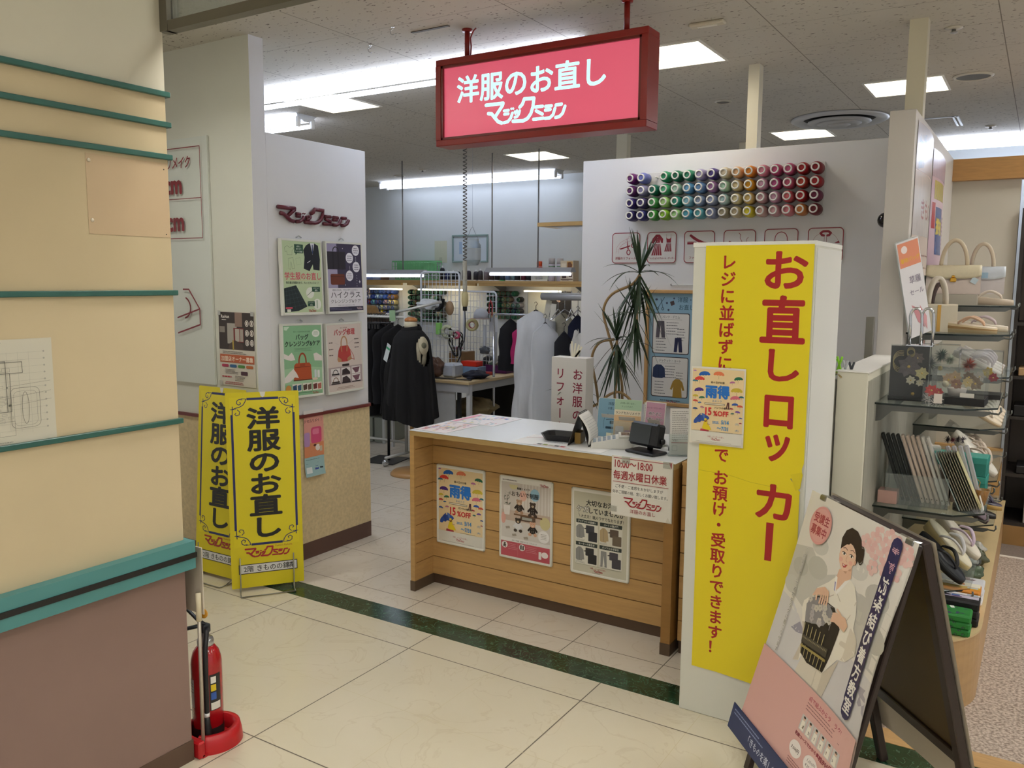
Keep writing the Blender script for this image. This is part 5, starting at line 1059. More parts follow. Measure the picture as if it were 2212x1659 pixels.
def price(P):
    P.rect(.8, .8, 66, 70.5, '#8fb4cc'); P.text('洋服・バッグ・小物', 20.0, 6.4, 3.7, '#33566c', bold=.008, sx=.95); P.text('お直し料金表', 20.8, 11.2, 3.7, '#33566c', bold=.008, sx=.95)
    P.ell(5.6, 5, .9, .7, '#3f4a66'); P.ell(12.8, 7.2, .7, .7, '#3f4a66'); P.ell(14, 11.6, .7, .7, '#3f4a66'); P.ell(17.6, 4.2, .6, .6, '#3f4a66'); P.line([(7, 10), (11, 3.6)], .35, '#2e4658'); P.line([(8.6, 4.4), (10, 10)], .35, '#2e4658'); P.ell(6.4, 10.8, 1.0, .9, '#2e4658'); P.ell(6.4, 10.8, .6, .5, '#8fb4cc'); P.ell(10, 11, .9, 1, '#2e4658'); P.ell(10, 11, .5, .6, '#8fb4cc'); P.poly([(14.8, 6.4), (17.4, 5.6), (18.2, 8), (15.8, 9)], '#4a3a3f')
    for i in range(2):
        for j in range(2):
            x, y = 3.4+j*27.6, 13.6+i*28.2
            P.rr(x, y, 25.2, 26.4, 1.4, '#3a3038'); P.rr(x+.5, y+.5, 24.2, 25.4, 1.1, '#e9e7e4'); P.line([(x+6, y+4.2), (x+20, y+4.2)], .12, '#8a8480', False)
            P.text([['パンツ・デニム', 'スカート'], ['ジャケット・コート', 'バッグ']][i][j], x+12.6, y+3.3, 2.0, '#4a4a50', align='c', res=1, sx=.85)
            P.lines(x+9.5, y+6, 8.5, 5, 1.8, '#6a6a70', .42, i*3+j); P.lines(x+17, y+10, 5.5, 5, 1.8, '#6a6a70', .42, i*3+j+9); P.lines(x+2.5, y+16.4, 8, 5, 1.9, '#6a6a70', .42, i*3+j+5)
    P.poly([(6.4, 18.8), (11.4, 18.8), (12.2, 29.6), (9.8, 29.6), (9, 21.4), (8.2, 29.6), (5.8, 29.6)], '#5b5660'); P.poly([(19, 29.4), (23.4, 29.4), (24.2, 38.6), (21.9, 38.6), (21.2, 31.6), (20.5, 38.6), (18.4, 38.6)], '#2f3354')
    P.poly([(6.6, 47.2), (10.2, 47.2), (12.6, 49.4), (13, 55.4), (11.4, 55.6), (11.3, 56), (5.8, 56), (5.6, 55.6), (4.2, 55.4), (4.6, 49.2)], '#2f3c5c'); P.line([(8.4, 48), (8.5, 55.6)], .16, '#1e2840'); P.poly([(20.2, 56), (22.8, 56), (25, 58), (26.4, 63), (25.2, 63.4), (24.2, 61), (24.8, 68), (18.4, 68), (18.8, 61), (17.8, 63.2), (16.6, 62.8), (18.4, 57.6)], '#a8873f')
    P.lines(10, 70.0, 18, 1, 1, '#3a4a5a', .5, 3); P.logo(14.5, 70.6, 7, '#a8303a')
t = thing('price_list_poster', 'pale blue price list poster in a light wooden frame on the right wall', 'poster', (-2.197, 5.1375, 1.627))
b_ = MB(); wf = mat('#c9a06a', .4, noise=.12, scale=12)
for x0, x1, z0, z1 in ((0, .62, -.022, 0), (0, .62, -.75, -.728), (0, .022, -.728, -.022), (.598, .62, -.728, -.022)): b_.box(x0, x1, -.022, 0, z0, z1, bev=.003)
b_.build('frame', wf, t); P = Print(.002); P.v = []; price(P); P.v = [(a+.012, b, c-.012) for a, b, c in P.v]; P.build('print', t, (0, 0, 0), rough=.3)
t = thing('picture_rail_hook', 'clear plastic wall rail above the price poster', 'rail', (-2.03, 5.138, 1.66)); MB().tube([(0, -.008, 0), (.30, -.008, .004)], .0035, 6).build('rod', mat('#e8eaea', .2), t); MB().lathe([(.005, 0), (.006, .008), (.002, .012)], 10, M=RX(PI/2)).build('pin', mat('#6a6a6a', .3), t)
t = thing('security_camera', 'white and black dome camera low on the right end of the thread wall', 'camera', (-.775, 5.14, 2.03)); MB().lathe([(.045, 0), (.048, .02), (.040, .05)], 20, M=RX(PI/2)).build('mount', mat('#e6e6e6', .35), t); MB().ball((0, -.055, -.005), .042, 16, mat('#121214', .15)).build('dome', None, t)
t = thing('metal_post', 'slim grey metal post standing behind the half-height partition', 'post', (-.70, 4.34, 0)); MB().box(-.018, .018, -.015, .015, 0, 1.52, bev=.002).build('upright', mat('#8f8c84', .35, .6), t)
t = thing('metal_upright', 'grey metal upright between the locker and the half-height partition', 'post', (-.69, 3.50, 0)); MB().box(-.014, .014, -.018, .018, 0, 1.30, bev=.002).build('upright', mat('#9a968c', .35, .5), t)
t = thing('clip_rack', 'small rack of green and steel clips hooked at the end of the half-height partition', 'clips', (-.685, 3.52, 1.30))
for k, (c_, z) in enumerate((('#8bd02a', .075), ('#8bd02a', .085), ('#b8bcc0', .07), ('#3c4046', .065))):
    cm_ = MB()
    for s_ in (-1, 1): cm_.box(-.004, .004, -.006, .006, -.035, .035, bev=.002, M=T(-.012+k*.022, .006*k, z-.03) @ RY(.28*s_))
    cm_.build('clip', mat(c_, .35), t)
MB().tube([(-.02, -.02, .06), (-.02, -.028, .0), (-.02, -.028, -.06)], .003, 6).build('wire_hook', mat('#9a9a9a', .3, .8), t)
MB().tube([(-.02, -.02, .02), (.03, -.02, .02)], .003, 6).build('wire_bar', mat('#9a9a9a', .3, .8), t)
MB().tube([(.0, -.025, .028), (.02, -.04, .018), (.03, -.045, .01)], .003, 6).build('partition_hook', mat('#b8a070', .3, .8), t)
# white fabric sign box behind the counter
t = thing('standing_sign_box', 'white standing sign box with dark red vertical lettering behind the counter', 'sign', (-2.50, 4.42, 0), .0)
MB().box(0, .235, 0, .10, 0, 1.225, bev=.002).build('box', mat('#e2dfda', .6), t)
P = Print(.001); P.text('お洋服の直し', 18.0, 6.4, 7.0, '#8a1736', bold=.012, vert=True, pitch=8.1, sx=1.0); P.text('リフォーム', 6.3, 6.2, 7.0, '#8a1736', bold=.012, vert=True, pitch=8.1, sx=.95); P.build('lettering_print', t, (0, 0, 1.225))
MB().tube([(-.0, .0, 1.225), (.0, .0, 1.225)], .001, 4)
for k, (x, a, l) in enumerate(((.115, -.05, .10), (.125, .12, .09), (.135, .3, .085), (.14, .5, .08), (.13, .7, .06))): MB().box(-.006, .006, -.001, .001, 0, l, M=T(x, .05, 1.22) @ RY(a)).build('paper_strip', mat('#efe9d2', .5), t)

# ================================================================ back wall of the workshop
sw = mat('#c8a468', .45, noise=.12, scale=10, stretch=(1, 4, 4))
t = thing('long_wall_shelf', 'long wooden shelf with metal brackets along the back wall of the workshop', 'shelf', (-6.4, 9.13, 1.62))
MB().box(-2.9, 2.3, -.4, 0, .02, .055, bev=.003).build('board', sw, t)
for x0, x1 in ((-2.9, -.85), (-.75, .35), (.4, 1.9)): MB().box(x0, x1, -.395, -.36, -.01, .02).build('edge_batten', sw, t)
for x in (-2.0, -.75, .55, 1.7):
    b_ = MB(); b_.prism([(-.35, .02), (0, .02), (0, -.12), (-.05, -.10)], -.006, .006, M=Matrix(((0, 0, 1, x), (1, 0, 0, 0), (0, 1, 0, 0), (0, 0, 0, 1)))); b_.build('bracket', mat('#8f9296', .4, .4), t)
SH = 1.676
def cone(x, y, col, label, h=.13, r=.036, base='#e8e8e8', wrap_=False):
    t = thing('thread_cone', label, 'thread cone', (x, y, SH), 0, 'thread cones on the long shelf')
    MB().lathe([(r*1.05, 0), (r*1.05, .006), (r*.6, .012)], 14).build('cone_base', mat(base, .4), t)
    MB().lathe([(r, .010), (r*.94, h*.8), (r*.7, h*.92), (r*.45, h*.95)], 14).build('thread', mat(col, .5, noise=.25, scale=90, stretch=(.3, .3, 1)), t)
    MB().lathe([(r*.36, h*.9), (r*.3, h*1.12), (r*.14, h*1.12)], 10).build('cone_tip', mat(base, .4), t)
cl = [(-6.66, 8.86, '#14141c', .17, 'pair of stacked dark spools above the mesh grid'), (-6.55, 8.82, '#1d2a6a', .12, 'navy blue cone'), (-6.46, 8.82, '#10242a', .12, 'black-green cone'), (-6.38, 8.82, '#202a3a', .12, 'dark slate cone'), (-6.29, 8.84, '#241c2a', .15, 'tall black cone'), (-6.20, 8.80, '#2a2030', .13, 'dark plum cone behind the cord'), (-6.10, 8.82, '#3a3a44', .12, 'charcoal cone right of the cord'), (-6.02, 8.8, '#4a464a', .13, 'dark grey cone'),
      (-5.93, 8.8, '#8a7f86', .13, 'grey mauve cone'), (-5.85, 8.8, '#4a3a40', .13, 'brown-black wrapped cone'), (-5.78, 8.82, '#232433', .13, 'near-black cone'), (-5.69, 8.8, '#3c4a66', .12, 'blue slate cone on green base'), (-5.61, 8.8, '#6a8cc0', .12, 'light blue cone'), (-5.54, 8.82, '#7a9aa8', .12, 'pale teal cone'), (-5.47, 8.8, '#262a38', .12, 'dark navy cone'), (-5.385, 8.8, '#6a2a44', .12, 'wine red wrapped cone'), (-5.31, 8.8, '#2c2e3c', .12, 'black-blue cone left of the white basket')]
for k, (x, y, c_, h, l) in enumerate(cl): cone(x, y, c_, l+' on the long shelf', h, .034, '#2fae62' if k == 11 else '#e8e8ea')
def holed_basket(name, label, x0, x1, y0, y1, h, col, z, pat=(8, 4)):
    t = thing(name, label, 'basket', ((x0+x1)/2, (y0+y1)/2, z)); w, d = (x1-x0)/2, (y1-y0)/2; m = mat(col, .4)
    b_ = MB(); b_.box(-w, w, -d, d, 0, .004)
    for s_ in (-1, 1):
        b_.box(-w, w, s_*d-.003, s_*d+.003, h-.018, h, bev=.001); b_.box(s_*w-.003, s_*w+.003, -d, d, h-.018, h, bev=.001); b_.box(-w, w, s_*d-.002, s_*d+.002, 0, .02); b_.box(s_*w-.002, s_*w+.002, -d, d, 0, .02)
        for i in range(pat[0]+1): x = -w+2*w*i/pat[0]; b_.box(x-.004, x+.004, s_*d-.0015, s_*d+.0015, .02, h-.018)
        for i in range(1, pat[1]): zz = .02+(h-.038)*i/pat[1]; b_.box(-w, w, s_*d-.0015, s_*d+.0015, zz-.003, zz+.003)
        for i in range(5): y = -d+2*d*i/4; b_.box(s_*w-.0015, s_*w+.0015, y-.004, y+.004, .02, h-.018)
    b_.build('basket_body', m, t); return t
holed_basket('storage_basket', 'small white pierced basket on the long shelf below the right hanging light', -5.25, -5.03, 8.76, 8.96, .11, '#e4e4da', SH)
holed_basket('storage_basket', 'green plastic basket on the long shelf at the left', -7.40, -6.86, 8.80, 9.04, .10, '#7fc98a', SH, (12, 2))
t = holed_basket('storage_basket', 'upper green plastic basket stacked on the lower green basket', -7.44, -6.82, 8.78, 9.06, .15, '#7fcf8e', SH+.105, (14, 2))
MB().box(-.27, .27, -.1, .1, .005, .13, bev=.01).build('green_liner', mat('#8fd99c', .5, noise=.2, scale=12), t)
for i, (x, w, h, c_, l) in enumerate(((-7.93, .09, .13, '#8f9fd6', 'lilac blue paper box at the far left of the long shelf'), (-7.72, .13, .09, '#aab6de', 'pale lilac box on the long shelf at left'), (-7.62, .05, .14, '#8a6a58', 'small brown jar beside the lilac boxes'))):
    tag(box('storage_box', x-w/2, x+w/2, 8.78, 8.9, SH, SH+h, mat(c_, .5, noise=.08), None, .004), l, 'box')
def can(x, y, r, h, cols, label, cap='#c9c4c6'):
    t = thing('spray_can', label, 'spray can', (x, y, SH), 0, 'spray cans on the long shelf')
    MB().lathe([(r*.94, 0), (r, .006), (r, h*.72), (r*.94, h*.75)], 20).build('can_body', mat(cols[0], .3), t)
    MB().lathe([(r*.96, h*.75), (r*.96, h*.98), (r*.85, h)], 20).build('cap', mat(cap, .4), t)
    for k, (a, b2, c_) in enumerate(cols[1:]): MB().lathe([(r*1.012, h*a), (r*1.012, h*b2)], 20, caps=False).build('label_band', mat(c_, .35), t)
can(-5.16, 8.80, .034, .235, ['#dcdae4', (.5, .73, '#d6452f')], 'white and orange-red spray can standing on the long shelf', '#e2552a')
can(-4.99, 8.80, .04, .27, ['#c9c3d2', (.62, .66, '#4f8a5c'), (.25, .32, '#c05a6a')], 'tall lilac spray can with green band, left of two', '#bdb9bd')
can(-4.89, 8.82, .04, .27, ['#c4bfd0', (.62, .66, '#4f8a5c')], 'tall lilac spray can with green band, right of two', '#c3bfc2')
P = Print(.0004); P.rect(0, 0, 17, 24, '#d9cbb4'); P.rect(1.2, 3.4, 6, 5.4, '#efe4d0'); P.rect(8.6, 1.2, 7.4, 8.2, '#d2a25a'); P.poly([(9.4, 2.4), (13, 1.6), (15.8, 5), (14.6, 9), (9.4, 8)], '#7a4a2a'); P.text('バッグ専用', 8.5, 12.4, 2.7, '#6a3a34', bold=.03, align='c'); P.poly([(2, 14.4), (7.6, 14), (8, 20.4), (2.4, 20.8)], '#4a2e2a'); P.rect(10.6, 14, 5.6, 6.4, '#efe4d8'); P.rect(11.2, 16, 4.4, 3, '#5a3c34'); P.rect(.6, 21.4, 15.8, 1, '#5a3430'); P.lines(2, 22.8, 12, 1, 1, '#8a6a60', .5, 3)
t = thing('repair_kit_box', 'printed beige box with bag pictures at the right end of the long shelf', 'box', (-4.84, 8.74, SH)); MB().box(0, .17, .001, .14, 0, .24, bev=.002).build('box_body', mat('#d3c3ac', .5), t); P.build('print', t, (0, 0, .24))
t = thing('hand_saw_tape', 'folded papers behind the spray cans', 'papers', (-5.09, 8.9, SH)); MB().box(-.05, .05, -.02, .02, 0, .06, M=RY(.3)).build('paper', mat('#d6e6da', .5), t)
# picture and calendar sheet
t = thing('framed_picture', 'framed blue picture with wide white mount on the back wall', 'picture', (-6.69, 9.127, 2.27))
b_ = MB(); fm = mat('#8fa6a2', .4)
for x0, x1, z0, z1 in ((0, .57, -.02, 0), (0, .57, -.36, -.34), (0, .02, -.34, -.02), (.55, .57, -.34, -.02)): b_.box(x0, x1, -.02, 0, z0, z1, bev=.003)
b_.build('frame', fm, t); P = Print(.004); P.rect(1.6, 1.6, 54, 33, '#d2dde6'); P.frame(2.4, 2.4, 52.4, 31.2, 0, .5, '#b4c4ca'); P.rect(16, 7, 26, 20, '#dfe8f0'); P.rect(30, 8.6, 13, 17, '#7da8d8'); P.poly([(30, 25), (34, 16), (38, 22), (43, 12), (43, 25.6), (30, 25.6)], '#3f78bf'); P.rect(31, 9, 4, 6, '#c6dcf0'); P.rect(11, 9, 5, 16, '#a9c2dd'); P.build('print', t, (0, 0, 0))
P = Print(.0005); sheet(P, 20.5, 29, '#d6d6c2', .001); P.line([(10, 1), (10.2, 26)], .08, '#b9b9a4', False); P.lines(7, 22.4, 6, 3, 1.4, '#7a7a70', .4, 3, 'c'); tag(P.build('calendar_sheet', None, (-6.99, 9.1285, 2.2)), 'plain cream paper sheet pinned on the back wall left of the picture', 'paper')
# three wall racks of spools
def rack(x0, cols_, label, pal, nm, skip=()):
    n = len(cols_); b_ = tag(box('spool_board', x0-.05, x0+.0758*n, 9.118, 9.13, 1.52-.074*len(pal)+.03, 1.56, mat('#d8dcde', .3)), label, 'peg board')
def wall_rack(xl, ncol, nrow, rim, pal, lab, grp, z0=1.515, miss=()):
    tag(box('spool_board', xl-.045, xl+.0758*(ncol-1)+.07, 9.118, 9.13, z0-.0735*(nrow-1)-.045, z0+.045, mat('#d8dcde', .3)), 'white peg board of the '+lab, 'peg board', 'spool boards on the back wall')
    rr = random.Random(len(lab)); k = 0
    for i in range(nrow):
        for j in range(ncol):
            if (i, j) in miss: continue
            c_ = pal[(i*ncol+j) % len(pal)]; k += 1
            spool(xl+.0758*j, 9.115, z0-.0735*i, c_, '%s spool, row %d, number %d from left, %s' % (cname(c_), i+1, j+1, lab), grp, rim, False)
bluer = mat('#2b4a9a', .35); greenr = mat('#1d6a4a', .35)
wall_rack(-8.16, 8, 5, bluer, ['#3a5aa0', '#d8c8c0', '#24345f', '#3c5478', '#2b4a86', '#2f3a66', '#2a4488', '#3a5cae', '#24348a', '#d6d8dc', '#1c3a96', '#9fc0dc', '#6a88b0', '#2454b4', '#7a5a24', '#8a6530', '#5c2030', '#6a2430', '#6ab0b8', '#4a4468', '#1e2f44', '#b0908c', '#d8c884', '#e0cf90', '#8a9096', '#c4c8cc', '#d8dce0', '#7f8a90', '#d0d084', '#b8b0a4', '#8a8c78', '#7c8478', '#343c52', '#4a4438', '#8a8a5c', '#30302c', '#c8b830', '#2a2a2e', '#4a5a80', '#5a6a84'], 'blue-rimmed back wall rack', 'spools in the blue back wall rack')
wall_rack(-7.33, 8, 6, greenr, ['#16162a', '#a89878', '#181820', '#5a5458', '#1b1b24', '#2a2a30', '#141a20', '#1c3a2c', '#101414', '#1a1a1c', '#5f6066', '#50545a', '#2a2c30', '#8a8a90', '#1a2a22', '#20201c', '#1a1e3a', '#6a4c3c', '#5a5040', '#a0a49c', '#3a3a3c', '#c0b8a8', '#2a2a28', '#2f2a20', '#503c30', '#2a3038', '#3c4044', '#c8c4bc', '#80807c', '#4a4a48', '#3a3432', '#242424', '#6a5c58', '#7a7a78', '#b8b4ac', '#5a5652', '#303030', '#1c1c1e', '#a8a090', '#3c302a'], 'rack behind the mesh grid', 'spools in the middle back wall rack', miss=((1, 7), (3, 6)))
wall_rack(-6.04, 7, 5, greenr, ['#2a2020', '#1c1c20', '#8a7a62', '#6c5c50', '#5c5c58', '#1c5c44', '#5a4a40', '#242022', '#2c2426', '#4a4c44', '#a08c6c', '#7c7060', '#26262a', '#18181c', '#201c1e', '#3a3438', '#1a5a40', '#a8946c', '#b4a88c', '#9c9ca8', '#8c8c98', '#261c20', '#302828', '#4a2c34', '#8c7c64', '#3c2830', '#20264c', '#2c2c30'], 'right back wall rack', 'spools in the right back wall rack', miss=((1, 5), (0, 6)))
tag(box('wall_notice_board', -5.50, -5.22, 9.10, 9.125, 1.05, 1.55, mat('#dcdccc', .6, noise=.06)), 'cream paper pattern sheet on the back wall right of the spools', 'paper')
P = Print(.0005); sheet(P, 30, 46, '#2b2522', .001); P.ell(13, 9, 3.4, 4.4, '#d8b8a4'); P.ell(15, 7, 4, 4.6, '#2a1c18'); P.ell(12, 9.4, 2.4, 3.4, '#dcc0ae'); P.rect(4, 30, 20, 3, '#6a4a3a'); tag(P.build('dark_portrait_poster', None, (-5.20, 9.124, 1.55)), 'dark brown poster with a face on the back wall right of the spools', 'poster')
# ================================================================ things standing and hanging in the workshop
# corner shelf on the inner side of the right wall
t = thing('corner_wall_shelf', 'wooden shelf with a pale bracket sticking out left of the thread wall, high up', 'shelf', (-2.70, 5.62, 2.09))
MB().box(-.62, 0, 0, .30, 0, .03, bev=.002).build('board', sw, t)
MB().prism([(-.55, 0), (0, 0), (0, -.085), (-.1, -.06)], .02, .03, M=Matrix(((1, 0, 0, 0), (0, 0, 1, 0), (0, 1, 0, 0), (0, 0, 0, 1)))).build('bracket', mat('#c9ccd0', .4), t)
b_ = MB(); b_.grid(lambda u, v: (-.11+.11*v+.03*math.sin(9*u+2), .05+.2*u+.02*math.sin(7*v), .03+.24*v**.7*(1+.08*math.sin(11*u))), 12, 10); o = b_.build('plastic_bundle', glass('#c8ccd2', .45, .3), None, (-2.71, 5.64, 2.092), solid=.002); tag(o, 'crumpled clear plastic bundle on the high corner shelf', 'plastic bag')

# cutting table
TT = .80
t = thing('cutting_table', 'large white cutting table with pale wooden top in the workshop', 'table', (-4.175, 5.93, 0))
MB().box(-.655, 0, 0, 1.75, .775, .80, bev=.003).build('tabletop', mat('#cdb68a', .45, noise=.1, scale=5, stretch=(1, 5, 1)), t)
wl = mat('#c9ccd0', .5)
MB().box(-.64, -.012, .015, .03, .70, .774).build('front_apron', mat('#b7b9bd', .5), t)
MB().box(-.035, -.012, .03, 1.73, .71, .774).build('side_apron', mat('#a7a9a8', .5), t)
MB().box(-.64, -.17, .03, .045, 0, .70).build('front_panel', mat('#b9bcbf', .55, noise=.05), t)
for x, y in ((-.05, .03), (-.05, 1.68), (-.65, 1.68), (-.65, .06)): MB().box(x, x+.04, y, y+.04, 0, .775, bev=.002).build('leg', wl, t)
MB().box(-.14, -.11, .02, .045, .1, .72).build('black_strap', mat('#141416', .5), t)
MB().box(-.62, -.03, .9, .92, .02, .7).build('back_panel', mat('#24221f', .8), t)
def lump(name, label, cat, x, y, z, sx, sy, sz, col, seed=1, n=16, group=None, rough=.8):
    r = random.Random(seed); ph = [r.uniform(0, 6) for _ in range(8)]
    def f(u, v):
        a = 2*PI*u; b = PI*v; k = 1+.13*math.sin(3*a+ph[0]+2*b)+.09*math.sin(5*a+ph[1]-3*b)+.08*math.sin(7*b+ph[2]+a)+.05*math.sin(11*a+ph[3]+5*b)
        return (sx*k*math.cos(a)*math.sin(b), sy*k*math.sin(a)*math.sin(b), max(-sz*.92, -sz*k*math.cos(b))+sz*.92)
    b_ = MB(); b_.grid(f, n*2, n); return tag(b_.build(name, mat(col, rough, noise=.2, scale=30), None, (x, y, z)), label, cat, group)
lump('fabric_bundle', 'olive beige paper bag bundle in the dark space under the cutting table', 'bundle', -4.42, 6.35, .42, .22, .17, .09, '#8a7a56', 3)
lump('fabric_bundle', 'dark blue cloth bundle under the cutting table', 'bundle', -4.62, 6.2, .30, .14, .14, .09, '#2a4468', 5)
t = thing('under_shelf', 'dark wire shelf under the cutting table carrying bundles', 'shelf', (-4.5, 6.3, 0)); MB().box(-.42, .26, -.2, .4, .29, .30).build('board', mat('#22201e', .7), t)
for x in (-.40, .24):
    for y in (-.18, .38): MB().box(x-.01, x+.01, y-.01, y+.01, 0, .29).build('leg', mat('#22201e', .7), t)
# things on the cutting table
z = TT
lump('clear_bag', 'clear plastic bag holding a brown bag at the left front of the cutting table', 'bag', -4.68, 6.07, z, .11, .10, .09, '#5a4034', 8, rough=.3)
tag(box('parcel', -4.60, -4.46, 6.10, 6.26, z, z+.13, mat('#bfc6d2', .35, noise=.2, scale=14), None, .02), 'grey-white plastic parcel on the cutting table', 'parcel')
t = thing('open_carton', 'brown cardboard carton with papers behind the plastic parcel', 'carton', (-4.80, 6.70, z)); MB().box(-.10, .10, -.08, .08, 0, .19, bev=.003).build('box', mat('#9a7a56', .7), t); MB().box(-.06, .08, -.05, .05, .192, .196).build('paper', mat('#e9e9e6', .6), t)
t = thing('wooden_stand', 'narrow wooden block standing beside the carton', 'stand', (-4.70, 6.5, z)); MB().box(-.02, .02, -.02, .02, 0, .22).build('block', mat('#c9b48a', .5, noise=.1), t); lump('pincushion', 'pink ribbon bow on the narrow wooden block', 'ribbon', -4.70, 6.5, z+.221, .05, .03, .015, '#d49ab0', 4)
tag(box('storage_box', -4.60, -4.42, 6.42, 6.56, z, z+.075, mat('#7f9cc0', .4, noise=.1), None, .002), 'pale blue card box under the red box on the cutting table', 'box')
tag(box('storage_box', -4.62, -4.44, 6.43, 6.54, z+.0755, z+.125, mat('#d8321f', .35), None, .005), 'bright red plastic box on top of the blue box', 'box')
tag(box('storage_box', -4.41, -4.33, 6.46, 6.54, z, z+.03, mat('#b02a2a', .4), None, .004), 'flat dark red case behind the red box', 'case')
t = thing('tape_dispenser', 'black domed machine beside the red box', 'machine', (-4.70, 7.02, z)); MB().lathe([(.07, 0), (.075, .06), (.05, .11), (.015, .13)], 18).build('body', mat('#191a1e', .35), t); MB().box(-.08, .08, -.05, .05, 0, .02, bev=.005).build('foot', mat('#191a1e', .35), t)
t = thing('purple_tray', 'purple plastic tray full of pattern pieces on the cutting table', 'tray', (-4.40, 6.76, z), .05); b_ = MB()
for a in ((-.12, .12, -.08, .08, 0, .005), (-.12, -.115, -.08, .08, 0, .075), (.115, .12, -.08, .08, 0, .075), (-.12, .12, -.08, -.075, 0, .075), (-.12, .12, .075, .08, 0, .075)): b_.box(*a)
b_.build('tray_body', mat('#5a2358', .4), t)
for k in range(9): MB().box(-.05, .05, -.001, .001, -.03, .03, M=T(-.08+.02*k, 0, .062) @ RY(1.1+.1*math.sin(k*2)) @ RZ(k*.7)).build('pattern_piece', mat(['#d9d4c8', '#8aa89c', '#c8b8a0', '#3f6a58', '#e6e2da', '#a89888', '#d8c8b8', '#6a8a7a', '#f0ece4'][k], .6), t)
lump('dark_garment', 'navy cloth heap hanging over the right edge of the cutting table', 'cloth', -4.30, 6.22, z, .10, .13, .035, '#171c30', 6)
lump('dark_garment', 'folded navy garment behind the purple tray', 'cloth', -4.30, 7.0, z, .09, .11, .10, '#1c2036', 9)
t = thing('black_strap', 'black leather belt lying on the cutting table', 'belt', (-4.42, 5.99, z)); MB().tube([(-.22, .06, .008), (-.15, .0, .008), (-.02, .02, .008), (.1, .03, .008), (.20, .04, .008)], .014, 8, flat=.35).build('strap', mat('#17161a', .4), t)
t = thing('grey_folder', 'grey felt sheet curled on the cutting table', 'felt', (-4.58, 7.14, z)); b_ = MB(); b_.grid(lambda u, v: (-.10+.2*u, .03*math.sin(3*u)+.1*v*.2, .02+.16*v*(.6+.4*u)), 8, 6); b_.build('felt', mat('#6f6d68', .8), t, solid=.004)
t = thing('document_tray', 'pale lilac and blue upright file tray on the cutting table', 'file tray', (-4.54, 7.28, z)); MB().box(-.09, .09, 0, .02, .0, .36, bev=.008, M=RX(.1)).build('back_panel', mat('#c9d0e4', .4), t); MB().box(-.04, .08, -.012, -.001, .10, .34, bev=.008, M=RX(.1)).build('blue_panel', mat('#8f9ccf', .4), t); MB().prism([(-.09, 0), (.05, 0), (-.03, .18), (-.09, .2)], -.02, -.012, M=RX(PI/2+.1)).build('front_panel', mat('#d8dcea', .4), t)

# mesh grid stands and what hangs on them
gw = mat('#dfe6f2', .35)
def grid_stand(x0, x1, y, z0, z1, label, nx, nz):
    t = thing('mesh_grid_stand', label, 'wire grid', (x0, y, z0)); W = x1-x0; h = z1-z0; r = .04
    p = [(0, 0, 0), (0, 0, h-r)]+[(r-r*math.cos(a), 0, h-r+r*math.sin(a)) for a in (PI/8, PI/4, 3*PI/8, PI/2)]+[(W-r+r*math.sin(a), 0, h-r+r*math.cos(a)) for a in (PI/8, PI/4, 3*PI/8, PI/2)]+[(W, 0, 0)]
    MB().tube(p, .0095, 8).build('tube_frame', gw, t); b_ = MB()
    for i in range(1, nx): b_.tube([(W*i/nx, 0, .0), (W*i/nx, 0, h-.01)], .0028, 5)
    for i in range(nz): b_.tube([(0, .003, h*(i+.4)/nz), (W, .003, h*(i+.4)/nz)], .0028, 5)
    b_.build('wire_mesh', gw, t); return t
grid_stand(-5.065, -4.615, 6.40, .80, 1.755, 'tall white mesh grid with rounded top, left of the hanging cord', 10, 16)
grid_stand(-4.93, -4.545, 6.92, .80, 1.57, 'shorter white mesh grid right of the hanging cord', 10, 13)
def wire_basket(x, y, z_, w, d, h, label):
    t = thing('wire_basket', label, 'wire basket', (x, y, z_), 0, 'wire baskets hooked on the mesh grids'); b_ = MB()
    for zz in (0, h*.5, h): b_.tube([(-w, -d, zz), (w, -d, zz), (w, d, zz), (-w, d, zz)], .002, 4, closed=True)
    for i in range(9):
        xx = -w+2*w*i/8; b_.tube([(xx, -d, h), (xx, -d, 0), (xx, d, 0)], .0016, 4)
    b_.build('wire_body', mat('#c9ced6', .3, .5), t); return t
wire_basket(-4.70, 6.35, 1.15, .09, .035, .065, 'small wire basket with green box on the tall mesh grid')
tag(box('green_card_box', -4.84, -4.79, 6.33, 6.37, 1.17, 1.28, mat('#8fd070', .5), None, .002), 'bright green small box hooked on the tall mesh grid', 'box')
for i, (x, z_, r, c_, l) in enumerate(((-4.72, 1.16, .065, '#c9cfae', 'pale green paper disc in the wire basket'), (-4.66, 1.16, .05, '#dcdcd6', 'white paper roll in the wire basket'), (-4.61, 1.15, .035, '#b8476a', 'pink and white tape roll in the wire basket'))):
    t = thing('tape_roll', l, 'tape', (x, 6.35, z_+r*.6)); MB().lathe([(r, -.012), (r, .012), (r*.55, .012), (r*.55, -.012), (r, -.012)], 20, M=RX(PI/2), caps=False).build('roll', mat(c_, .5), t)
lump('plastic_bag', 'white plastic bag hanging at the top left of the tall mesh grid', 'bag', -4.93, 6.33, 1.40, .13, .05, .05, '#e2e6ec', 12)
t = thing('plush_sock', 'black and white sock hanging on the tall mesh grid', 'sock', (-4.79, 6.34, 1.405)); MB().tube([(-.06, 0, .0), (-.01, -.01, .0), (.02, -.01, .03), (.035, -.01, .10)], .022, 10, mat('#17181c', .8), rr=[.012, .02, .024, .022]).build('sock', None, t)
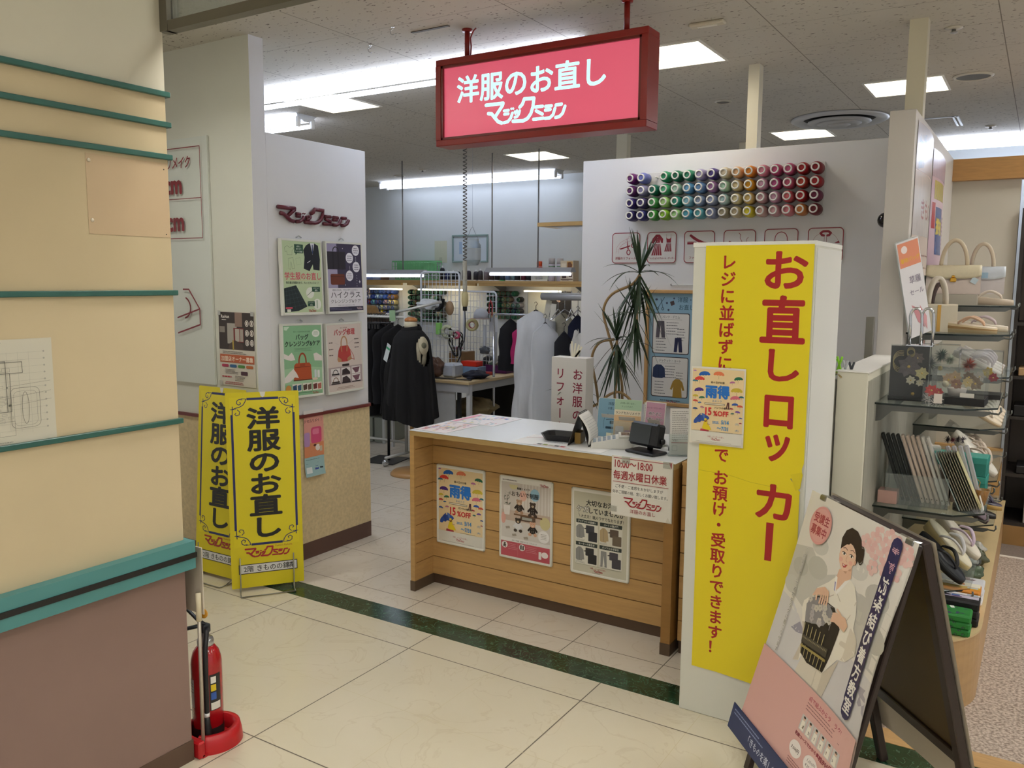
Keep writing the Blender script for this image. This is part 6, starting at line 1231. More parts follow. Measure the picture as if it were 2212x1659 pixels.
t = thing('tailors_curve', 'brown wooden curve with a green stripe on the tall mesh grid', 'ruler', (-4.69, 6.35, 1.42)); MB().lathe([(.055, -.006), (.055, .006)], 18, M=RX(PI/2) @ Matrix.Diagonal((.8, 1.2, 1, 1))).build('disc', mat('#a88a6a', .5), t); MB().lathe([(.025, -.010), (.025, -.005)], 14, M=T(.01, 0, 0) @ RX(PI/2) @ Matrix.Diagonal((.5, 1.5, 1, 1))).build('green_stripe', mat('#3f9a5c', .4), t)
t = thing('packaging_tape', 'cream roll of packaging tape hanging between the two mesh grids', 'tape', (-4.79, 6.86, 1.24)); MB().lathe([(.062, -.025), (.062, .025), (.032, .025), (.032, -.025), (.062, -.025)], 24, M=RZ(.5) @ RX(PI/2), caps=False).build('roll', mat('#d8cf9a', .4), t); MB().lathe([(.033, -.024), (.033, .024), (.028, .024), (.028, -.024), (.033, -.024)], 20, M=RZ(.5) @ RX(PI/2), caps=False).build('core', mat('#b8345a', .5), t)
t = thing('hip_curve', 'pale hood-shaped plastic cap on the shorter mesh grid', 'cap', (-4.67, 6.84, 1.31)); MB().lathe([(.075, 0), (.072, .05), (.05, .085), (.01, .1)], 20).build('cap', mat('#d3dbe8', .4), t); MB().box(-.07, .09, -.09, .02, -.004, .0).build('brim', mat('#d9b8ac', .5), t)
t = thing('measuring_stick', 'white vertical ruler hanging on the shorter mesh grid', 'ruler', (-4.64, 6.86, 0)); MB().box(-.012, .012, -.003, .003, 1.02, 1.24).build('ruler', mat('#dfe6f0', .4), t)
t = thing('red_pliers', 'red handled scissors hanging at the right of the shorter mesh grid', 'scissors', (-4.57, 6.86, 1.36)); MB().tube([(-.02, 0, .0), (-.018, 0, .08), (0, 0, .13), (.018, 0, .08), (.015, 0, -.02)], .006, 6).build('handle', mat('#b5262c', .4), t); MB().tube([(.0, 0, .0), (.0, 0, -.08)], .005, 6).build('blade', mat('#8f9296', .3, .9), t)
t = thing('paper_memo', 'white memo papers clipped on the right of the shorter mesh grid', 'paper', (-4.60, 6.88, 1.18)); MB().box(0, .10, -.001, .0, 0, .17).build('sheet', mat('#dde2ea', .5), t); MB().box(.01, .09, -.004, -.003, .14, .19).build('note', mat('#e0cfa8', .5), t)
wire_basket(-4.63, 6.887, .96, .06, .03, .07, 'small dark filled wire basket on the shorter mesh grid')
lump('spool_pile', 'grey and black notions heaped in the lower wire basket', 'notions', -4.63, 6.85, .962, .055, .028, .035, '#70767e', 21)
# coiled cord from the ceiling with its cream plug and the cable loop
t = thing('coiled_power_cord', 'coiled grey power cord hanging from the ceiling to a cream socket', 'power cord', (-4.58, 6.44, 0)); pts = []
for k in range(330):
    zz = H-.02-k*(H-1.86)/330; a = k*.62; pts.append((.016*math.cos(a), .016*math.sin(a), zz))
MB().tube(pts, .005, 5).build('loose_coil', mat('#6b6660', .5), t); pts = []
for k in range(400): zz = 1.86-k*(1.86-1.575)/400; a = k*.55; pts.append((.017*math.cos(a), .017*math.sin(a), zz))
MB().tube(pts, .0055, 5).build('tight_coil', mat('#d6d2c2', .5), t)
MB().lathe([(.018, 1.58), (.031, 1.55), (.033, 1.49), (.028, 1.45), (.022, 1.435)], 16).build('socket_body', mat('#dccf9a', .4), t)
MB().box(-.018, .018, -.014, .014, 1.395, 1.436, bev=.004).build('plug', mat('#16171a', .4), t)
MB().tube([(0, 0, 1.4), (.005, 0, 1.3), (.0, .0, 1.16), (-.01, .0, 1.10)], .005, 6, mat('#3c4450', .5)).build('lead', None, t)
lp = []
for k in range(64): a = k*.3; rr_ = .075+.012*math.sin(k*.9); lp.append((-.075+rr_*math.cos(a)*.8+.01*math.sin(k), .02*math.sin(k*.4), 1.10+rr_*1.5*math.sin(a)))
lp += [(-.02, 0, .98), (-.05, -.02, .9), (-.10, -.05, .84), (-.12, -.08, .812)]
t = thing('black_cable_loop', 'black cable looped up and hanging below the cream socket', 'cable', (-4.58, 6.40, 0)); MB().tube(lp, .006, 6).build('cable', mat('#15161a', .45), t)
t = thing('hanging_plastic_jar', 'translucent plastic bottle bag hanging in front of the wall picture', 'bottle', (-4.62, 6.62, 1.82), 0)
MB().lathe([(.06, 0), (.085, .03), (.09, .06), (.09, .19), (.07, .215), (.068, .25)], 20, sy=.5, caps=False).build('bottle', glass('#cdd3d4', .35, .2), t); MB().tube([(-.065, 0, .245), (-.02, 0, .34), (0, 0, .36), (.05, 0, .27), (.065, 0, .245)], .0018, 5).build('string', mat('#8a8f96', .5), t)
MB().tube([(0, 0, .36), (0, 0, 1.143)], .0012, 4).build('suspension_wire', mat('#b9bec6', .5), t)
MB().lathe([(.0905, .05), (.0905, .16)], 20, sy=.52, caps=False).build('label', mat('#bcc3c6', .4), t)

# garment rack at the left with black clothes
rk = mat('#d8d9d6', .35, .2)
t = thing('garment_rack', 'white rolling garment rack behind the left partition', 'clothes rack', (-4.95, 6.02, 0))
b_ = MB(); b_.tube([(0, 0, .08), (0, 0, 1.39)], .016, 10); b_.build('upright', rk, t); b_ = MB(); b_.tube([(-1.3, 0, .08), (-1.3, 0, 1.34)], .016, 10); b_.build('upright', rk, t)
MB().tube([(-1.3, 0, 1.335), (0, 0, 1.335)], .013, 10).build('hanging_rail', rk, t); MB().tube([(-1.3, 0, .17), (0, 0, .17)], .012, 8).build('lower_rail', rk, t); MB().tube([(-.12, .0, 1.38), (.25, .22, 1.48)], .012, 8).build('slanted_arm', rk, t)
for x in (0, -1.3):
    MB().tube([(x, -.30, .075), (x, .25, .075)], .014, 8).build('foot', rk, t)
    for y in (-.30, .25): MB().ball((x, y-.0, .032), .032, 14, mat('#b9bcc0', .15, .9)).build('caster', None, t)
def garment(name, label, x, y, ztop, w, h, d, col, rz=0, folds=7, flare=.15, group='clothes on the rack', rough=.9, hem=0, sheer=None, hanger=True, seed=1):
    t = thing(name, label, 'garment', (x, y, 0), rz, group); r = random.Random(seed); p1, p2 = r.uniform(0, 6), r.uniform(0, 6)
    def f(u, v):
        a = 2*PI*u; zz = ztop-h*v-hem*v*math.sin(a*2+p2); vs_ = .085/h; sh = .16+.84*min(1, v/vs_)**.85; crk = 1+.05*math.sin(13*v+2*a+p1)*min(1, v*4)
        W = w/2*sh*(1+flare*v)*crk; D = d/2*(.35+.65*min(1, v*5))*(1+.25*v)
        k = 1+.12*v**.5*math.sin(folds*a+p1)+.06*v*math.sin(2*folds*a+p2+3*v)
        return (W*math.cos(a)*(1+.03*math.sin(folds*a)), D*math.sin(a)*k, zz)
    b_ = MB(); b_.grid(f, folds*8, 22); b_.build('cloth', sheer or mat(col, rough, noise=.15, scale=40), t)
    if hanger:
        b_ = MB(); b_.tube([(-w*.42, 0, ztop-.075), (0, 0, ztop+.01), (w*.42, 0, ztop-.075)], .006, 6); b_.tube([(0, 0, ztop+.01), (0, 0, ztop+.045), (.014, 0, ztop+.06), (0, 0, ztop+.078), (-.014, 0, ztop+.066)], .0025, 6); b_.build('hanger', mat('#17171b', .4), t)
    return t
for k, (x, w, h, c_, l) in enumerate(((-5.36, .20, .80, '#0d0d11', 'long black garment at the left of the garment rack'), (-5.25, .22, .84, '#101014', 'long black garment second on the garment rack'), (-5.14, .20, .72, '#15151a', 'black garment in the middle of the rack'), (-5.04, .22, .80, '#0e0e12', 'black garment near the rack upright'))):
    garment('black_garment', l, x, 6.02-.0*k, 1.26, .40, h, .085, c_, PI/2-.1, 5, .1, seed=k)
for k in range(7):
    t = thing('clip_hanger', 'black clip hanger crowded on the rack rail', 'hanger', (-5.40+k*.035, 6.02, 1.335), PI/2, 'black clip hangers on the rack rail'); MB().tube([(0, 0, -.05), (0, 0, .0), (.014, 0, .022), (0, 0, .034), (-.014, 0, .02)], .003, 6).build('hook', mat('#141418', .4), t); MB().tube([(-.12, 0, -.06), (.12, 0, -.06)], .007, 6).build('bar', mat('#141418', .4), t)
    for s_ in (-1, 1): MB().box(s_*.1-.008, s_*.1+.008, -.01, .01, -.11, -.055, bev=.003).build('clip', mat('#1b1b20', .4), t)
t = thing('price_tag_card', 'green card hanging on the garment rack rail', 'card', (-5.11, 5.985, 1.30)); MB().box(0, .07, -.001, .0, 0, .10).build('card', mat('#9cbf95', .5), t)
t = thing('straw_hat', 'brown brimmed hat on top of the rack behind the left partition', 'hat', (-5.62, 6.25, 1.351), .2); MB().lathe([(.19, 0), (.185, .008), (.12, .015), (.115, .045), (.09, .075), (.01, .08)], 24, sy=.8).build('hat_body', mat('#8a6a3e', .8, noise=.2, scale=60), t)
t = thing('white_shelf_unit', 'white shelf board over hanging bags at the left of the workshop', 'shelf', (-5.66, 6.22, 0)); MB().box(-.35, .2, -.05, .25, 1.33, 1.35).build('board', mat('#e4e6ea', .4), t); MB().box(-.33, .18, .2, .22, 1.18, 1.33).build('dark_back', mat('#5a4a42', .7), t)
for x in (-.34, .17): MB().box(x, x+.02, .22, .25, 0, 1.33).build('support', mat('#d4d6d8', .4), t)
lump('pink_bag', 'dusty pink round bag hanging under the white shelf board', 'bag', -5.62, 6.16, 1.02, .13, .07, .10, '#b08a84', 14)
# black flat-foot stand, white table with the basket
t = thing('flat_foot_stand', 'black pole stand with a flat rectangular foot behind the left partition', 'stand', (-5.08, 5.92, 0)); MB().box(-.20, .13, -.16, .17, 0, .008, M=RZ(.2)).build('foot', mat('#2a2a2c', .5), t); MB().tube([(0, 0, .008), (0, 0, .60)], .013, 8).build('pole', mat('#18181b', .4), t); MB().box(-.05, .05, -.02, .02, .40, .43).build('tag', mat('#dcdcdc', .5), t)
t = thing('side_table', 'pale wooden side table with white legs behind the left partition', 'table', (-5.8, 6.72, 0)); MB().box(-.5, .16, -.22, .3, .705, .73, bev=.002).build('tabletop', mat('#c8ad7a', .5, noise=.1), t)
for x in (-.48, .12):
    for y in (-.2, .26): MB().box(x, x+.03, y, y+.03, 0, .705).build('leg', mat('#c9ccca', .4), t)
MB().box(-.48, .15, -.18, .28, .30, .32).build('lower_shelf', mat('#b9bcba', .5), t)
t = thing('drawer_bins', 'row of grey translucent bins under the side table', 'bins', (-5.8, 6.7, 0))
for k in range(4): MB().box(-.45+k*.15, -.32+k*.15, -.17, .2, 0, .26, bev=.006).build('bin', mat('#8a8f84', .4), t)
lump('yellow_bag', 'yellow and black bag on the lower shelf of the side table', 'bag', -5.72, 6.62, .321, .07, .05, .10, '#cfc455', 15)
lump('cloth_heap', 'grey-white cloth heap on the lower shelf behind the yellow bag', 'cloth', -5.95, 6.7, .321, .12, .1, .12, '#b8bcba', 17)
t = thing('shopping_basket', 'dark maroon supermarket basket with white lettering at the left of the workshop', 'basket', (-5.80, 6.62, .731)); b_ = MB(); mr = mat('#3a1620', .4)
w, d, h = .24, .17, .22
for i in range(22): x = -w+2*w*i/21; b_.box(x-.0035, x+.0035, -d-.002, -d+.002, .01, h)
for i in range(14): y = -d+2*d*i/13; b_.box(w-.002, w+.002, y-.0035, y+.0035, .01, h); b_.box(-w-.002, -w+.002, y-.0035, y+.0035, .01, h)
for zz in (.0, .05, h*.5, h-.02): b_.box(-w, w, -d-.003, -d+.003, zz, zz+.006); b_.box(w-.003, w+.003, -d, d, zz, zz+.006); b_.box(-w, w, d-.003, d+.003, zz, zz+.2 if zz == 0 else zz+.006)
b_.box(-w, w, -d, d, 0, .006); b_.box(-w-.008, w+.008, -d-.008, -d+.004, h, h+.03, bev=.003); b_.box(w-.004, w+.008, -d, d, h, h+.03); b_.box(-w*.1, w+.001, -d-.005, -d-.003, h*.42, h*.80); b_.build('basket_body', mr, t)
P = Print(.0065); P.text('ÆON', 0, 0, 8.2, '#e2dcdc', bold=.01); P.build('lettering_print', t, (-.02, -d, .098))
t = thing('white_machine', 'white plastic machine parts standing on the maroon basket', 'machine', (-5.80, 6.62, .982)); MB().box(-.12, .14, -.08, .08, 0, .10, bev=.02).build('body', mat('#e4e8ec', .35), t)
for x in (-.02, .08): MB().lathe([(.03, .1), (.018, .24), (.012, .26)], 12, M=T(x, 0, 0)).build('horn', mat('#e8ecf0', .35), t)

# dress form
t = thing('dress_form', 'cream dress form wearing a black sleeveless top behind the counter', 'mannequin', (-4.56, 5.62, 0), -.25)
lin_ = mat('#d8cfb4', .8, noise=.06, scale=60)
def torso(u, v, k=1.0):
    a = 2*PI*u; zz = .58+.70*v
    tab = [(0, .155, .10), (.12, .175, .125), (.3, .155, .115), (.45, .115, .09), (.6, .15, .115), (.75, .17, .115), (.88, .165, .085), (.95, .08, .06), (1.0, .055, .052)]
    for (a0, w0, d0), (a1, w1, d1) in zip(tab[:-1], tab[1:]):
        if v <= a1+1e-9: q = (v-a0)/(a1-a0); q = q*q*(3-2*q); w_, d_ = w0+(w1-w0)*q, d0+(d1-d0)*q; break
    return (w_*k*math.cos(a), d_*k*math.sin(a)-.02*max(0, math.sin(PI*(v-.5)*2.2))*(math.sin(a) < 0), zz)
b_ = MB(); b_.grid(torso, 32, 30); b_.add([(0, 0, .58)]+[torso(i/32, 0) for i in range(32)], [(0, 1+i, 1+(i+1) % 32) for i in range(32)]); b_.build('torso', lin_, t)
MB().tube([(0, 0, 1.26), (.0, -.005, 1.33)], .052, 20, rr=[.058, .052]).build('neck', lin_, t)
MB().lathe([(.0545, 1.328), (.056, 1.335), (.054, 1.35), (.03, 1.362), (.001, 1.366)], 24).build('neck_cap', mat('#b9763a', .25, noise=.1), t)
for s_ in (-1, 1):
    MB().lathe([(.001, .014), (.048, .012), (.052, 0)], 20, M=T(s_*.165, .0, 1.13) @ RY(s_*(PI/2-.15)) @ Matrix.Diagonal((1.5, 1, 1, 1))).build('armhole_plate', mat('#cfc6aa', .7), t)
    MB().lathe([(.001, .02), (.024, .018), (.026, .012)], 18, M=T(s_*.165, .0, 1.13) @ RY(s_*(PI/2-.15))).build('shoulder_disc', mat('#7d7c66', .4, .4), t)
MB().tube([(0, 0, .04), (0, 0, .58)], .016, 10).build('wood_pole', mat('#b08850', .4), t)
MB().lathe([(.19, 0), (.19, .012), (.165, .035), (.05, .045)], 32).build('round_base', mat('#b98d58', .4, noise=.12, scale=6), t)
blk = mat('#0c0c10', .92, noise=.1, scale=80)
g_ = thing('black_sleeveless_top', 'black sleeveless top with white tag worn by the dress form', 'garment', (-4.56, 5.62, 0), -.25)
def top_f(u, v):
    a = 2*PI*u; x, y, z0 = torso(u, max(.0, .97-.97*v*1.0), 1.05)
    zz = 1.265-.60*v-.17*v**3*(1+math.cos(a+.3))/2*(1.3 if math.cos(a) > 0 else .6)
    fl = .09*v**1.3; k = 1+.08*v*math.sin(9*a)+.04*v*math.sin(17*a)
    if v < .12: sx = .070+(.172-.070)*(v/.12)**.6; sd = .072+(.125-.072)*(v/.12)**.7
    else: sx = .172+.03*(v-.12)+fl*.45; sd = .145+.01*v+fl*.45-.02*max(0, 1-(v-.12)*12)
    arm = max(0, 1-abs(v-.26)/.20)*max(0, abs(math.cos(a))-.86)/.14
    return ((sx-.03*arm)*k*math.cos(a), sd*k*math.sin(a), zz)
b_ = MB(); vs = []; nu, nv = 72, 40
b_.grid(top_f, nu, nv)
keep = []
for f_, in zip(b_.f):
    c_ = sum((b_.v[i] for i in f_), Vector())/4; ang = math.atan2(c_.y, c_.x)
    if (abs(math.atan2(c_.y, abs(c_.x)))/.42)**2+((c_.z-1.085)/.12)**2 < 1: continue
    keep.append(f_)
b_.f = keep; b_.mi = [0]*len(keep); b_.sm = [True]*len(keep)
b_.build('top_cloth', blk, g_)
b_ = MB(); b_.grid(lambda u, v: ((.066+.026*math.sin(PI*(.2+.7*v)))*math.cos(2*PI*u)*(1+.06*math.sin(6*PI*u)), (.066+.026*math.sin(PI*(.2+.7*v)))*math.sin(2*PI*u), 1.225+.065*v+.012*math.sin(2*PI*u)), 36, 6); b_.build('cowl_collar', blk, g_)
MB().box(-.028, .028, -.001, .001, -.16, 0, M=T(-.13, -.135, 1.13) @ RY(.42)).build('paper_tag', mat('#e6eef0', .5), g_); MB().box(-.026, .026, -.0016, -.001, -.05, -.03, M=T(-.13, -.135, 1.13) @ RY(.42)).build('tag_stripe', mat('#3fae7a', .5), g_)
garment('long_black_skirt', 'long black pleated skirt hanging behind the dress form', -4.86, 5.80, 1.02, .26, .60, .09, '#0b0b0e', .1, 9, .35, group=None, hanger=False, seed=9)

t = thing('small_clothes_rail', 'thin chrome rail stand holding the pink and black coats behind the cutting table', 'clothes rail', (-4.0, 6.42, 0))
MB().tube([(-.24, 0, 1.375), (.40, 0, 1.375)], .01, 8).build('rail', mat('#c9ccd4', .2, .8), t)
for x in (-.24, .40): MB().tube([(x, 0, 0), (x, 0, 1.375)], .012, 8).build('leg', mat('#c9ccd4', .2, .8), t)
# right-hand rail with covered clothes
t = thing('wall_rail', 'short grey rail with hangers sticking out beside the thread wall', 'clothes rail', (-2.70, 5.93, 1.555)); MB().tube([(-.75, 0, 0), (0, 0, .0)], .03, 16).build('rail', mat('#a9abb0', .35, .3), t)
sheer = glass('#dfe3ea', .62, .6, 'sheer_white_cover')
garment('covered_dress', 'long garment under a sheer white cover hanging beside the cutting table', -3.56, 6.02, 1.43, .34, .93, .13, '#dfe3ea', .1, 9, .25, group=None, sheer=mat('#dde0e6', .6, noise=.3, scale=7, bump=.8, stretch=(1, 1, .35)), seed=4)
garment('sheer_cover', 'narrow translucent white garment cover, right of the wider covered dress', -3.36, 5.83, 1.34, .22, .86, .09, '#dfe3ea', .2, 4, .2, group=None, sheer=sheer, seed=5)
garment('pink_coat', 'magenta pink coat hanging behind the covered dress', -3.90, 6.42, 1.30, .22, .36, .12, '#b8276a', .5, 4, .25, group=None, seed=6)
garment('dark_coat', 'black coat hanging left of the pink coat', -4.06, 6.42, 1.33, .20, .46, .10, '#12131a', .4, 4, .1, group=None, seed=7)
garment('newsprint_garment', 'cream garment with dark printed panels right of the covered dress', -3.36, 6.12, 1.42, .20, .62, .08, '#c9c6b4', .5, 3, .05, group=None, seed=8)
garment('navy_garment', 'navy garment hanging near the thread wall', -3.21, 6.10, 1.40, .16, .66, .08, '#1a2038', .6, 3, .1, group=None, seed=10)
garment('black_garment', 'long black garment hanging to the left of the white sign box', -3.16, 5.78, 1.28, .16, .90, .1, '#0d0f18', .3, 3, .05, group=None, seed=11)
lump('white_cloth', 'white cloth with faint lettering hung beside the sign box', 'cloth', -3.05, 5.80, .98, .06, .05, .15, '#dad8d2', 19)
for k, (x, a) in enumerate(((-3.30, .2), (-3.24, -.1), (-3.18, .3), (-3.12, .0))):
    t = thing('wire_hanger', 'steel wire hanger hooked on the short grey rail', 'hanger', (x, 5.93, 1.585), PI/2+a, 'steel hangers on the short rail'); MB().tube([(0, 0, -.13), (0, 0, -.02), (.016, 0, .004), (0, 0, .016), (-.014, 0, .004)], .0028, 6).build('hook', mat('#c9ccd0', .2, .9), t); MB().tube([(-.19, 0, -.21), (0, 0, -.13), (.19, 0, -.21)], .0045, 6).build('shoulder_bar', mat('#c9ccd0', .2, .9), t)
t = thing('red_umbrella', 'folded red checked umbrella with bent wooden handle at the thread wall edge', 'umbrella', (-3.03, 5.93, .045))
MB().tube([(0, 0, 1.38), (0, 0, 1.50), (.01, 0, 1.545), (.035, 0, 1.56), (.055, 0, 1.535)], .011, 10).build('handle', mat('#c8995a', .3), t); MB().lathe([(.012, 1.38), (.028, 1.30), (.045, 1.15), (.035, 1.0), (.01, .96)], 14).build('canopy', mat('#a83226', .7, noise=.45, scale=70), t)
t = thing('hanging_label_cards', 'white paper labels clipped under the short grey rail', 'labels', (-3.40, 5.95, 1.37)); MB().box(-.05, .0, 0, .002, 0, .15, M=RY(.2)).build('card', mat('#c9c6b8', .5), t); MB().box(.01, .06, 0, .002, -.01, .13, M=RY(.1)).build('card', mat('#dedbd0', .5), t)

# dracaena plant
lf = mat('#1f3a1c', .45, noise=.25, scale=20); st = mat('#a98a5e', .6, noise=.12, scale=30)
t = thing('dracaena_plant', 'tall dracaena with bent stems and four tufts of narrow leaves behind the counter', 'plant', (-2.12, 4.75, 0))
MB().lathe([(.11, 0), (.14, .26), (.15, .28), (.135, .28), (.125, .24)], 24).build('pot', mat('#d8d4cc', .5), t); MB().lathe([(.128, .25), (.001, .255)], 20, caps=False).build('soil', mat('#3a2c20', .9), t)
def leafblade(b_, o_, a, l, droop, w=.011, up=.4):
    n = 7; vs = []; dx, dy = math.cos(a), math.sin(a); px, py = -dy, dx
    for i in range(n+1):
        s_ = i/n; r_ = l*s_*math.cos(up)*(1-.25*droop*s_); zz = l*(s_*math.sin(up)-droop*s_*s_); ww = w*(1-s_**2.2)*(.45+1.2*min(.5, s_))+.0006
        c_ = (o_[0]+dx*r_, o_[1]+dy*r_, o_[2]+zz); vs += [(c_[0]+px*ww, c_[1]+py*ww, c_[2]+ww*.25), (c_[0], c_[1], c_[2]-ww*.12), (c_[0]-px*ww, c_[1]-py*ww, c_[2]+ww*.25)]
    b_.add(vs, [f_ for i in range(n) for f_ in ((i*3, i*3+1, i*3+4, i*3+3), (i*3+1, i*3+2, i*3+5, i*3+4))], None, True)
O = (2.12, -4.75)
def rel(x, y, z_): return (x+2.12, y-4.75, z_)
crowns = [rel(-2.06, 4.70, 1.73), rel(-2.09, 4.72, 1.48), rel(-2.20, 4.70, 1.32), rel(-2.42, 4.58, 1.0)]
stems = [[rel(-2.10, 4.76, .25), rel(-2.12, 4.74, .6), rel(-2.21, 4.72, .93), rel(-2.20, 4.70, 1.06), rel(-2.20, 4.70, 1.32)],
         [rel(-2.14, 4.78, .25), rel(-2.17, 4.74, .7), rel(-2.165, 4.72, .95), rel(-2.18, 4.72, 1.10), rel(-2.28, 4.74, 1.36), rel(-2.32, 4.75, 1.5), rel(-2.26, 4.74, 1.60), rel(-2.12, 4.72, 1.66), rel(-2.06, 4.70, 1.72)],
         [rel(-2.16, 4.72, .25), rel(-2.30, 4.72, .80), rel(-2.34, 4.70, 1.05), rel(-2.37, 4.70, 1.20), rel(-2.32, 4.7, 1.30), rel(-2.22, 4.7, 1.325)],
         [rel(-2.08, 4.74, .25), rel(-2.06, 4.72, .70), rel(-2.08, 4.70, .92), rel(-2.15, 4.68, 1.0), rel(-2.22, 4.66, .99), rel(-2.30, 4.62, .92), rel(-2.40, 4.60, .90), rel(-2.42, 4.58, 1.0)],
         [rel(-2.07, 4.71, 1.40), rel(-2.08, 4.715, 1.48), rel(-2.07, 4.71, 1.58), rel(-2.06, 4.70, 1.72)]]
def smooth(p, k=5):
    o_ = []; P_ = [p[0]]+list(p)+[p[-1]]
    for i in range(1, len(P_)-2):
        a, b, c_, d_ = [Vector(q) for q in P_[i-1:i+3]]
        for j in range(k): s_ = j/k; o_.append(.5*((2*b)+(-a+c_)*s_+(2*a-5*b+4*c_-d_)*s_*s_+(-a+3*b-3*c_+d_)*s_**3))
    return o_+[Vector(p[-1])]
for p in stems: MB().tube(smooth(p), .0085, 8).build('stem', st, t)
MB().tube(smooth([rel(-2.35, 4.70, 1.10), rel(-2.39, 4.69, 1.12), rel(-2.43, 4.68, 1.09)]), .006, 6).build('side_shoot', st, t)
MB().tube(smooth([rel(-2.25, 4.64, .96), rel(-2.21, 4.63, .935), rel(-2.18, 4.62, .93)]), .005, 6).build('side_shoot', st, t)
rl = random.Random(11)
for k, (c_, n_, L_) in enumerate(zip(crowns, (44, 34, 44, 36), (.33, .26, .30, .25))):
    b_ = MB()
    for i in range(n_):
        q = i/n_; a = i*2.399+rl.uniform(-.2, .2)
        if q < .3: up, dr_ = rl.uniform(.9, 1.35), rl.uniform(.0, .15)
        elif q < .5: up, dr_ = rl.uniform(.1, .6), rl.uniform(.3, .6)
        else: up, dr_ = rl.uniform(-1.35, -.7), rl.uniform(.1, .3)
        leafblade(b_, (c_[0], c_[1], c_[2]-.0*q-(.10*max(0, q-.5)*2 if q > .5 else 0)), a, L_*rl.uniform(.7, 1.05), dr_, .010, up)
    b_.build('leaf_crown', lf, t)
# ================================================================ right side: glass shelves and goods
gl = glass('#dfeee8', .08, .04, 'shelf_glass'); edge = mat('#12211d', .15); chrome = mat('#c7c9cc', .12, 1.0)
def gshelf(label, x0, x1, y0, y1, z, cut=.11, steel=True):
    t = thing('glass_shelf', label, 'glass shelf', (x0, y0, z), 0, 'glass shelves on the display wall'); W = x1-x0; L = y1-y0
    p = [(0, 0), (W-cut, 0), (W, cut), (W, L), (0, L)]
    MB().prism(p, 0, .008).build('glass_board', gl, t)
    b_ = MB()
    for (a, b) in zip(p[:3], p[1:4]):
        d = Vector((b[0]-a[0], b[1]-a[1])); d.normalize(); n = Vector((d.y, -d.x))*.0006
        b_.add([(a[0]+n.x, a[1]+n.y, .0003), (b[0]+n.x, b[1]+n.y, .0003), (b[0]+n.x, b[1]+n.y, .0077), (a[0]+n.x, a[1]+n.y, .0077)], [(0, 1, 2, 3)])
    b_.build('cut_edge', edge, t)
    for y in (.04, L-.08):
        b_ = MB(); b_.prism([(0, -.075), (.02, -.07), (.06, -.028), (W*.9, -.022), (W-.02, -.010), (W-.02, -.001), (0, -.001)], y, y+.005, M=Matrix(((1, 0, 0, 0), (0, 0, 1, 0), (0, 1, 0, 0), (0, 0, 0, 1))))
        b_.tube([(W-.02, y, -.006), (W+.006, y, -.008), (W+.014, y, .004), (W+.012, y, .02)], .004, 8); b_.build('steel_bracket', mat('#6d6f6c', .3, .8), t)
    return t
FX = -.556
gshelf('glass shelf with boxed hair flowers, level with the top of the half-height partition', FX, -.125, 3.66, 4.33, 1.19)
gshelf('glass shelf with fans in an acrylic box, middle of the half-height partition', FX, -.145, 3.75, 4.40, .742)
gshelf('low glass shelf carrying the pale and black sandals', FX, -.178, 3.80, 4.40, .40)
gshelf('glass shelf with the cream bag and sandals beside the chrome frame', FX, -.125, 4.45, 4.94, 1.437)
gshelf('upper glass shelf with cream sandals under the handbags', FX, -.125, 4.98, 5.36, 1.560)
gshelf('glass shelf with a row of white sandals behind the flower boxes', FX, -.125, 4.80, 5.50, 1.205)
gshelf('far glass shelf with stacked peach sandals', FX, -.13, 4.95, 5.80, .92)
gshelf('far low glass shelf behind the turquoise boxes', FX, -.135, 4.55, 5.50, .72)
gshelf('farthest low glass shelf above the round base', FX, -.14, 4.75, 5.55, .45)
t = thing('curved_plinth', 'pale wooden plinth with rounded front corner under the glass shelves', 'plinth', (0, 0, 0))
pw = mat('#c4a070', .45, noise=.14, scale=7, stretch=(1, 1, 5)); out = [(-.555, 3.50), (-.52, 3.49)]+[(-.41+.285*math.cos(a), 3.80+.31*math.sin(a)) for a in [-PI/2+PI/2*k/14 for k in range(15)]]+[(-.125, 6.15), (-.555, 6.15)]
MB().prism(out, 0, .292, smooth=False).build('body', pw, t); MB().prism([(x+(.004 if x > -.5 else 0), y-(.004 if y < 3.8 else 0)) for x, y in out], .292, .30).build('top', mat('#d6bd8e', .4, noise=.08, scale=6), t)

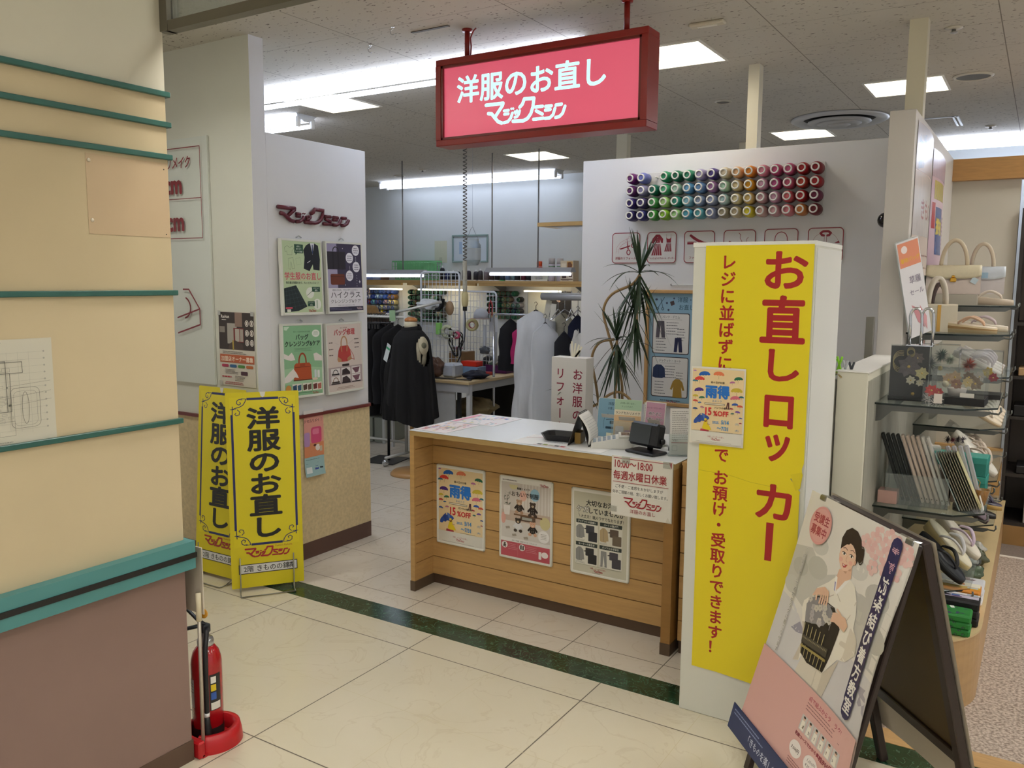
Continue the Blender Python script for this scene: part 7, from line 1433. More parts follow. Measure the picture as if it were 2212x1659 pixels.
# ---- sandals
def sandal(x, y, z, rz, sole, insole, strap, label, L=.235, h=.045, tilt=0, group=None, band=None):
    t = thing('zori_sandal', label, 'sandal', (x, y, z), 0, group, rot=(tilt, 0, rz))
    def outl(k=1):
        o = []
        for i in range(28):
            a = 2*PI*i/28; yy = math.cos(a); xx = math.sin(a); w = .040+.004*math.cos(a)-.006*math.exp(-((yy+.15)/.3)**2); o.append((xx*w*k, yy*L/2*(k*.02+.98)))
        return o
    o0 = outl(.95); o1 = outl(1.0); n = 28; vs = []; 
    def hh(yy): return h*(1.0-.45*(yy/(L/2)+1)/2)
    rings = [[(a*1.0, b, 0) for a, b in o0], [(a, b, hh(b)*.5) for a, b in o1], [(a, b, hh(b)-.006) for a, b in o1]]
    for r_ in rings: vs += r_
    fs = [list(range(n))[::-1]]+[(j*n+i, j*n+(i+1) % n, (j+1)*n+(i+1) % n, (j+1)*n+i) for j in range(2) for i in range(n)]+[[2*n+i for i in range(n)]]
    b_ = MB(); ms = mat(sole, .45); b_.add(vs, fs, ms, True)
    if band: b_.add([(a*1.012, b*1.004, hh(b)*.42) for a, b in o1]+[(a*1.012, b*1.004, hh(b)*.66) for a, b in o1], [(i, (i+1) % n, n+(i+1) % n, n+i) for i in range(n)], mat(band, .4), True)
    b_.build('sole', None, t)
    b_ = MB(); b_.add([(a, b, hh(b)-.0055) for a, b in o1]+[(a*.97, b*.985, hh(b)) for a, b in o1], [(i, (i+1) % n, n+(i+1) % n, n+i) for i in range(n)]+[[n+i for i in range(n)]], None, True); b_.build('insole', mat(insole, .4), t)
    toe = (0, L*.27, hh(L*.27)); 
    for s_ in (-1, 1):
        p = smooth([toe, (s_*.012, L*.22, toe[2]+.022), (s_*.030, L*.04, hh(0)+.034), (s_*.036, -L*.12, hh(-L*.1)+.010), (s_*.036, -L*.15, hh(-L*.15)-.004)], 4)
        MB().tube(p, .008, 8, flat=.6, rr=[.0045+.005*math.sin(PI*k/(len(p)-1)) for k in range(len(p))]).build('strap', mat(strap, .4), t)
    return t
SG = 'sandals on the glass shelves'
sandal(-.31, 3.96, .49, -2.0, '#16181c', '#23262b', '#141518', 'black sandal with dark patterned strap, lowest at the front', .26, .05, -.6)
sandal(-.30, 4.14, .50, -2.0, '#d3c08a', '#e9e0c4', '#d9d6d6', 'cream sandal with silvery strap and tag, behind the black one', .26, .055, -.6)
sandal(-.27, 4.31, .50, -2.0, '#e0d6c0', '#ece4d2', '#d3bfd0', 'ivory sandal with lilac strap, third from the front on the low shelf', .25, .05, -.6)
sandal(-.26, 4.84, .53, -2.1, '#3a2a30', '#7a6a72', '#e4e4e8', 'dark purple-brown sandal with white strap behind the ivory ones', .24, .045, -.5)
sandal(-.24, 5.02, .459, -2.0, '#1f1c1a', '#2a2624', '#2a2826', 'black platform sandal at the far low shelf', .23, .04)
sandal(-.22, 5.22, .459, -1.9, '#c9a45e', '#4a4454', '#4a4454', 'sandal with slate insole and straw sole, far low shelf', .22, .05)
t_ = thing('price_tag', 'small pink price card standing in front of the cream sandal', 'price tag', (-.40, 3.90, .409), .3); MB().box(-.03, .03, -.001, .001, 0, .075, M=RX(-.2)).build('card', mat('#e0cbc8', .5), t_); MB().box(-.012, .014, -.0018, -.001, .03, .05, M=RX(-.2)).build('mark', mat('#a8453c', .5), t_)
sandal(-.30, 4.58, 1.446, -1.75, '#c9b48e', '#e2d2bd', '#cda88c', 'beige layered sandal with tan strap, front right of the bag shelf', .25, .055, band='#9c7b4e')
sandal(-.26, 4.80, 1.446, -1.7, '#d6c8b0', '#e4d8c6', '#b9a8ac', 'beige sandal partly hidden behind the layered one', .24, .05)
sandal(-.26, 5.16, 1.569, -1.65, '#cdbba6', '#dccdb9', '#e2d6c8', 'pale pink-beige sandal alone on the upper glass shelf', .25, .05)
for k in range(7): sandal(-.27-.02*(k % 2), 4.92+k*.075, 1.26, -1.45, '#e3dcd6', '#eae4df', '#d8d0d0' if k % 2 else '#cfc8cf', ['white sandal at the front of the close row', 'white sandal second in the close row', 'white sandal third in the close row', 'white sandal in the middle of the close row', 'white sandal fifth in the close row', 'white sandal sixth in the close row', 'white sandal at the far end of the close row'][k]+' behind the flower boxes', .23, .035, -.4)
for k in range(5): sandal(-.25, 5.05+k*.13, .99, -1.95, '#e0c8a4', '#ecdcc4', '#efe6d8', ['peach sandal at the front', 'peach sandal second', 'peach sandal third', 'peach sandal fourth', 'peach sandal farthest'][k]+' of the row on the far glass shelf', .24, .035, -.45)
for k in range(4): sandal(-.24-.03*k, 4.66+k*.17, .82, -2.0, '#d9d0c4', '#e6e0d4', '#c9b8a8', ['white wedge sandal nearest', 'white wedge sandal second', 'white wedge sandal third', 'white wedge sandal farthest'][k]+' above the turquoise boxes', .25, .05, -.6)

# ---- bags
def handbag(label, x, y, z, rz, w, d, h, body, flap, handle, clasp=True, hh=.16, stripe=None, rounded=True):
    t = thing('handbag', label, 'handbag', (x, y, z), rz); prof = [(-d/2, 0), (d/2, 0), (d/2*.98, h*.45), (d/2*.7, h*.85), (d/2*.35, h), (-d/2*.35, h), (-d/2*.7, h*.85), (-d/2*.98, h*.45)] if rounded else [(-d/2, 0), (d/2, 0), (d/2, h*.96), (d/2*.9, h), (-d/2*.9, h), (-d/2, h*.96)]
    X = Matrix(((0, 0, 1, 0), (1, 0, 0, 0), (0, 1, 0, 0), (0, 0, 0, 1)))
    MB().prism(prof, -w/2, w/2, M=X).build('bag_body', mat(body, .4, noise=.05, scale=30), t)
    if flap:
        b_ = MB(); b_.grid(lambda u, v: ((-w/2-.002)+(w+.004)*u, -(d/2)*min(1.03, .3+.95*v**.7)-.003, h*(1.005-.02*v)-h*.45*v**1.6*(1-.25*abs(2*u-1)**3)), 16, 8); b_.build('flap', mat(flap, .35, noise=.06, scale=60), t, solid=.003)
    if stripe: MB().box(-.008, .008, -d/2-.002, -d/2, .003, h*.97).build('gold_stripe', mat('#c79a4a', .35, .3), t)
    for s_ in (-1, 1):
        p = [(w*.24*math.cos(a)*1.0, s_*d*.16, h*.97+hh*math.sin(a)) for a in [PI*k/16 for k in range(17)]]; MB().tube(p, .010, 8, flat=1.0).build('handle', mat(handle, .4), t)
    if clasp:
        b_ = MB(); b_.box(-.015, .015, -d/2-.012, -d/2-.004, h*.42, h*.58, bev=.004); b_.box(-.008, .008, -d/2-.012, -d/2-.004, h*.58, h*.66, bev=.003); b_.build('gold_clasp', mat('#d0a040', .2, .9), t)
    return t
MB_ = thing('bag_pedestal', 'clear and grey pedestal block under the cream handbags', 'pedestal', (-.36, 5.05, 1.569)); MB().box(-.165, .06, -.02, .30, 0, .055).build('block', mat('#b9b2a4', .3), MB_)
t = handbag('cream handbag with gold clasp on the highest stand', -.425, 5.13, 1.625, .08, .26, .11, .15, '#dccdc4', '#ddd2b4', '#cfc0a4', hh=.14)
for x in (.05,): MB().box(x-.012, x+.018, -.062, -.060, .095, .125, M=RY(.5)).build('tag', mat('#cfe0ea', .5), t)
t = handbag('bluish white handbag standing behind the cream one', -.30, 5.28, 1.625, .05, .22, .08, .145, '#d9d2d2', '#d5dde6', '#cdbfa8', False, hh=.13); MB().box(.0, .03, -.052, -.05, .085, .115).build('tag', mat('#9fbfd6', .5), t)
handbag('small boxy beige bag with gold stripe and twin handles on the lower glass shelf', -.445, 4.60, 1.446, .35, .165, .10, .135, '#cfc4ae', None, '#d9cfbf', False, hh=.13, stripe=True, rounded=False)
handbag('small bag with brown handle behind the boxy beige bag', -.455, 4.80, 1.446, .3, .14, .08, .125, '#d6c9bb', None, '#4a3a38', False, hh=.11, rounded=False)
# slanted printed header card
t = thing('header_card', 'slanted orange and white acrylic header card in front of the tall column', 'card', (-.60, 4.27, 1.86), rot=(0, -.28, .95)); P = Print(.001); sheet(P, 14, 46, '#e4e0e2', .002); P.rect(.4, .6, 10.2, 9, '#d98a6a'); P.ell(3.4, 3.2, 1.5, 1.4, '#efe0dc'); P.text('着物バッグ', 5.6, 7.8, 1.9, '#d8a02c', bold=.03, align='c'); P.text('草履', 3.6, 16, 3, '#8a8090', bold=.01); P.text('セール', 3.0, 20.4, 2.4, '#8a8090', bold=.01); P.poly([(3, 24), (6, 26), (8, 34), (5, 31)], '#c98a90'); P.poly([(7, 25), (9.6, 30), (9, 35), (7, 31)], '#d8a0a4'); P.v = [(a*(1.27 if c_ > -.459 and a < .1099 else 1), b, c_*(1.27 if c_ > -.3501 else 1)) for a, b, c_ in P.v]; P.build('print', t)
MB().box(-.004, .144, .002, .004, -.462, .004).build('acrylic_sleeve', glass(alpha=.2), t)
t = thing('chrome_arch_frame', 'tall chrome arched mirror frame on the black box at the front', 'frame', (-.44, 3.80, 1.429)); 
for dx, dy in ((0, 0), (.04, .03)):
    p = [(dx-.018, dy, 0), (dx-.02, dy, .09)]+[(dx-.0+.022*math.cos(a), dy, .115+.035*math.sin(a)) for a in [PI-PI*k/8 for k in range(9)]]+[(dx+.024, dy, .06), (dx+.022, dy, 0)]; MB().tube(p, .0055, 8).build('arch', chrome, t)
MB().box(-.03, .07, -.012, .045, -.004, 0).build('foot', chrome, t)

# ---- boxed hair flowers
def petals(b_, c, r, n, m, rnd, tilt=.5):
    for i in range(n):
        a = 2*PI*i/n+rnd.uniform(-.2, .2); up = rnd.uniform(-.2, .6); d = Vector((math.cos(a), math.sin(a)*.5-.5*.2, math.sin(a)*.9)); d = Vector((math.cos(a), -.25-.3*rnd.random(), math.sin(a))); d.normalize(); s_ = d.cross(Vector((0, -1, 0))); s_.normalize()
        p0 = Vector(c); p1 = p0+d*r*.55+s_*r*.32; p2 = p0+d*r; p3 = p0+d*r*.55-s_*r*.32; pm = p0+d*r*.55+Vector((0, -.12*r, 0))
        b_.add([p0, p1, p2, p3, pm], [(0, 1, 4), (1, 2, 4), (2, 3, 4), (3, 0, 4)], m, True)
def blossom(name, parent, c, r, col, seed=1, layers=3, core='#d8b860'):
    rn = random.Random(seed); b_ = MB(); m = mat(col, .7)
    for L in range(layers): petals(b_, (c[0], c[1]-.004*L, c[2]), r*(1-.22*L), 7+L, m, rn)
    b_.ball(c[:1]+(c[1]-.012,)+c[2:], r*.14, 8, mat(core, .5)); return b_.build(name, None, parent)
def pom(name, parent, c, r, col, seed=1, n=160):
    rn = random.Random(seed); b_ = MB(); m = mat(col, .8)
    for i in range(n):
        d = Vector((rn.gauss(0, 1), rn.gauss(0, 1), rn.gauss(0, 1))); d.normalize(); s_ = d.cross(Vector((.3, .5, .8))); s_.normalize(); p = Vector(c)
        b_.add([p+s_*.002, p-s_*.002, p+d*r], [(0, 1, 2)], m)
    return b_.build(name, None, parent)
def case(name, label, x, y, z, w, d, h, base=None, bh=.03, rz=0, back=None):
    t = thing(name, label, 'display box', (x, y, z), rz)
    b_ = MB(); g = glass('#eef2f2', .07, .03, 'clear_case')
    b_.box(-w/2, w/2, -d/2, d/2, bh, h, g); b_.build('clear_cover', None, t)
    if base: MB().box(-w/2-.002, w/2+.002, -d/2-.002, d/2+.002, 0, bh, bev=.001).build('base', mat(base, .4), t)
    if back: MB().box(-w/2+.002, w/2-.002, d/2-.006, d/2-.002, bh, h-.004).build('backing', mat(back, .5), t)
    return t
z = 1.199
t = case('flower_box', 'clear box with black back holding a dark grey cloth flower with gold cords', -.455, 3.83, z, .15, .11, .225, '#15161a', .006, .15, '#17181c')
blossom('grey_flower', t, (-.005, -.02, .14), .052, '#5c5458', 3, 4); blossom('grey_flower', t, (.025, -.01, .175), .03, '#6a5e5c', 4); blossom('cream_flower', t, (.045, -.03, .115), .030, '#d9cf9a', 5); blossom('white_flower', t, (.005, -.035, .085), .022, '#dcd6c0', 6); blossom('white_flower', t, (.04, -.03, .075), .018, '#dcd6c0', 7)
b_ = MB()
for k in range(4): b_.tube([(-.035+.03*math.cos(a), -.03+.002*k, .15+.036*math.sin(a)+.006*k) for a in [PI*.4+1.5*PI*j/14 for j in range(15)]], .0014, 5)
for k in range(3): b_.tube([(.0+.014*math.cos(a), -.03+.002*k, .195+.016*math.sin(a)+.004*k) for a in [2*PI*j/14 for j in range(15)]], .0014, 5)
b_.build('gold_cords', mat('#a8986a', .35, .4), t); MB().lathe([(.008, 0), (.001, .001)], 5, M=T(.015, -.054, .03) @ RX(PI/2)).build('gold_print', mat('#c09a3a', .4), t)
t = case('flower_box', 'small clear box with a red flower over white shreds', -.352, 3.745, z, .08, .06, .09, None, .0, .1); lo = MB(); rn = random.Random(5)
for k in range(60): p0 = Vector((rn.uniform(-.03, .03), rn.uniform(-.025, .025), rn.uniform(.002, .04))); lo.tube([p0, p0+Vector((rn.uniform(-.02, .02), rn.uniform(-.01, .01), rn.uniform(-.01, .015)))], .0012, 4)
lo.build('paper_shreds', mat('#e6dcd8', .7), t); blossom('red_flower', t, (-.008, -.005, .055), .028, '#d2413f', 8); blossom('red_flower', t, (.018, -.005, .050), .02, '#c8383e', 9); MB().box(.002, .032, -.0315, -.0305, .006, .045).build('price_label', mat('#ece0d8', .5), t)
t = case('flower_box', 'clear box on black base with a white pot of beige and brown dried flowers', -.265, 3.82, z, .19, .13, .14, '#131316', .03, -.05)
MB().lathe([(.03, .031), (.036, .06), (.034, .062)], 20, M=T(-.01, 0, 0)).build('white_pot', mat('#d8cfc8', .5), t)
for k, (c_, col, r, s_) in enumerate((((-.04, -.01, .095), '#d8bca0', .03, 1), ((-.01, -.02, .080), '#b08878', .026, 2), ((.03, -.02, .09), '#e0cc9a', .024, 3), ((.055, 0, .085), '#9a8878', .032, 4), ((-.02, .01, .105), '#dcc4a4', .03, 5), ((.03, .01, .108), '#8f7c70', .028, 6))): blossom('dried_flower', t, c_, r, col, 20+s_)
MB().ball((-.05, -.02, .078), .014, 12, mat('#dcd2b4', .5)).build('round_bead', None, t); MB().box(.01, .06, -.0675, -.0655, .033, .05).build('price_label', mat('#e8e4dc', .5), t)
t = case('flower_box', 'tall clear box with grey and green pompoms behind the dried flower box', -.37, 4.05, z, .16, .12, .22, None, 0, .05); pom('grey_pompom', t, (-.035, -.01, .135), .048, '#8f9290', 1, 260); pom('green_pompom', t, (.01, .01, .172), .035, '#3c5a50', 2, 200); pom('white_pompom', t, (.045, .0, .158), .028, '#cfd8c4', 3, 160); MB().ball((.01, -.03, .12), .010, 10, mat('#c9a83c', .3, .7)).build('gold_bead', None, t)
t = case('flower_box', 'clear box with an orange-red pompom flower at the back right of the flower shelf', -.21, 4.08, z, .16, .12, .20, '#1a181a', .02, .0); pom('orange_pompom', t, (-.045, -.01, .135), .036, '#b8401f', 4, 260); blossom('yellow_flower', t, (.03, -.02, .11), .026, '#d8b848', 31); blossom('red_flower', t, (.05, -.02, .09), .024, '#a82838', 32); blossom('white_flower', t, (.0, -.02, .09), .026, '#dccfca', 33)

# ---- middle shelf: fans, boxes, hairpins
z = .751
t = thing('acrylic_organizer', 'open clear acrylic box holding the row of folded fans', 'acrylic box', (-.405, 3.90, z), .08); b_ = MB(); g = glass('#eaf2f0', .10, .03, 'clear_case')
for a in ((-.12, .12, -.085, -.082, 0, .13), (-.12, .12, .082, .085, 0, .13), (-.12, -.117, -.085, .085, 0, .13), (.117, .12, -.085, .085, 0, .20), (-.12, .12, -.085, .085, 0, .003)): b_.box(*a)
b_.build('walls', g, t)
FG = 'folded fans in the acrylic box'
for k in range(10):
    c_ = '#1d2220' if k < 4 else ('#dcc8b8' if k < 8 else '#e8e4dc'); lb = (['black folded fan, farthest left', 'black folded fan, second', 'black folded fan with green tip, third', 'black folded fan beside the pale ones', 'pale peach folded fan beside the black ones', 'pale peach folded fan, second of the pale ones', 'pale peach folded fan, third of the pale ones', 'pale peach folded fan, fourth of the pale ones', 'white folded fan beside the peach ones', 'white folded fan at the right end'][k])
    t = thing('folding_fan', lb+' in the acrylic box', 'fan', (-.455+k*.0195, 3.895, z+.004), 0, FG, rot=(0, -.33, .05)); MB().box(-.0065, .0065, -.016, .016, 0, .30, bev=.003).build('ribs', mat(c_, .5, noise=.15, scale=40, stretch=(6, 6, .5)), t); MB().ball((0, -.015, .02), .003, 8, mat('#6a5a3a', .4)).build('rivet', None, t)
for k, (x, y, h, c_, l) in enumerate(((-.50, 4.06, .22, '#c9c4be', 'rolled clear plastic packet standing at the wall behind the fans'), (-.40, 4.07, .17, '#d0d2d6', 'crumpled clear plastic packet behind the fans'))):
    b_ = MB(); b_.grid(lambda u, v: (.045*math.cos(2*PI*u)*(1+.12*math.sin(6*PI*u+4*v)), .03*math.sin(2*PI*u)*(1+.1*math.sin(8*PI*u)), h*v), 30, 6); tag(b_.build('plastic_packet', glass('#dfe2e6', .35, .25), None, (x, y, z), solid=.001), l, 'packet')
for k in range(3): tag(box('card_box', -.375+k*.045, -.334+k*.045, 3.985, 4.10, z, z+.135, mat('#a39086', .5, noise=.1), None, .002), ['brown-grey card box, left of three behind the acrylic box', 'brown-grey card box, middle of three behind the acrylic box', 'brown-grey card box, right of three behind the acrylic box'][k], 'box', 'card boxes on the fan shelf')
for k, (zz, l) in enumerate(((z, 'turquoise box, lower of two stacked at the back of the fan shelf'), (z+.086, 'turquoise box, upper of two stacked at the back of the fan shelf'))):
    t = thing('turquoise_box', l, 'box', (-.27, 4.22, zz), -.05, 'turquoise boxes on the fan shelf'); MB().box(-.11, .11, -.055, .055, 0, .06, bev=.002).build('box_base', mat('#2f8a7e', .4), t); MB().box(-.112, .112, -.057, .057, .055, .085, bev=.002).build('box_lid', mat('#3f9f92', .35), t)
tag(box('pink_card_box', -.545, -.47, 3.80, 3.87, z, z+.055, mat('#c9a196', .5, noise=.08), None, .002), 'low dusty pink box beside the wall on the fan shelf', 'box')
t = handbag('small white patterned clutch bag standing at the wall behind the fans', -.43, 4.24, z, .3, .15, .05, .19, '#d8d0c8', None, '#cfc6b8', False, hh=.02, stripe=None, rounded=False); MB().box(-.02, .05, -.028, -.026, .05, .13, M=RY(.3)).build('paper_band', mat('#8f8ab4', .5), t)
t = thing('card_rack', 'leaning stack of clear-wrapped comb cards with a pale blue front card', 'cards', (-.235, 3.86, z+.003)); b_ = MB()
for k in range(9):
    o = MB(); o.box(-.001, .001, -.035, .035, 0, .25, M=T(.009*k, .008*k, 0) @ RY(-.42)); o.build('comb_card', mat('#aab8b4' if k == 0 else ('#8a8272' if k < 8 else '#d8cfa0'), .3), t)
t = thing('flower_hair_sticks', 'bunch of wrapped hair ornaments leaning beside the comb cards', 'hair ornaments', (-.20, 3.95, z+.003))
for k in range(4): MB().box(-.009, .009, -.008, .008, 0, .26, bev=.004, M=T(-.02+.018*k, .01*k, 0) @ RY(-.33+.02*k) @ RX(.05)).build('wrapped_stick', glass('#dcd8e0', .5, .2), t)
for k, c_ in enumerate(('#2a2024', '#8a4a58', '#3a3038', '#5a5060')): pom('dark_tassel', t, (-.105+.018*k, .012*k, .27), .02, c_, k+40, 60)
t = thing('glass_cup', 'amber glass cup with hairpins near the shelf corner', 'cup', (-.165, 3.98, z+.001)); MB().lathe([(.012, 0), (.018, .02), (.028, .07), (.026, .07), (.016, .02)], 18, caps=False).build('cup', glass('#b07a34', .5, .1), t); MB().tube([(-.02, 0, .03), (-.01, 0, .10), (-.03, 0, .12), (-.045, 0, .09)], .002, 5).build('ear_wire', mat('#a8803a', .3, .7), t)
t = thing('small_price_card', 'white price card leaning at the corner of the fan shelf', 'price tag', (-.152, 3.905, z+.002)); MB().box(-.0015, .0015, -.012, .012, 0, .06, M=RY(-.3)).build('card', mat('#e8e6e0', .5), t)

# ---- folded cloths and packs on the plinth
z = .3008
def pack(x0, x1, y0, y1, z0, z1, col, label, name='folded_cloth', rz=0, pr=None, bev=.006, rough=.5):
    t = thing(name, label, 'folded cloth', ((x0+x1)/2, (y0+y1)/2, z0), rz); w, d = (x1-x0)/2, (y1-y0)/2
    n_ = 3
    for k in range(n_): MB().box(-w+.002*(k % 2), w-.002*(k % 2), -d, d, (z1-z0)*k/n_+.0005, (z1-z0)*(k+1)/n_, bev=min(bev, (z1-z0)/n_*.45)).build('fold', mat(col, rough), t)
    if pr: pr(t, w, d, z1-z0)
    return t
def pr_green(t, w, d, h):
    P = Print(.0006); rn = random.Random(2)
    for k in range(16): x, y = rn.uniform(.5, 2*w*100-2.5), rn.uniform(.3, h*100-1.4); P.line([(x, y+.5), (x+.6, y+.1), (x+1.2, y+.4), (x+1.0, y+.9)], .16, '#16301c'); P.ell(x+.4, y+.7, .32, .2, '#4a2a5a', 10)
    P.build('scroll_print', t, (-w, -d, h)); P = Print(.0006); P.poly([(6, 1), (7.6, .6), (8.4, 3), (7, 3.4)], '#dfe8dc'); 
    for k in range(10): x, y = rn.uniform(1, 2*w*100-2), rn.uniform(1, 2*d*100-1.5); P.ell(x, y, .7, .4, '#43306a', 10); P.line([(x, y), (x+1, y+.4), (x+1.6, y)], .15, '#16301c')
    P.build('top_print', t, (-w, d, h), rot=(-PI/2, 0, 0))
pack(-.30, -.155, 3.62, 3.73, z, z+.085, '#1f7a2e', 'bright green folded cloth with dark scroll pattern at the front of the plinth', pr=pr_green)
def pr_black(t, w, d, h):
    P = Print(.0006); P.rect(.3, .3, 2*w*100-.6, 2.2, '#dedad6'); P.rect(2*w*100-5, .7, 4, 1.4, '#a8b8cc'); P.line([(5, 1.2), (9, 1.3)], .2, '#3f8a5c'); P.rect(.5, 3, 2*w*100-1, 3.4, '#c8c0d0'); P.ell(6, 4.6, 3, 1.2, '#1a1418'); P.rect(9, 3.4, 3, 1.6, '#2a5a9a'); P.ell(11, 5.4, 2, .8, '#5a3a60'); P.line([(2, 6), (6, 5.4), (12, 6)], .2, '#4a2a5a'); P.build('top_print', t, (-w, d, h), rot=(-PI/2, 0, 0))
pack(-.33, -.135, 3.75, 3.86, z, z+.10, '#0f0e12', 'black folded cloth with printed white label band behind the green one', pr=pr_black)
def pr_yel(t, w, d, h):
    P = Print(.0006); P.rect(.3, .3, 2*w*100-.6, 5, '#e9e2cf'); P.line([(3, 2), (5, 1.2), (6, 3), (4, 3.6)], .3, '#1a1418'); P.line([(8, 1.4), (10, 2.6), (12, 1.2), (11, 3.6)], .35, '#1a1418'); P.poly([(13, 2), (15.4, 1.2), (16, 3.8), (14.6, 4)], '#c8702a'); P.rect(.3, 5.5, 2*w*100-.6, 2.8, '#dfb02c'); P.rect(2*w*100-5, 5.8, 4, 1.4, '#b8c8d8'); P.build('top_print', t, (-w, d, h), rot=(-PI/2, 0, 0))
pack(-.36, -.14, 3.88, 3.99, z, z+.105, '#d98a2a', 'orange and cream folded cloth with black brush lettering', pr=pr_yel)
def pr_white(t, w, d, h):
    P = Print(.0006); P.poly([(5, 2), (10, 1.6), (14, 3.4), (17, 3), (16, 5), (9, 5.2)], '#7a5560'); P.rect(12, 1, 2.4, 2.4, '#9a7c82'); P.build('top_print', t, (-w, d, h), rot=(-PI/2, 0, 0))
pack(-.34, -.135, 4.02, 4.22, z, z+.06, '#e4e2e6', 'white wrapped cloth with mauve figure print behind the orange one', pr=pr_white, rough=.3)
for k in range(4): 
    o = lump('wrapped_pack', ['clear wrapped green pack, nearest of four under the low shelf', 'clear wrapped grey pack, second of four', 'clear wrapped olive pack, third of four', 'clear wrapped pale pack, farthest of four'][k], 'pack', -.20-.02*(k % 2), 4.36+k*.14, z, .05, .05, .04, ['#4a5a40', '#8a8c86', '#5a5c44', '#c9c6bc'][k], 50+k, group=None, rough=.25)

# ---- posters on the tall column side, and shelves of the dark cabinet at the far right
def sale_a(P): P.rect(0, 0, 60, 92, '#d9cdca'); P.poly([(6, 6), (26, 4), (20, 30), (4, 34)], '#8fa3c0'); P.rect(0, 62, 60, 30, '#d6c4bd'); P.text('きもの', 14, 52, 11, '#b07a7c', bold=.02); P.lines(6, 56, 40, 3, 2.4, '#b58d8f', .9, 2); 
for k in range(1): pass
def curved(name, label, pr, w, h, y, z_, base, amp=.02, group=None):
    P = Print(0); pr(P); 
    finely(P, 4, 6, lambda a, b, c: (a, b-amp*math.sin(PI*min(1, max(0, a/(w*.01))))*(.4+.6*(-c/(h*.01)))-.001, c))
    b_ = P.to_mb(.25); b_.grid(lambda u, v: (u*w*.01, .0006-.001-amp*math.sin(PI*u)*(.4+.6*v), -v*h*.01), 14, 8, mat(base, .3)); return tag(b_.build(name, None, None, (-.557, y, z_), PI/2), label, 'poster', group)
def densify(P, n=14):
    pass
def pa(P):
    P.rect(.5, .5, 62, 22, '#cfc8cc'); P.poly([(6, 6), (24, 4), (18, 20), (5, 22)], '#8fa3c0')
    for k in range(8): P.rect(.5+k*7.8, 23, 7.6, 30, '#d8d2d2')
    P.text('きもの', 14, 44, 11, '#a8787c', bold=.02)
    for k in range(6): P.rect(1+k*10.2, 62, 9.6, .7, '#b89a94'); P.rect(1+k*10.2, 68, 9.6, .7, '#b89a94')
curved('sale_poster', 'glossy pale poster curling off the top of the tall partition side, left of two', pa, 63, 72, 4.43, 2.44, '#d6c6be', .03)
def pb(P):
    for k in range(8): P.rect(k*7.8, .5, 7.6, 14, '#c8b8cc')
    for k in range(6): P.rect(8+k*6, 16, 5.6, 10, '#c9b86a')
    P.rect(14, 30, 22, 26, '#3a5596'); P.text('振袖', 15, 44, 9.5, '#d8c24a', bold=.05); P.rect(4, 28, 8, 14, '#b8404a'); P.lines(42, 34, 16, 8, 2.4, '#a8404a', 1.2, 3)
curved('sale_poster', 'glossy pink poster with a blue square and yellow lettering, right of two', pb, 62, 66, 5.10, 2.40, '#d8bccb', .03)
def pc(P): P.rect(0, 0, 30, 80, '#dcd7c0'); P.line([(18, 20), (20, 40), (18, 70)], 1.2, '#2f3a6a'); P.poly([(16, 30), (22, 28), (23, 42), (17, 46)], '#3a4578'); P.text('着付教室', 8, 20, 4.6, '#7a6f96', vert=True, bold=.01); P.ell(8, 60, 4, 8, '#dcc27a', 14); P.text('無料', 8, 44, 5, '#c07a70', vert=True)
def pd(P): P.rect(0, 0, 32, 86, '#d6dcd8'); P.line([(22, 26), (21, 50), (23, 76)], 1.2, '#a8404a'); P.poly([(19, 36), (25, 34), (26, 52), (20, 56)], '#b84a56'); P.text('お気軽に', 8, 20, 4.6, '#8a80a4', vert=True, bold=.01); P.text('10周年', 6, 44, 4.2, '#4a5a96', vert=True); P.line([(4, 70), (10, 62), (14, 76)], .8, '#9fb89f')
for dr_, y_, w_, h_, c_, l in ((pc, 4.55, 30, 80, '#d9d4bd', 'tall cream class poster with a navy figure below the curling posters'), (pd, 5.00, 32, 86, '#d3dad6', 'tall pale green class poster with a red figure, right of the cream one')):
    P = Print(.0006); sheet(P, w_, h_, c_, .0006); dr_(P); tag(P.build('class_poster', None, (-.5575, y_, 1.83+.0), PI/2, rough=.3), l, 'poster')
    
dk = mat('#2f2925', .5); t = thing('dark_display_cabinet', 'dark brown shelving cabinet at the right edge with boxes', 'cabinet', (-.155, 6.20, 0))
MB().box(0, 1.8, 0, .45, 0, .13, bev=.002).build('base', mat('#a47d4a', .5, noise=.12, scale=10), t)
MB().box(0, .02, 0, .45, .13, 2.15).build('side_panel', dk, t); MB().box(.02, 1.8, .43, .45, .13, 2.15).build('back_panel', mat('#5a5048', .6), t); MB().box(.02, 1.8, 0, .45, 2.13, 2.15).build('top_panel', dk, t)
for z_ in (.13, .45, .82, 1.08, 1.42): MB().box(.02, 1.8, .0, .43, z_, z_+.02).build('shelf_board', dk, t)
for k, (x0, x1, z0, h, c_, l) in enumerate(((-.12, .12, .841, .07, '#1a1718', 'flat black lidded box on the cabinet shelf'), (-.11, .1, 1.101, .05, '#c4a074', 'wooden tray with compartments on the cabinet shelf'), (-.10, .1, 1.441, .03, '#d9d6b4', 'lowest of the pale green boxes in the cabinet'), (-.10, .1, 1.4715, .03, '#d9d6b4', 'middle of the pale green boxes in the cabinet'), (-.10, .1, 1.502, .03, '#d9d6b4', 'topmost of the pale green boxes in the cabinet'), (-.02, .2, .151, .16, '#c9c7c4', 'pale grey box low in the cabinet at the frame edge'), (-.08, .1, .471, .05, '#16161a', 'black wrapped pouch on the second cabinet shelf'))):
    tag(box('shelf_box', x0, x1, 6.22, 6.45, z0, z0+h, mat(c_, .4, noise=.06), None, .004), l, 'box')
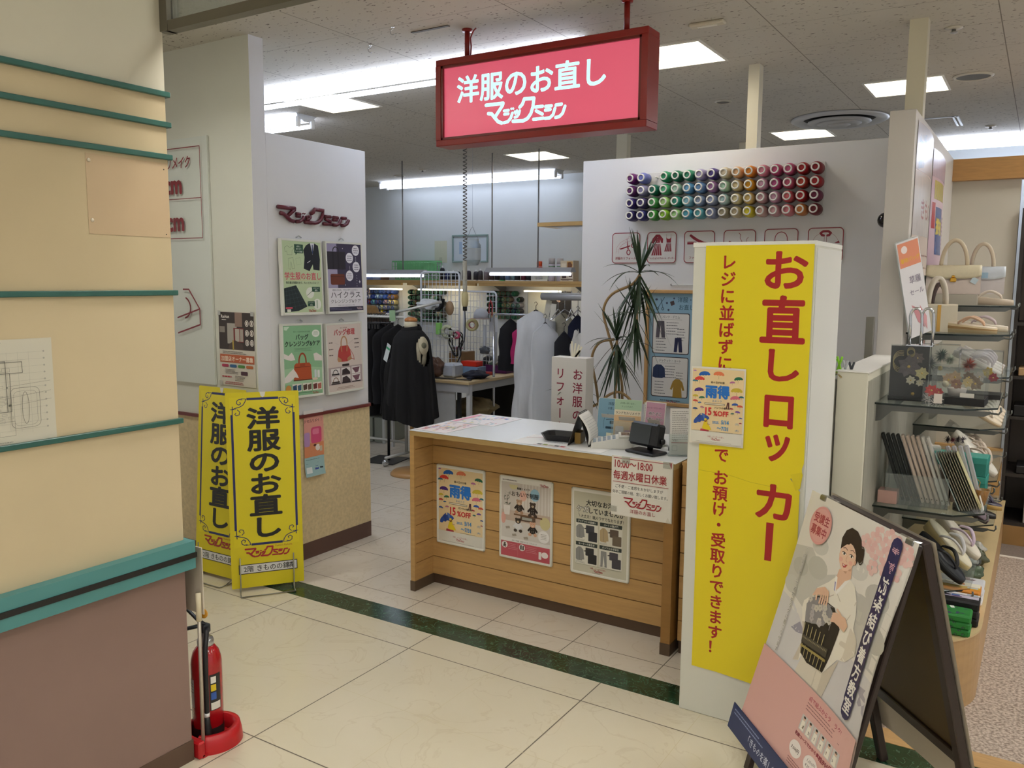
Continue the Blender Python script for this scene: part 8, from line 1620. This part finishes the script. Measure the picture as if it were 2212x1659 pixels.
# ================================================================ folding A-board with the kimono class poster
EW = mat('#2b1a17', .35, noise=.2, scale=30, stretch=(1, 1, .15)); d_ = Vector((.643, -.766, 0)); n_ = Vector((-.766, -.643, 0))
base = Vector((-.775, 2.762, 0)); ang = math.atan2(d_.y, d_.x)
t = thing('folding_sign_board', 'dark wooden folding A-board carrying the kimono class poster', 'sign board', tuple(base), ang)
# local frame: x along the board (towards the near right), y towards the rear leg, z up
th = math.atan2(.244, .961); L = .99; Wd = .53
F = RX(-th)                      # front face leans back
def fb(*a, **k): return MB().box(*a, M=F, **k)
fb(0, .035, 0, .018, 0, L, bev=.003).build('leg', EW, t); fb(Wd-.035, Wd, 0, .018, 0, L, bev=.003).build('leg', EW, t)
fb(.035, Wd-.035, 0, .017, L-.045, L, bev=.003).build('top_rail', EW, t); fb(.035, Wd-.035, 0, .017, .30, .335, bev=.003).build('lower_rail', EW, t); fb(.035, Wd-.035, .008, .014, .335, L-.045).build('panel', mat('#5a4a2c', .6, noise=.08), t)
top = Vector((0, L*math.sin(th), L*math.cos(th))); B = T(0, top.y+.012, top.z) @ RX(th)
def bb(*a, **k): return MB().box(*a, M=B, **k)
bb(0, .035, 0, .028, -L, 0, bev=.003).build('leg', EW, t); bb(Wd-.035, Wd, 0, .028, -L, 0, bev=.003).build('leg', EW, t)
bb(.035, Wd-.035, .002, .026, -.045, 0, bev=.003).build('top_rail', EW, t); bb(.035, Wd-.035, .002, .026, -.70, -.66, bev=.003).build('lower_rail', EW, t); bb(.035, Wd-.035, .012, .018, -.66, -.045).build('rear_panel', mat('#4f3d1c', .55, noise=.12, scale=5), t)
for x in (.06, Wd-.06): MB().lathe([(.008, -.03), (.008, .03)], 12, M=T(x, top.y+.006, top.z) @ RY(PI/2)).build('hinge', mat('#8a8580', .3, .8), t)
pl_ = MB(); pl_.prism([(-.012, .0), (.014, .02), (.016, -.04), (.006, -.055), (-.010, -.045)], -.001, .001, M=B @ T(.05, .028, -.70) @ RX(PI/2)); pl_.build('corner_plate', mat('#b9b59c', .4, .3), t)
MB().tube([(.02, .08, .28)]+[(.02, .08+k*.042, .30-.12*math.sin(PI*k/9)) for k in range(1, 9)], .0022, 5).build('chain', mat('#3a3430', .4, .6), t)
# ---- poster: coordinates in centimetres from the board's foot line (s to the right, up the slope)
q = thing('kimono_class_poster', 'large poster of a woman in a white kimono hung over the A-board', 'poster', tuple(base+n_*.0), ang)
def X(p): return [(a+8, 100-b) for a, b in p]
P = Print(0, 1e-5); 
P.poly(X([(-6.5, 99.6), (50.6, 99.6), (51, 43), (-6.5, 43)]), '#e2ddd4')
P.poly(X([(-6.5, 80), (4, 82), (14, 76), (24, 80), (36, 77), (51, 82), (51, 62), (30, 60), (10, 62), (-6.5, 66)]), '#c6c3ba')
for a, b, r, c_ in ((0, 74, 5, '#bab8ae'), (10, 77, 6, '#bebcb2'), (36, 74, 7, '#bfbcb4'), (46, 70, 6, '#bab7af'), (-2, 67, 5, '#cac8bf'), (42, 80, 6, '#bdbab2'), (30, 84, 5, '#cfccc4'), (8, 84, 5, '#cdcac2')): P.ell(a+8, 100-b, r, r*.6, c_, 18)
P.poly(X([(-6.5, 63), (2, 62), (12, 57), (30, 60), (51, 60), (51, 43), (-6.5, 43)]), '#d3d0cf'); P.poly(X([(5, 54.2), (9.2, 57.9), (14.3, 55.3), (8.9, 54)]), '#9a96a4'); P.poly(X([(45, 56), (50, 57), (51, 50), (46, 52)]), '#a5a0aa')
pk = '#dfb4ae'
for k, (a, b) in enumerate(((35, 96.9), (39.8, 97.6), (32.8, 92.2), (38.9, 94.9), (42.8, 96.9), (47.5, 96.8), (35.1, 91.4), (39.5, 91.8), (48.8, 94.2), (45, 93), (33.6, 95), (30, 93), (46, 89), (41, 88.6), (36, 87))):
    for j in range(5): P.ell(a+8+1.5*math.cos(j*1.256+k), 100-b+1.5*math.sin(j*1.256+k), 1.25, .95, pk if j % 2 else '#e3c0b8', 10)
# woman
kim = '#ece6d8'; kim2 = '#d9d0bf'; kim3 = '#c9bfae'; skin = '#e0b89c'
P.poly(X([(16.2, 48.9), (28, 49.5), (33.6, 56.8), (32.2, 49.9), (31.0, 43.1), (15.0, 43.1)]), kim2)
P.poly(X([(24, 49), (28, 49.5), (33.6, 56.8), (32.2, 49.9), (31.0, 43.1), (24.6, 43.1)]), kim3)
P.poly(X([(20.9, 78.0), (18.1, 75.1), (13.3, 71.4), (11.7, 68.1), (8.1, 64.9), (8.1, 62.4), (10.6, 58.5), (13.9, 54.0), (12.0, 45.7), (15.1, 46.9), (16.5, 51.5), (28.0, 49.5), (32.8, 56.5), (36.2, 57.6), (40.0, 61.7), (39.1, 65.5), (35.7, 68.0), (35.2, 71.5), (33.7, 75.4), (30.9, 78.8), (27.2, 80.1), (25.2, 77.9)]), kim)
P.poly(X([(35.6, 68), (39.1, 65.5), (40, 61.7), (36.2, 57.6), (33.0, 57), (31, 60), (32.4, 66)]), kim2); P.poly(X([(10.6, 58.5), (12.1, 59.2), (14, 53), (15, 47), (12, 45.7), (13.9, 54)]), kim3)
P.line(X([(25.6, 77.6), (23, 73), (19.6, 70.6)]), .35, kim3); P.line(X([(21.2, 77.6), (22.6, 74.4), (27, 71.6)]), .35, kim3); P.line(X([(33.5, 75), (32.6, 70.5), (31.6, 68.4)]), .3, kim3); P.line(X([(12.6, 70.2), (13.4, 66), (11.6, 62)]), .3, kim3)
P.poly(X([(21.5, 80.8), (27.2, 83.4), (28.1, 80.2), (25.6, 77.2), (22.6, 74.2), (21.2, 77.9)]), skin); P.poly(X([(22, 81.6), (26.8, 83.6), (27.4, 82), (24, 80.2)]), '#c99c80')
P.poly(X([(20.7, 78.4), (21.8, 78.2), (23.0, 73.4), (21.6, 74.4)]), '#f3efe8'); P.poly(X([(25.6, 78.4), (28.2, 80.2), (23.6, 73.2), (22.8, 73.8)]), '#f3efe8'); P.poly(X([(21.1, 76.6), (21.7, 76.6), (22.4, 73.8), (21.9, 74)]), '#8a86b4')
hair = '#2a1d18'
P.poly(X([(19.3, 86.8), (18.5, 90.2), (19.6, 93.0), (22.0, 94.6), (25.2, 94.4), (28.0, 92.6), (29.4, 89.8), (29.2, 87.2), (28.4, 84.8), (27.6, 84.2), (26, 88)]), hair)
P.ell(29.6+8, 100-88.2, 1.5, 2.3, hair, 14); P.line([(8+29.4+1.3*math.cos(a), 100-89.3+1.6*math.sin(a)) for a in [2*PI*k/10 for k in range(11)]], .3, hair); P.line([(8+30.2+1.0*math.cos(a), 100-87+1.4*math.sin(a)) for a in [2*PI*k/10 for k in range(11)]], .3, hair)
P.poly(X([(19.55, 87.2), (20.4, 88.6), (22.4, 90.1), (24.8, 89.7), (27.0, 88.6), (27.9, 87), (27.7, 84.9), (26.8, 83.0), (25.0, 81.4), (23.4, 81.0), (21.8, 81.6), (20.2, 83.2), (19.4, 85.2)]), '#e8c3a8')
P.poly(X([(19.4, 86.9), (20.2, 89.2), (22.6, 90.6), (24.0, 89.6), (21.8, 89.1), (20.6, 88)]), hair); P.poly(X([(23.6, 90.4), (26.6, 90.4), (28.2, 88), (28.0, 85.6), (27.5, 87.4), (26.2, 88.9)]), hair); P.ell(27.9+8, 100-85.2, .5, .8, '#dca98c', 10)
for ex, ey, s_ in ((21.7, 86.0, 1), (25.5, 86.4, 1)):
    P.ell(ex+8, 100-ey, .95, .42, '#f4efe9', 12); P.ell(ex+8+.05, 100-ey, .42, .42, '#2a1a14', 10); P.line([(ex+8-1.0, 100-ey-.25), (ex+8, 100-ey-.55), (ex+8+1.0, 100-ey-.2)], .22, '#2a1a14'); P.line([(ex+8-1.1, 100-ey-1.5), (ex+8, 100-ey-1.95), (ex+8+1.2, 100-ey-1.5)], .22, '#5a3a2c')
P.line(X([(23.6, 85.8), (23.4, 84.4), (24.2, 84.1)]), .14, '#c48f74'); P.ell(21.0+8, 100-84.0, 1.0, .7, '#e6b09c', 10); P.ell(26.0+8, 100-84.4, 1.0, .7, '#e6b09c', 10)
P.poly(X([(22.2, 83.2), (23.4, 83.0), (24.9, 83.5), (24.2, 82.3), (23.2, 82.0), (22.5, 82.4)]), '#b04a46'); P.poly(X([(22.5, 83.0), (23.4, 82.85), (24.5, 83.2), (24.0, 82.7), (23.0, 82.5)]), '#f2ece6')
# obi held in both hands
P.poly(X([(10.8, 66.6), (15.7, 69.4), (24.6, 69.3), (29.8, 64.6), (29.1, 55.3), (28.0, 49.5), (19.6, 48.3), (14.6, 49.7), (12.1, 59.2), (10.9, 62.3)]), '#24211f'); P.poly(X([(10.2, 64.5), (12, 67.6), (15.9, 69), (24.7, 69.1), (25.5, 61.7), (12.1, 59.2)]), '#8e8b8c')
rn = random.Random(3)
for k in range(16):
    a, b = rn.uniform(11.5, 24), rn.uniform(61.4, 68); 
    for j in range(5): P.ell(a+8+.7*math.cos(j*1.256), 100-b+.7*math.sin(j*1.256), .6, .5, '#c9c3b6' if k % 2 else '#b3adac', 8)
for k in range(6): P.line(X([(12.8+k*2.2, 59.0+.4*k*.5), (13.4+k*2.1, 54.8+.3*k)]), .32, '#b3a878', False)
for k in range(7): P.line(X([(14.6+k*2.0, 52.6+.1*k), (15.2+k*1.9, 49.3+.0*k)]), .32, '#a89c6c', False)
P.poly(X([(13.2, 55.4), (27.4, 56.8), (27.6, 54.2), (13.8, 52.8)]), '#4a463c'); P.poly(X([(13.9, 52.2), (27.8, 53.6), (27.9, 52.8), (14.0, 51.5)]), '#9a8a50')
for k in range(18): P.ell(8+14+k*.75, 100-54.6-.08*k, .2, .35, '#8a8266', 6)
P.poly(X([(12.2, 68.3), (13.5, 71.2), (17.5, 73.2), (20.2, 72.6), (20.6, 71), (18, 70.6), (14.7, 69.4)]), skin)
for k in range(4): P.line(X([(16.4+k*1.15, 71.6), (17.0+k*1.2, 69.6), (16.9+k*1.2, 67.6+.3*k)]), .82, skin)
P.line(X([(14.4, 70), (14.8, 67.9)]), .8, skin)
P.poly(X([(26.6, 65.8), (26.2, 68.4), (31.2, 68.9), (33.2, 67.3), (32.3, 65.0), (28.7, 65.3)]), skin)
for k in range(4): P.line(X([(28.6, 68.2-k*.85), (26.6, 68.2-k*.8), (25.0, 67.5-k*.75)]), .75, skin)
P.line(X([(28.8, 68.6), (26.4, 69.4)]), .75, skin)
# lettering
nv = '#241f4e'
P.ell(5.2+8, 100-90.1, 6.6, 6.4, '#d99a96', 36); P.ell(5.2+8, 100-90.1, 5.8, 5.6, '#dca6a0', 36); P.text('受講生', 5.2+8, 100-90.9, 3.5, '#9c2a38', bold=.02, align='c', sx=.95); P.text('募集中', 5.2+8, 100-86.8, 3.5, '#9c2a38', bold=.02, align='c', sx=.95)
P.line(X([(43.8, 96.3), (43.8, 90)]), 4.6, nv); P.line(X([(43.8, 90), (43.6, 50)]), 5.0, nv); P.line(X([(43.8, 50), (43.6, 46.6)]), 4.6, nv)
P.text('美道', 43.9+8, 100-96.6, 3.4, '#d8a8b4', bold=.01, vert=True, pitch=5.0); P.text('前楽結び着方教室', 43.6+8, 100-86.9, 4.8, '#f2efe6', bold=.022, vert=True, pitch=5.15, sx=.82)
P.text('「前楽結び」で着物をラクに着こなせます', 1.3+8, 100-81.0, 1.9, '#efece6', bold=.05, vert=True, pitch=1.98, res=1); P.text('「前楽結び」で着物をラクに着こなせます', 1.3+8, 100-81.0, 1.9, '#5a5650', vert=True, pitch=1.98, res=1)
P.poly(X([(-6.5, 43), (51, 43), (51, 17), (-6.5, 17)]), '#d9aaa2')
P.text('前で結ぶからラクラク!!', 26.6+8, 100-39.6, 1.75, '#a8384c', bold=.02, res=1); P.lines(26.6+8, 100-38.8, 20, 3, 1.0, '#8a5a5a', .3, 3)
for k in range(6):
    x = 26.2+8+k*3.4; P.rect(x, 100-34.6, 3.1, 5.0, '#c9c4c0'); P.ell(x+1.5, 100-33.6, .55, .6, '#e0b89c', 8); P.ell(x+1.5, 100-34.0, .6, .4, '#2a1d18', 8); P.poly([(x+.7, 100-32.9), (x+2.3, 100-32.9), (x+2.5, 100-29.9), (x+.5, 100-29.9)], '#ece6d8'); P.rect(x+.8, 100-31.6, 1.5, 1.0, '#2a2624' if k % 2 else '#6a5a4a')
P.text('初級コースでかかる費用は', 25.6+8, 100-27.6, 1.3, '#8a2a3c', bold=.03, res=1); P.text('12,900円', 38.6+8, 100-27.2, 2.2, '#8a2a3c', bold=.03, res=1, sx=.8)
P.ell(28.2+8, 100-23.6, 3.2, 2.6, '#eee6e0'); P.text('3,000円', 28.2+8, 100-23.0, 1.5, '#3a2a2c', bold=.02, align='c', res=1, sx=.9); P.ell(36.6+8, 100-23.6, 3.4, 2.8, '#eee6e0'); P.text('1,650円', 36.6+8, 100-24.0, 1.3, '#3a2a2c', align='c', res=1); P.text('8,250円', 36.6+8, 100-22.4, 1.3, '#3a2a2c', align='c', res=1); P.ell(44.8+8, 100-24.2, 3.0, 2.6, '#c8464e'); P.lines(26+8, 100-20.2, 22, 3, .8, '#8a5a5a', .25, 5)
def wid(s_, u_): return max(0, (s_-.2)/.8)**2*(.028+.055*math.sin(PI*min(1, max(0, (u_-1)/80))))
def offs(s_, u_): return .006+.020*max(0, (u_-40)/50)**1.2*(1-.6*max(0, min(1, s_)))+.055*math.sin(PI*min(1, max(0, (u_-1)/74)))**1.3*max(0, (s_-.45)/.55)**2
def bend(P_, M_=None):
    def fn(a, b, c):
        s_ = (a*100-8)/51.0; u_ = -c*100      # u_ = 100 - height
        return (a-.08+wid(s_, u_), b-offs(s_, u_), c+1.0)
    finely(P_, 3.2, 4.1, fn)
def cutpoly(b_, col): pass
# split the big sheets finely enough to bend: subdivide through a grid backing in each area
bend(P); pr_ = P.to_mb(.32)
o = pr_.build('print', None, q, (0, 0, 0)); o.rotation_euler = (-th, 0, 0)
b_ = MB(); b_.grid(lambda u, v: (-.065+.575*u+wid((-6.5+57.5*u)/51, .4+82.6*v), -offs((-6.5+57.5*u)/51, .4+82.6*v)+.0014, 1.0-.004-.826*v), 24, 24, mat('#e4ded4', .4)); o = b_.build('paper_sheet', None, q); o.rotation_euler = (-th, 0, 0)
P = Print(.003); P.rect(-12, 82.5, 68, 9.2, '#1f2f5c'); P.text('「きものを楽しむ、きものと暮らす」', 2, 89.2, 3.1, '#c9cfe0', bold=.015, res=1, sx=.9); P.lines(-10, 84, 26, 2, 1.2, '#8f9cc4', .4, 3); P.text('きものの錦', 42, 88.6, 2.6, '#c9cfe0', res=1)
P.v = [(a, b-.030-.0*c, c+1.0) for a, b, c in P.v]; b_ = P.to_mb(.35); b_.grid(lambda u, v: (-.12+.68*u, -.0315, 1.0-.824-.094*v), 2, 2, mat('#1f2f5c', .4)); o = b_.build('navy_bottom_band', None, q); o.rotation_euler = (-th, 0, 0)
for x in (.015, .50): MB().box(x-.02, x+.02, -.009, .03, 0, .02, bev=.004, M=F @ T(0, 0, L-.012)).build('metal_clip', mat('#8f8f8f', .25, .9), q)
P2 = MB(); P2.grid(lambda u, v: (-.03+.57*u, .014*math.sin(PI*u)*(v)+.034+.0*v, -.86*v), 8, 10, mat('#cfc4b4', .6), M=B); o = P2.build('rear_poster_sheet', None, q)
for o in list(bpy.data.objects):
    if o.name.startswith('lettering') and o.type == 'FONT': bpy.data.objects.remove(o)
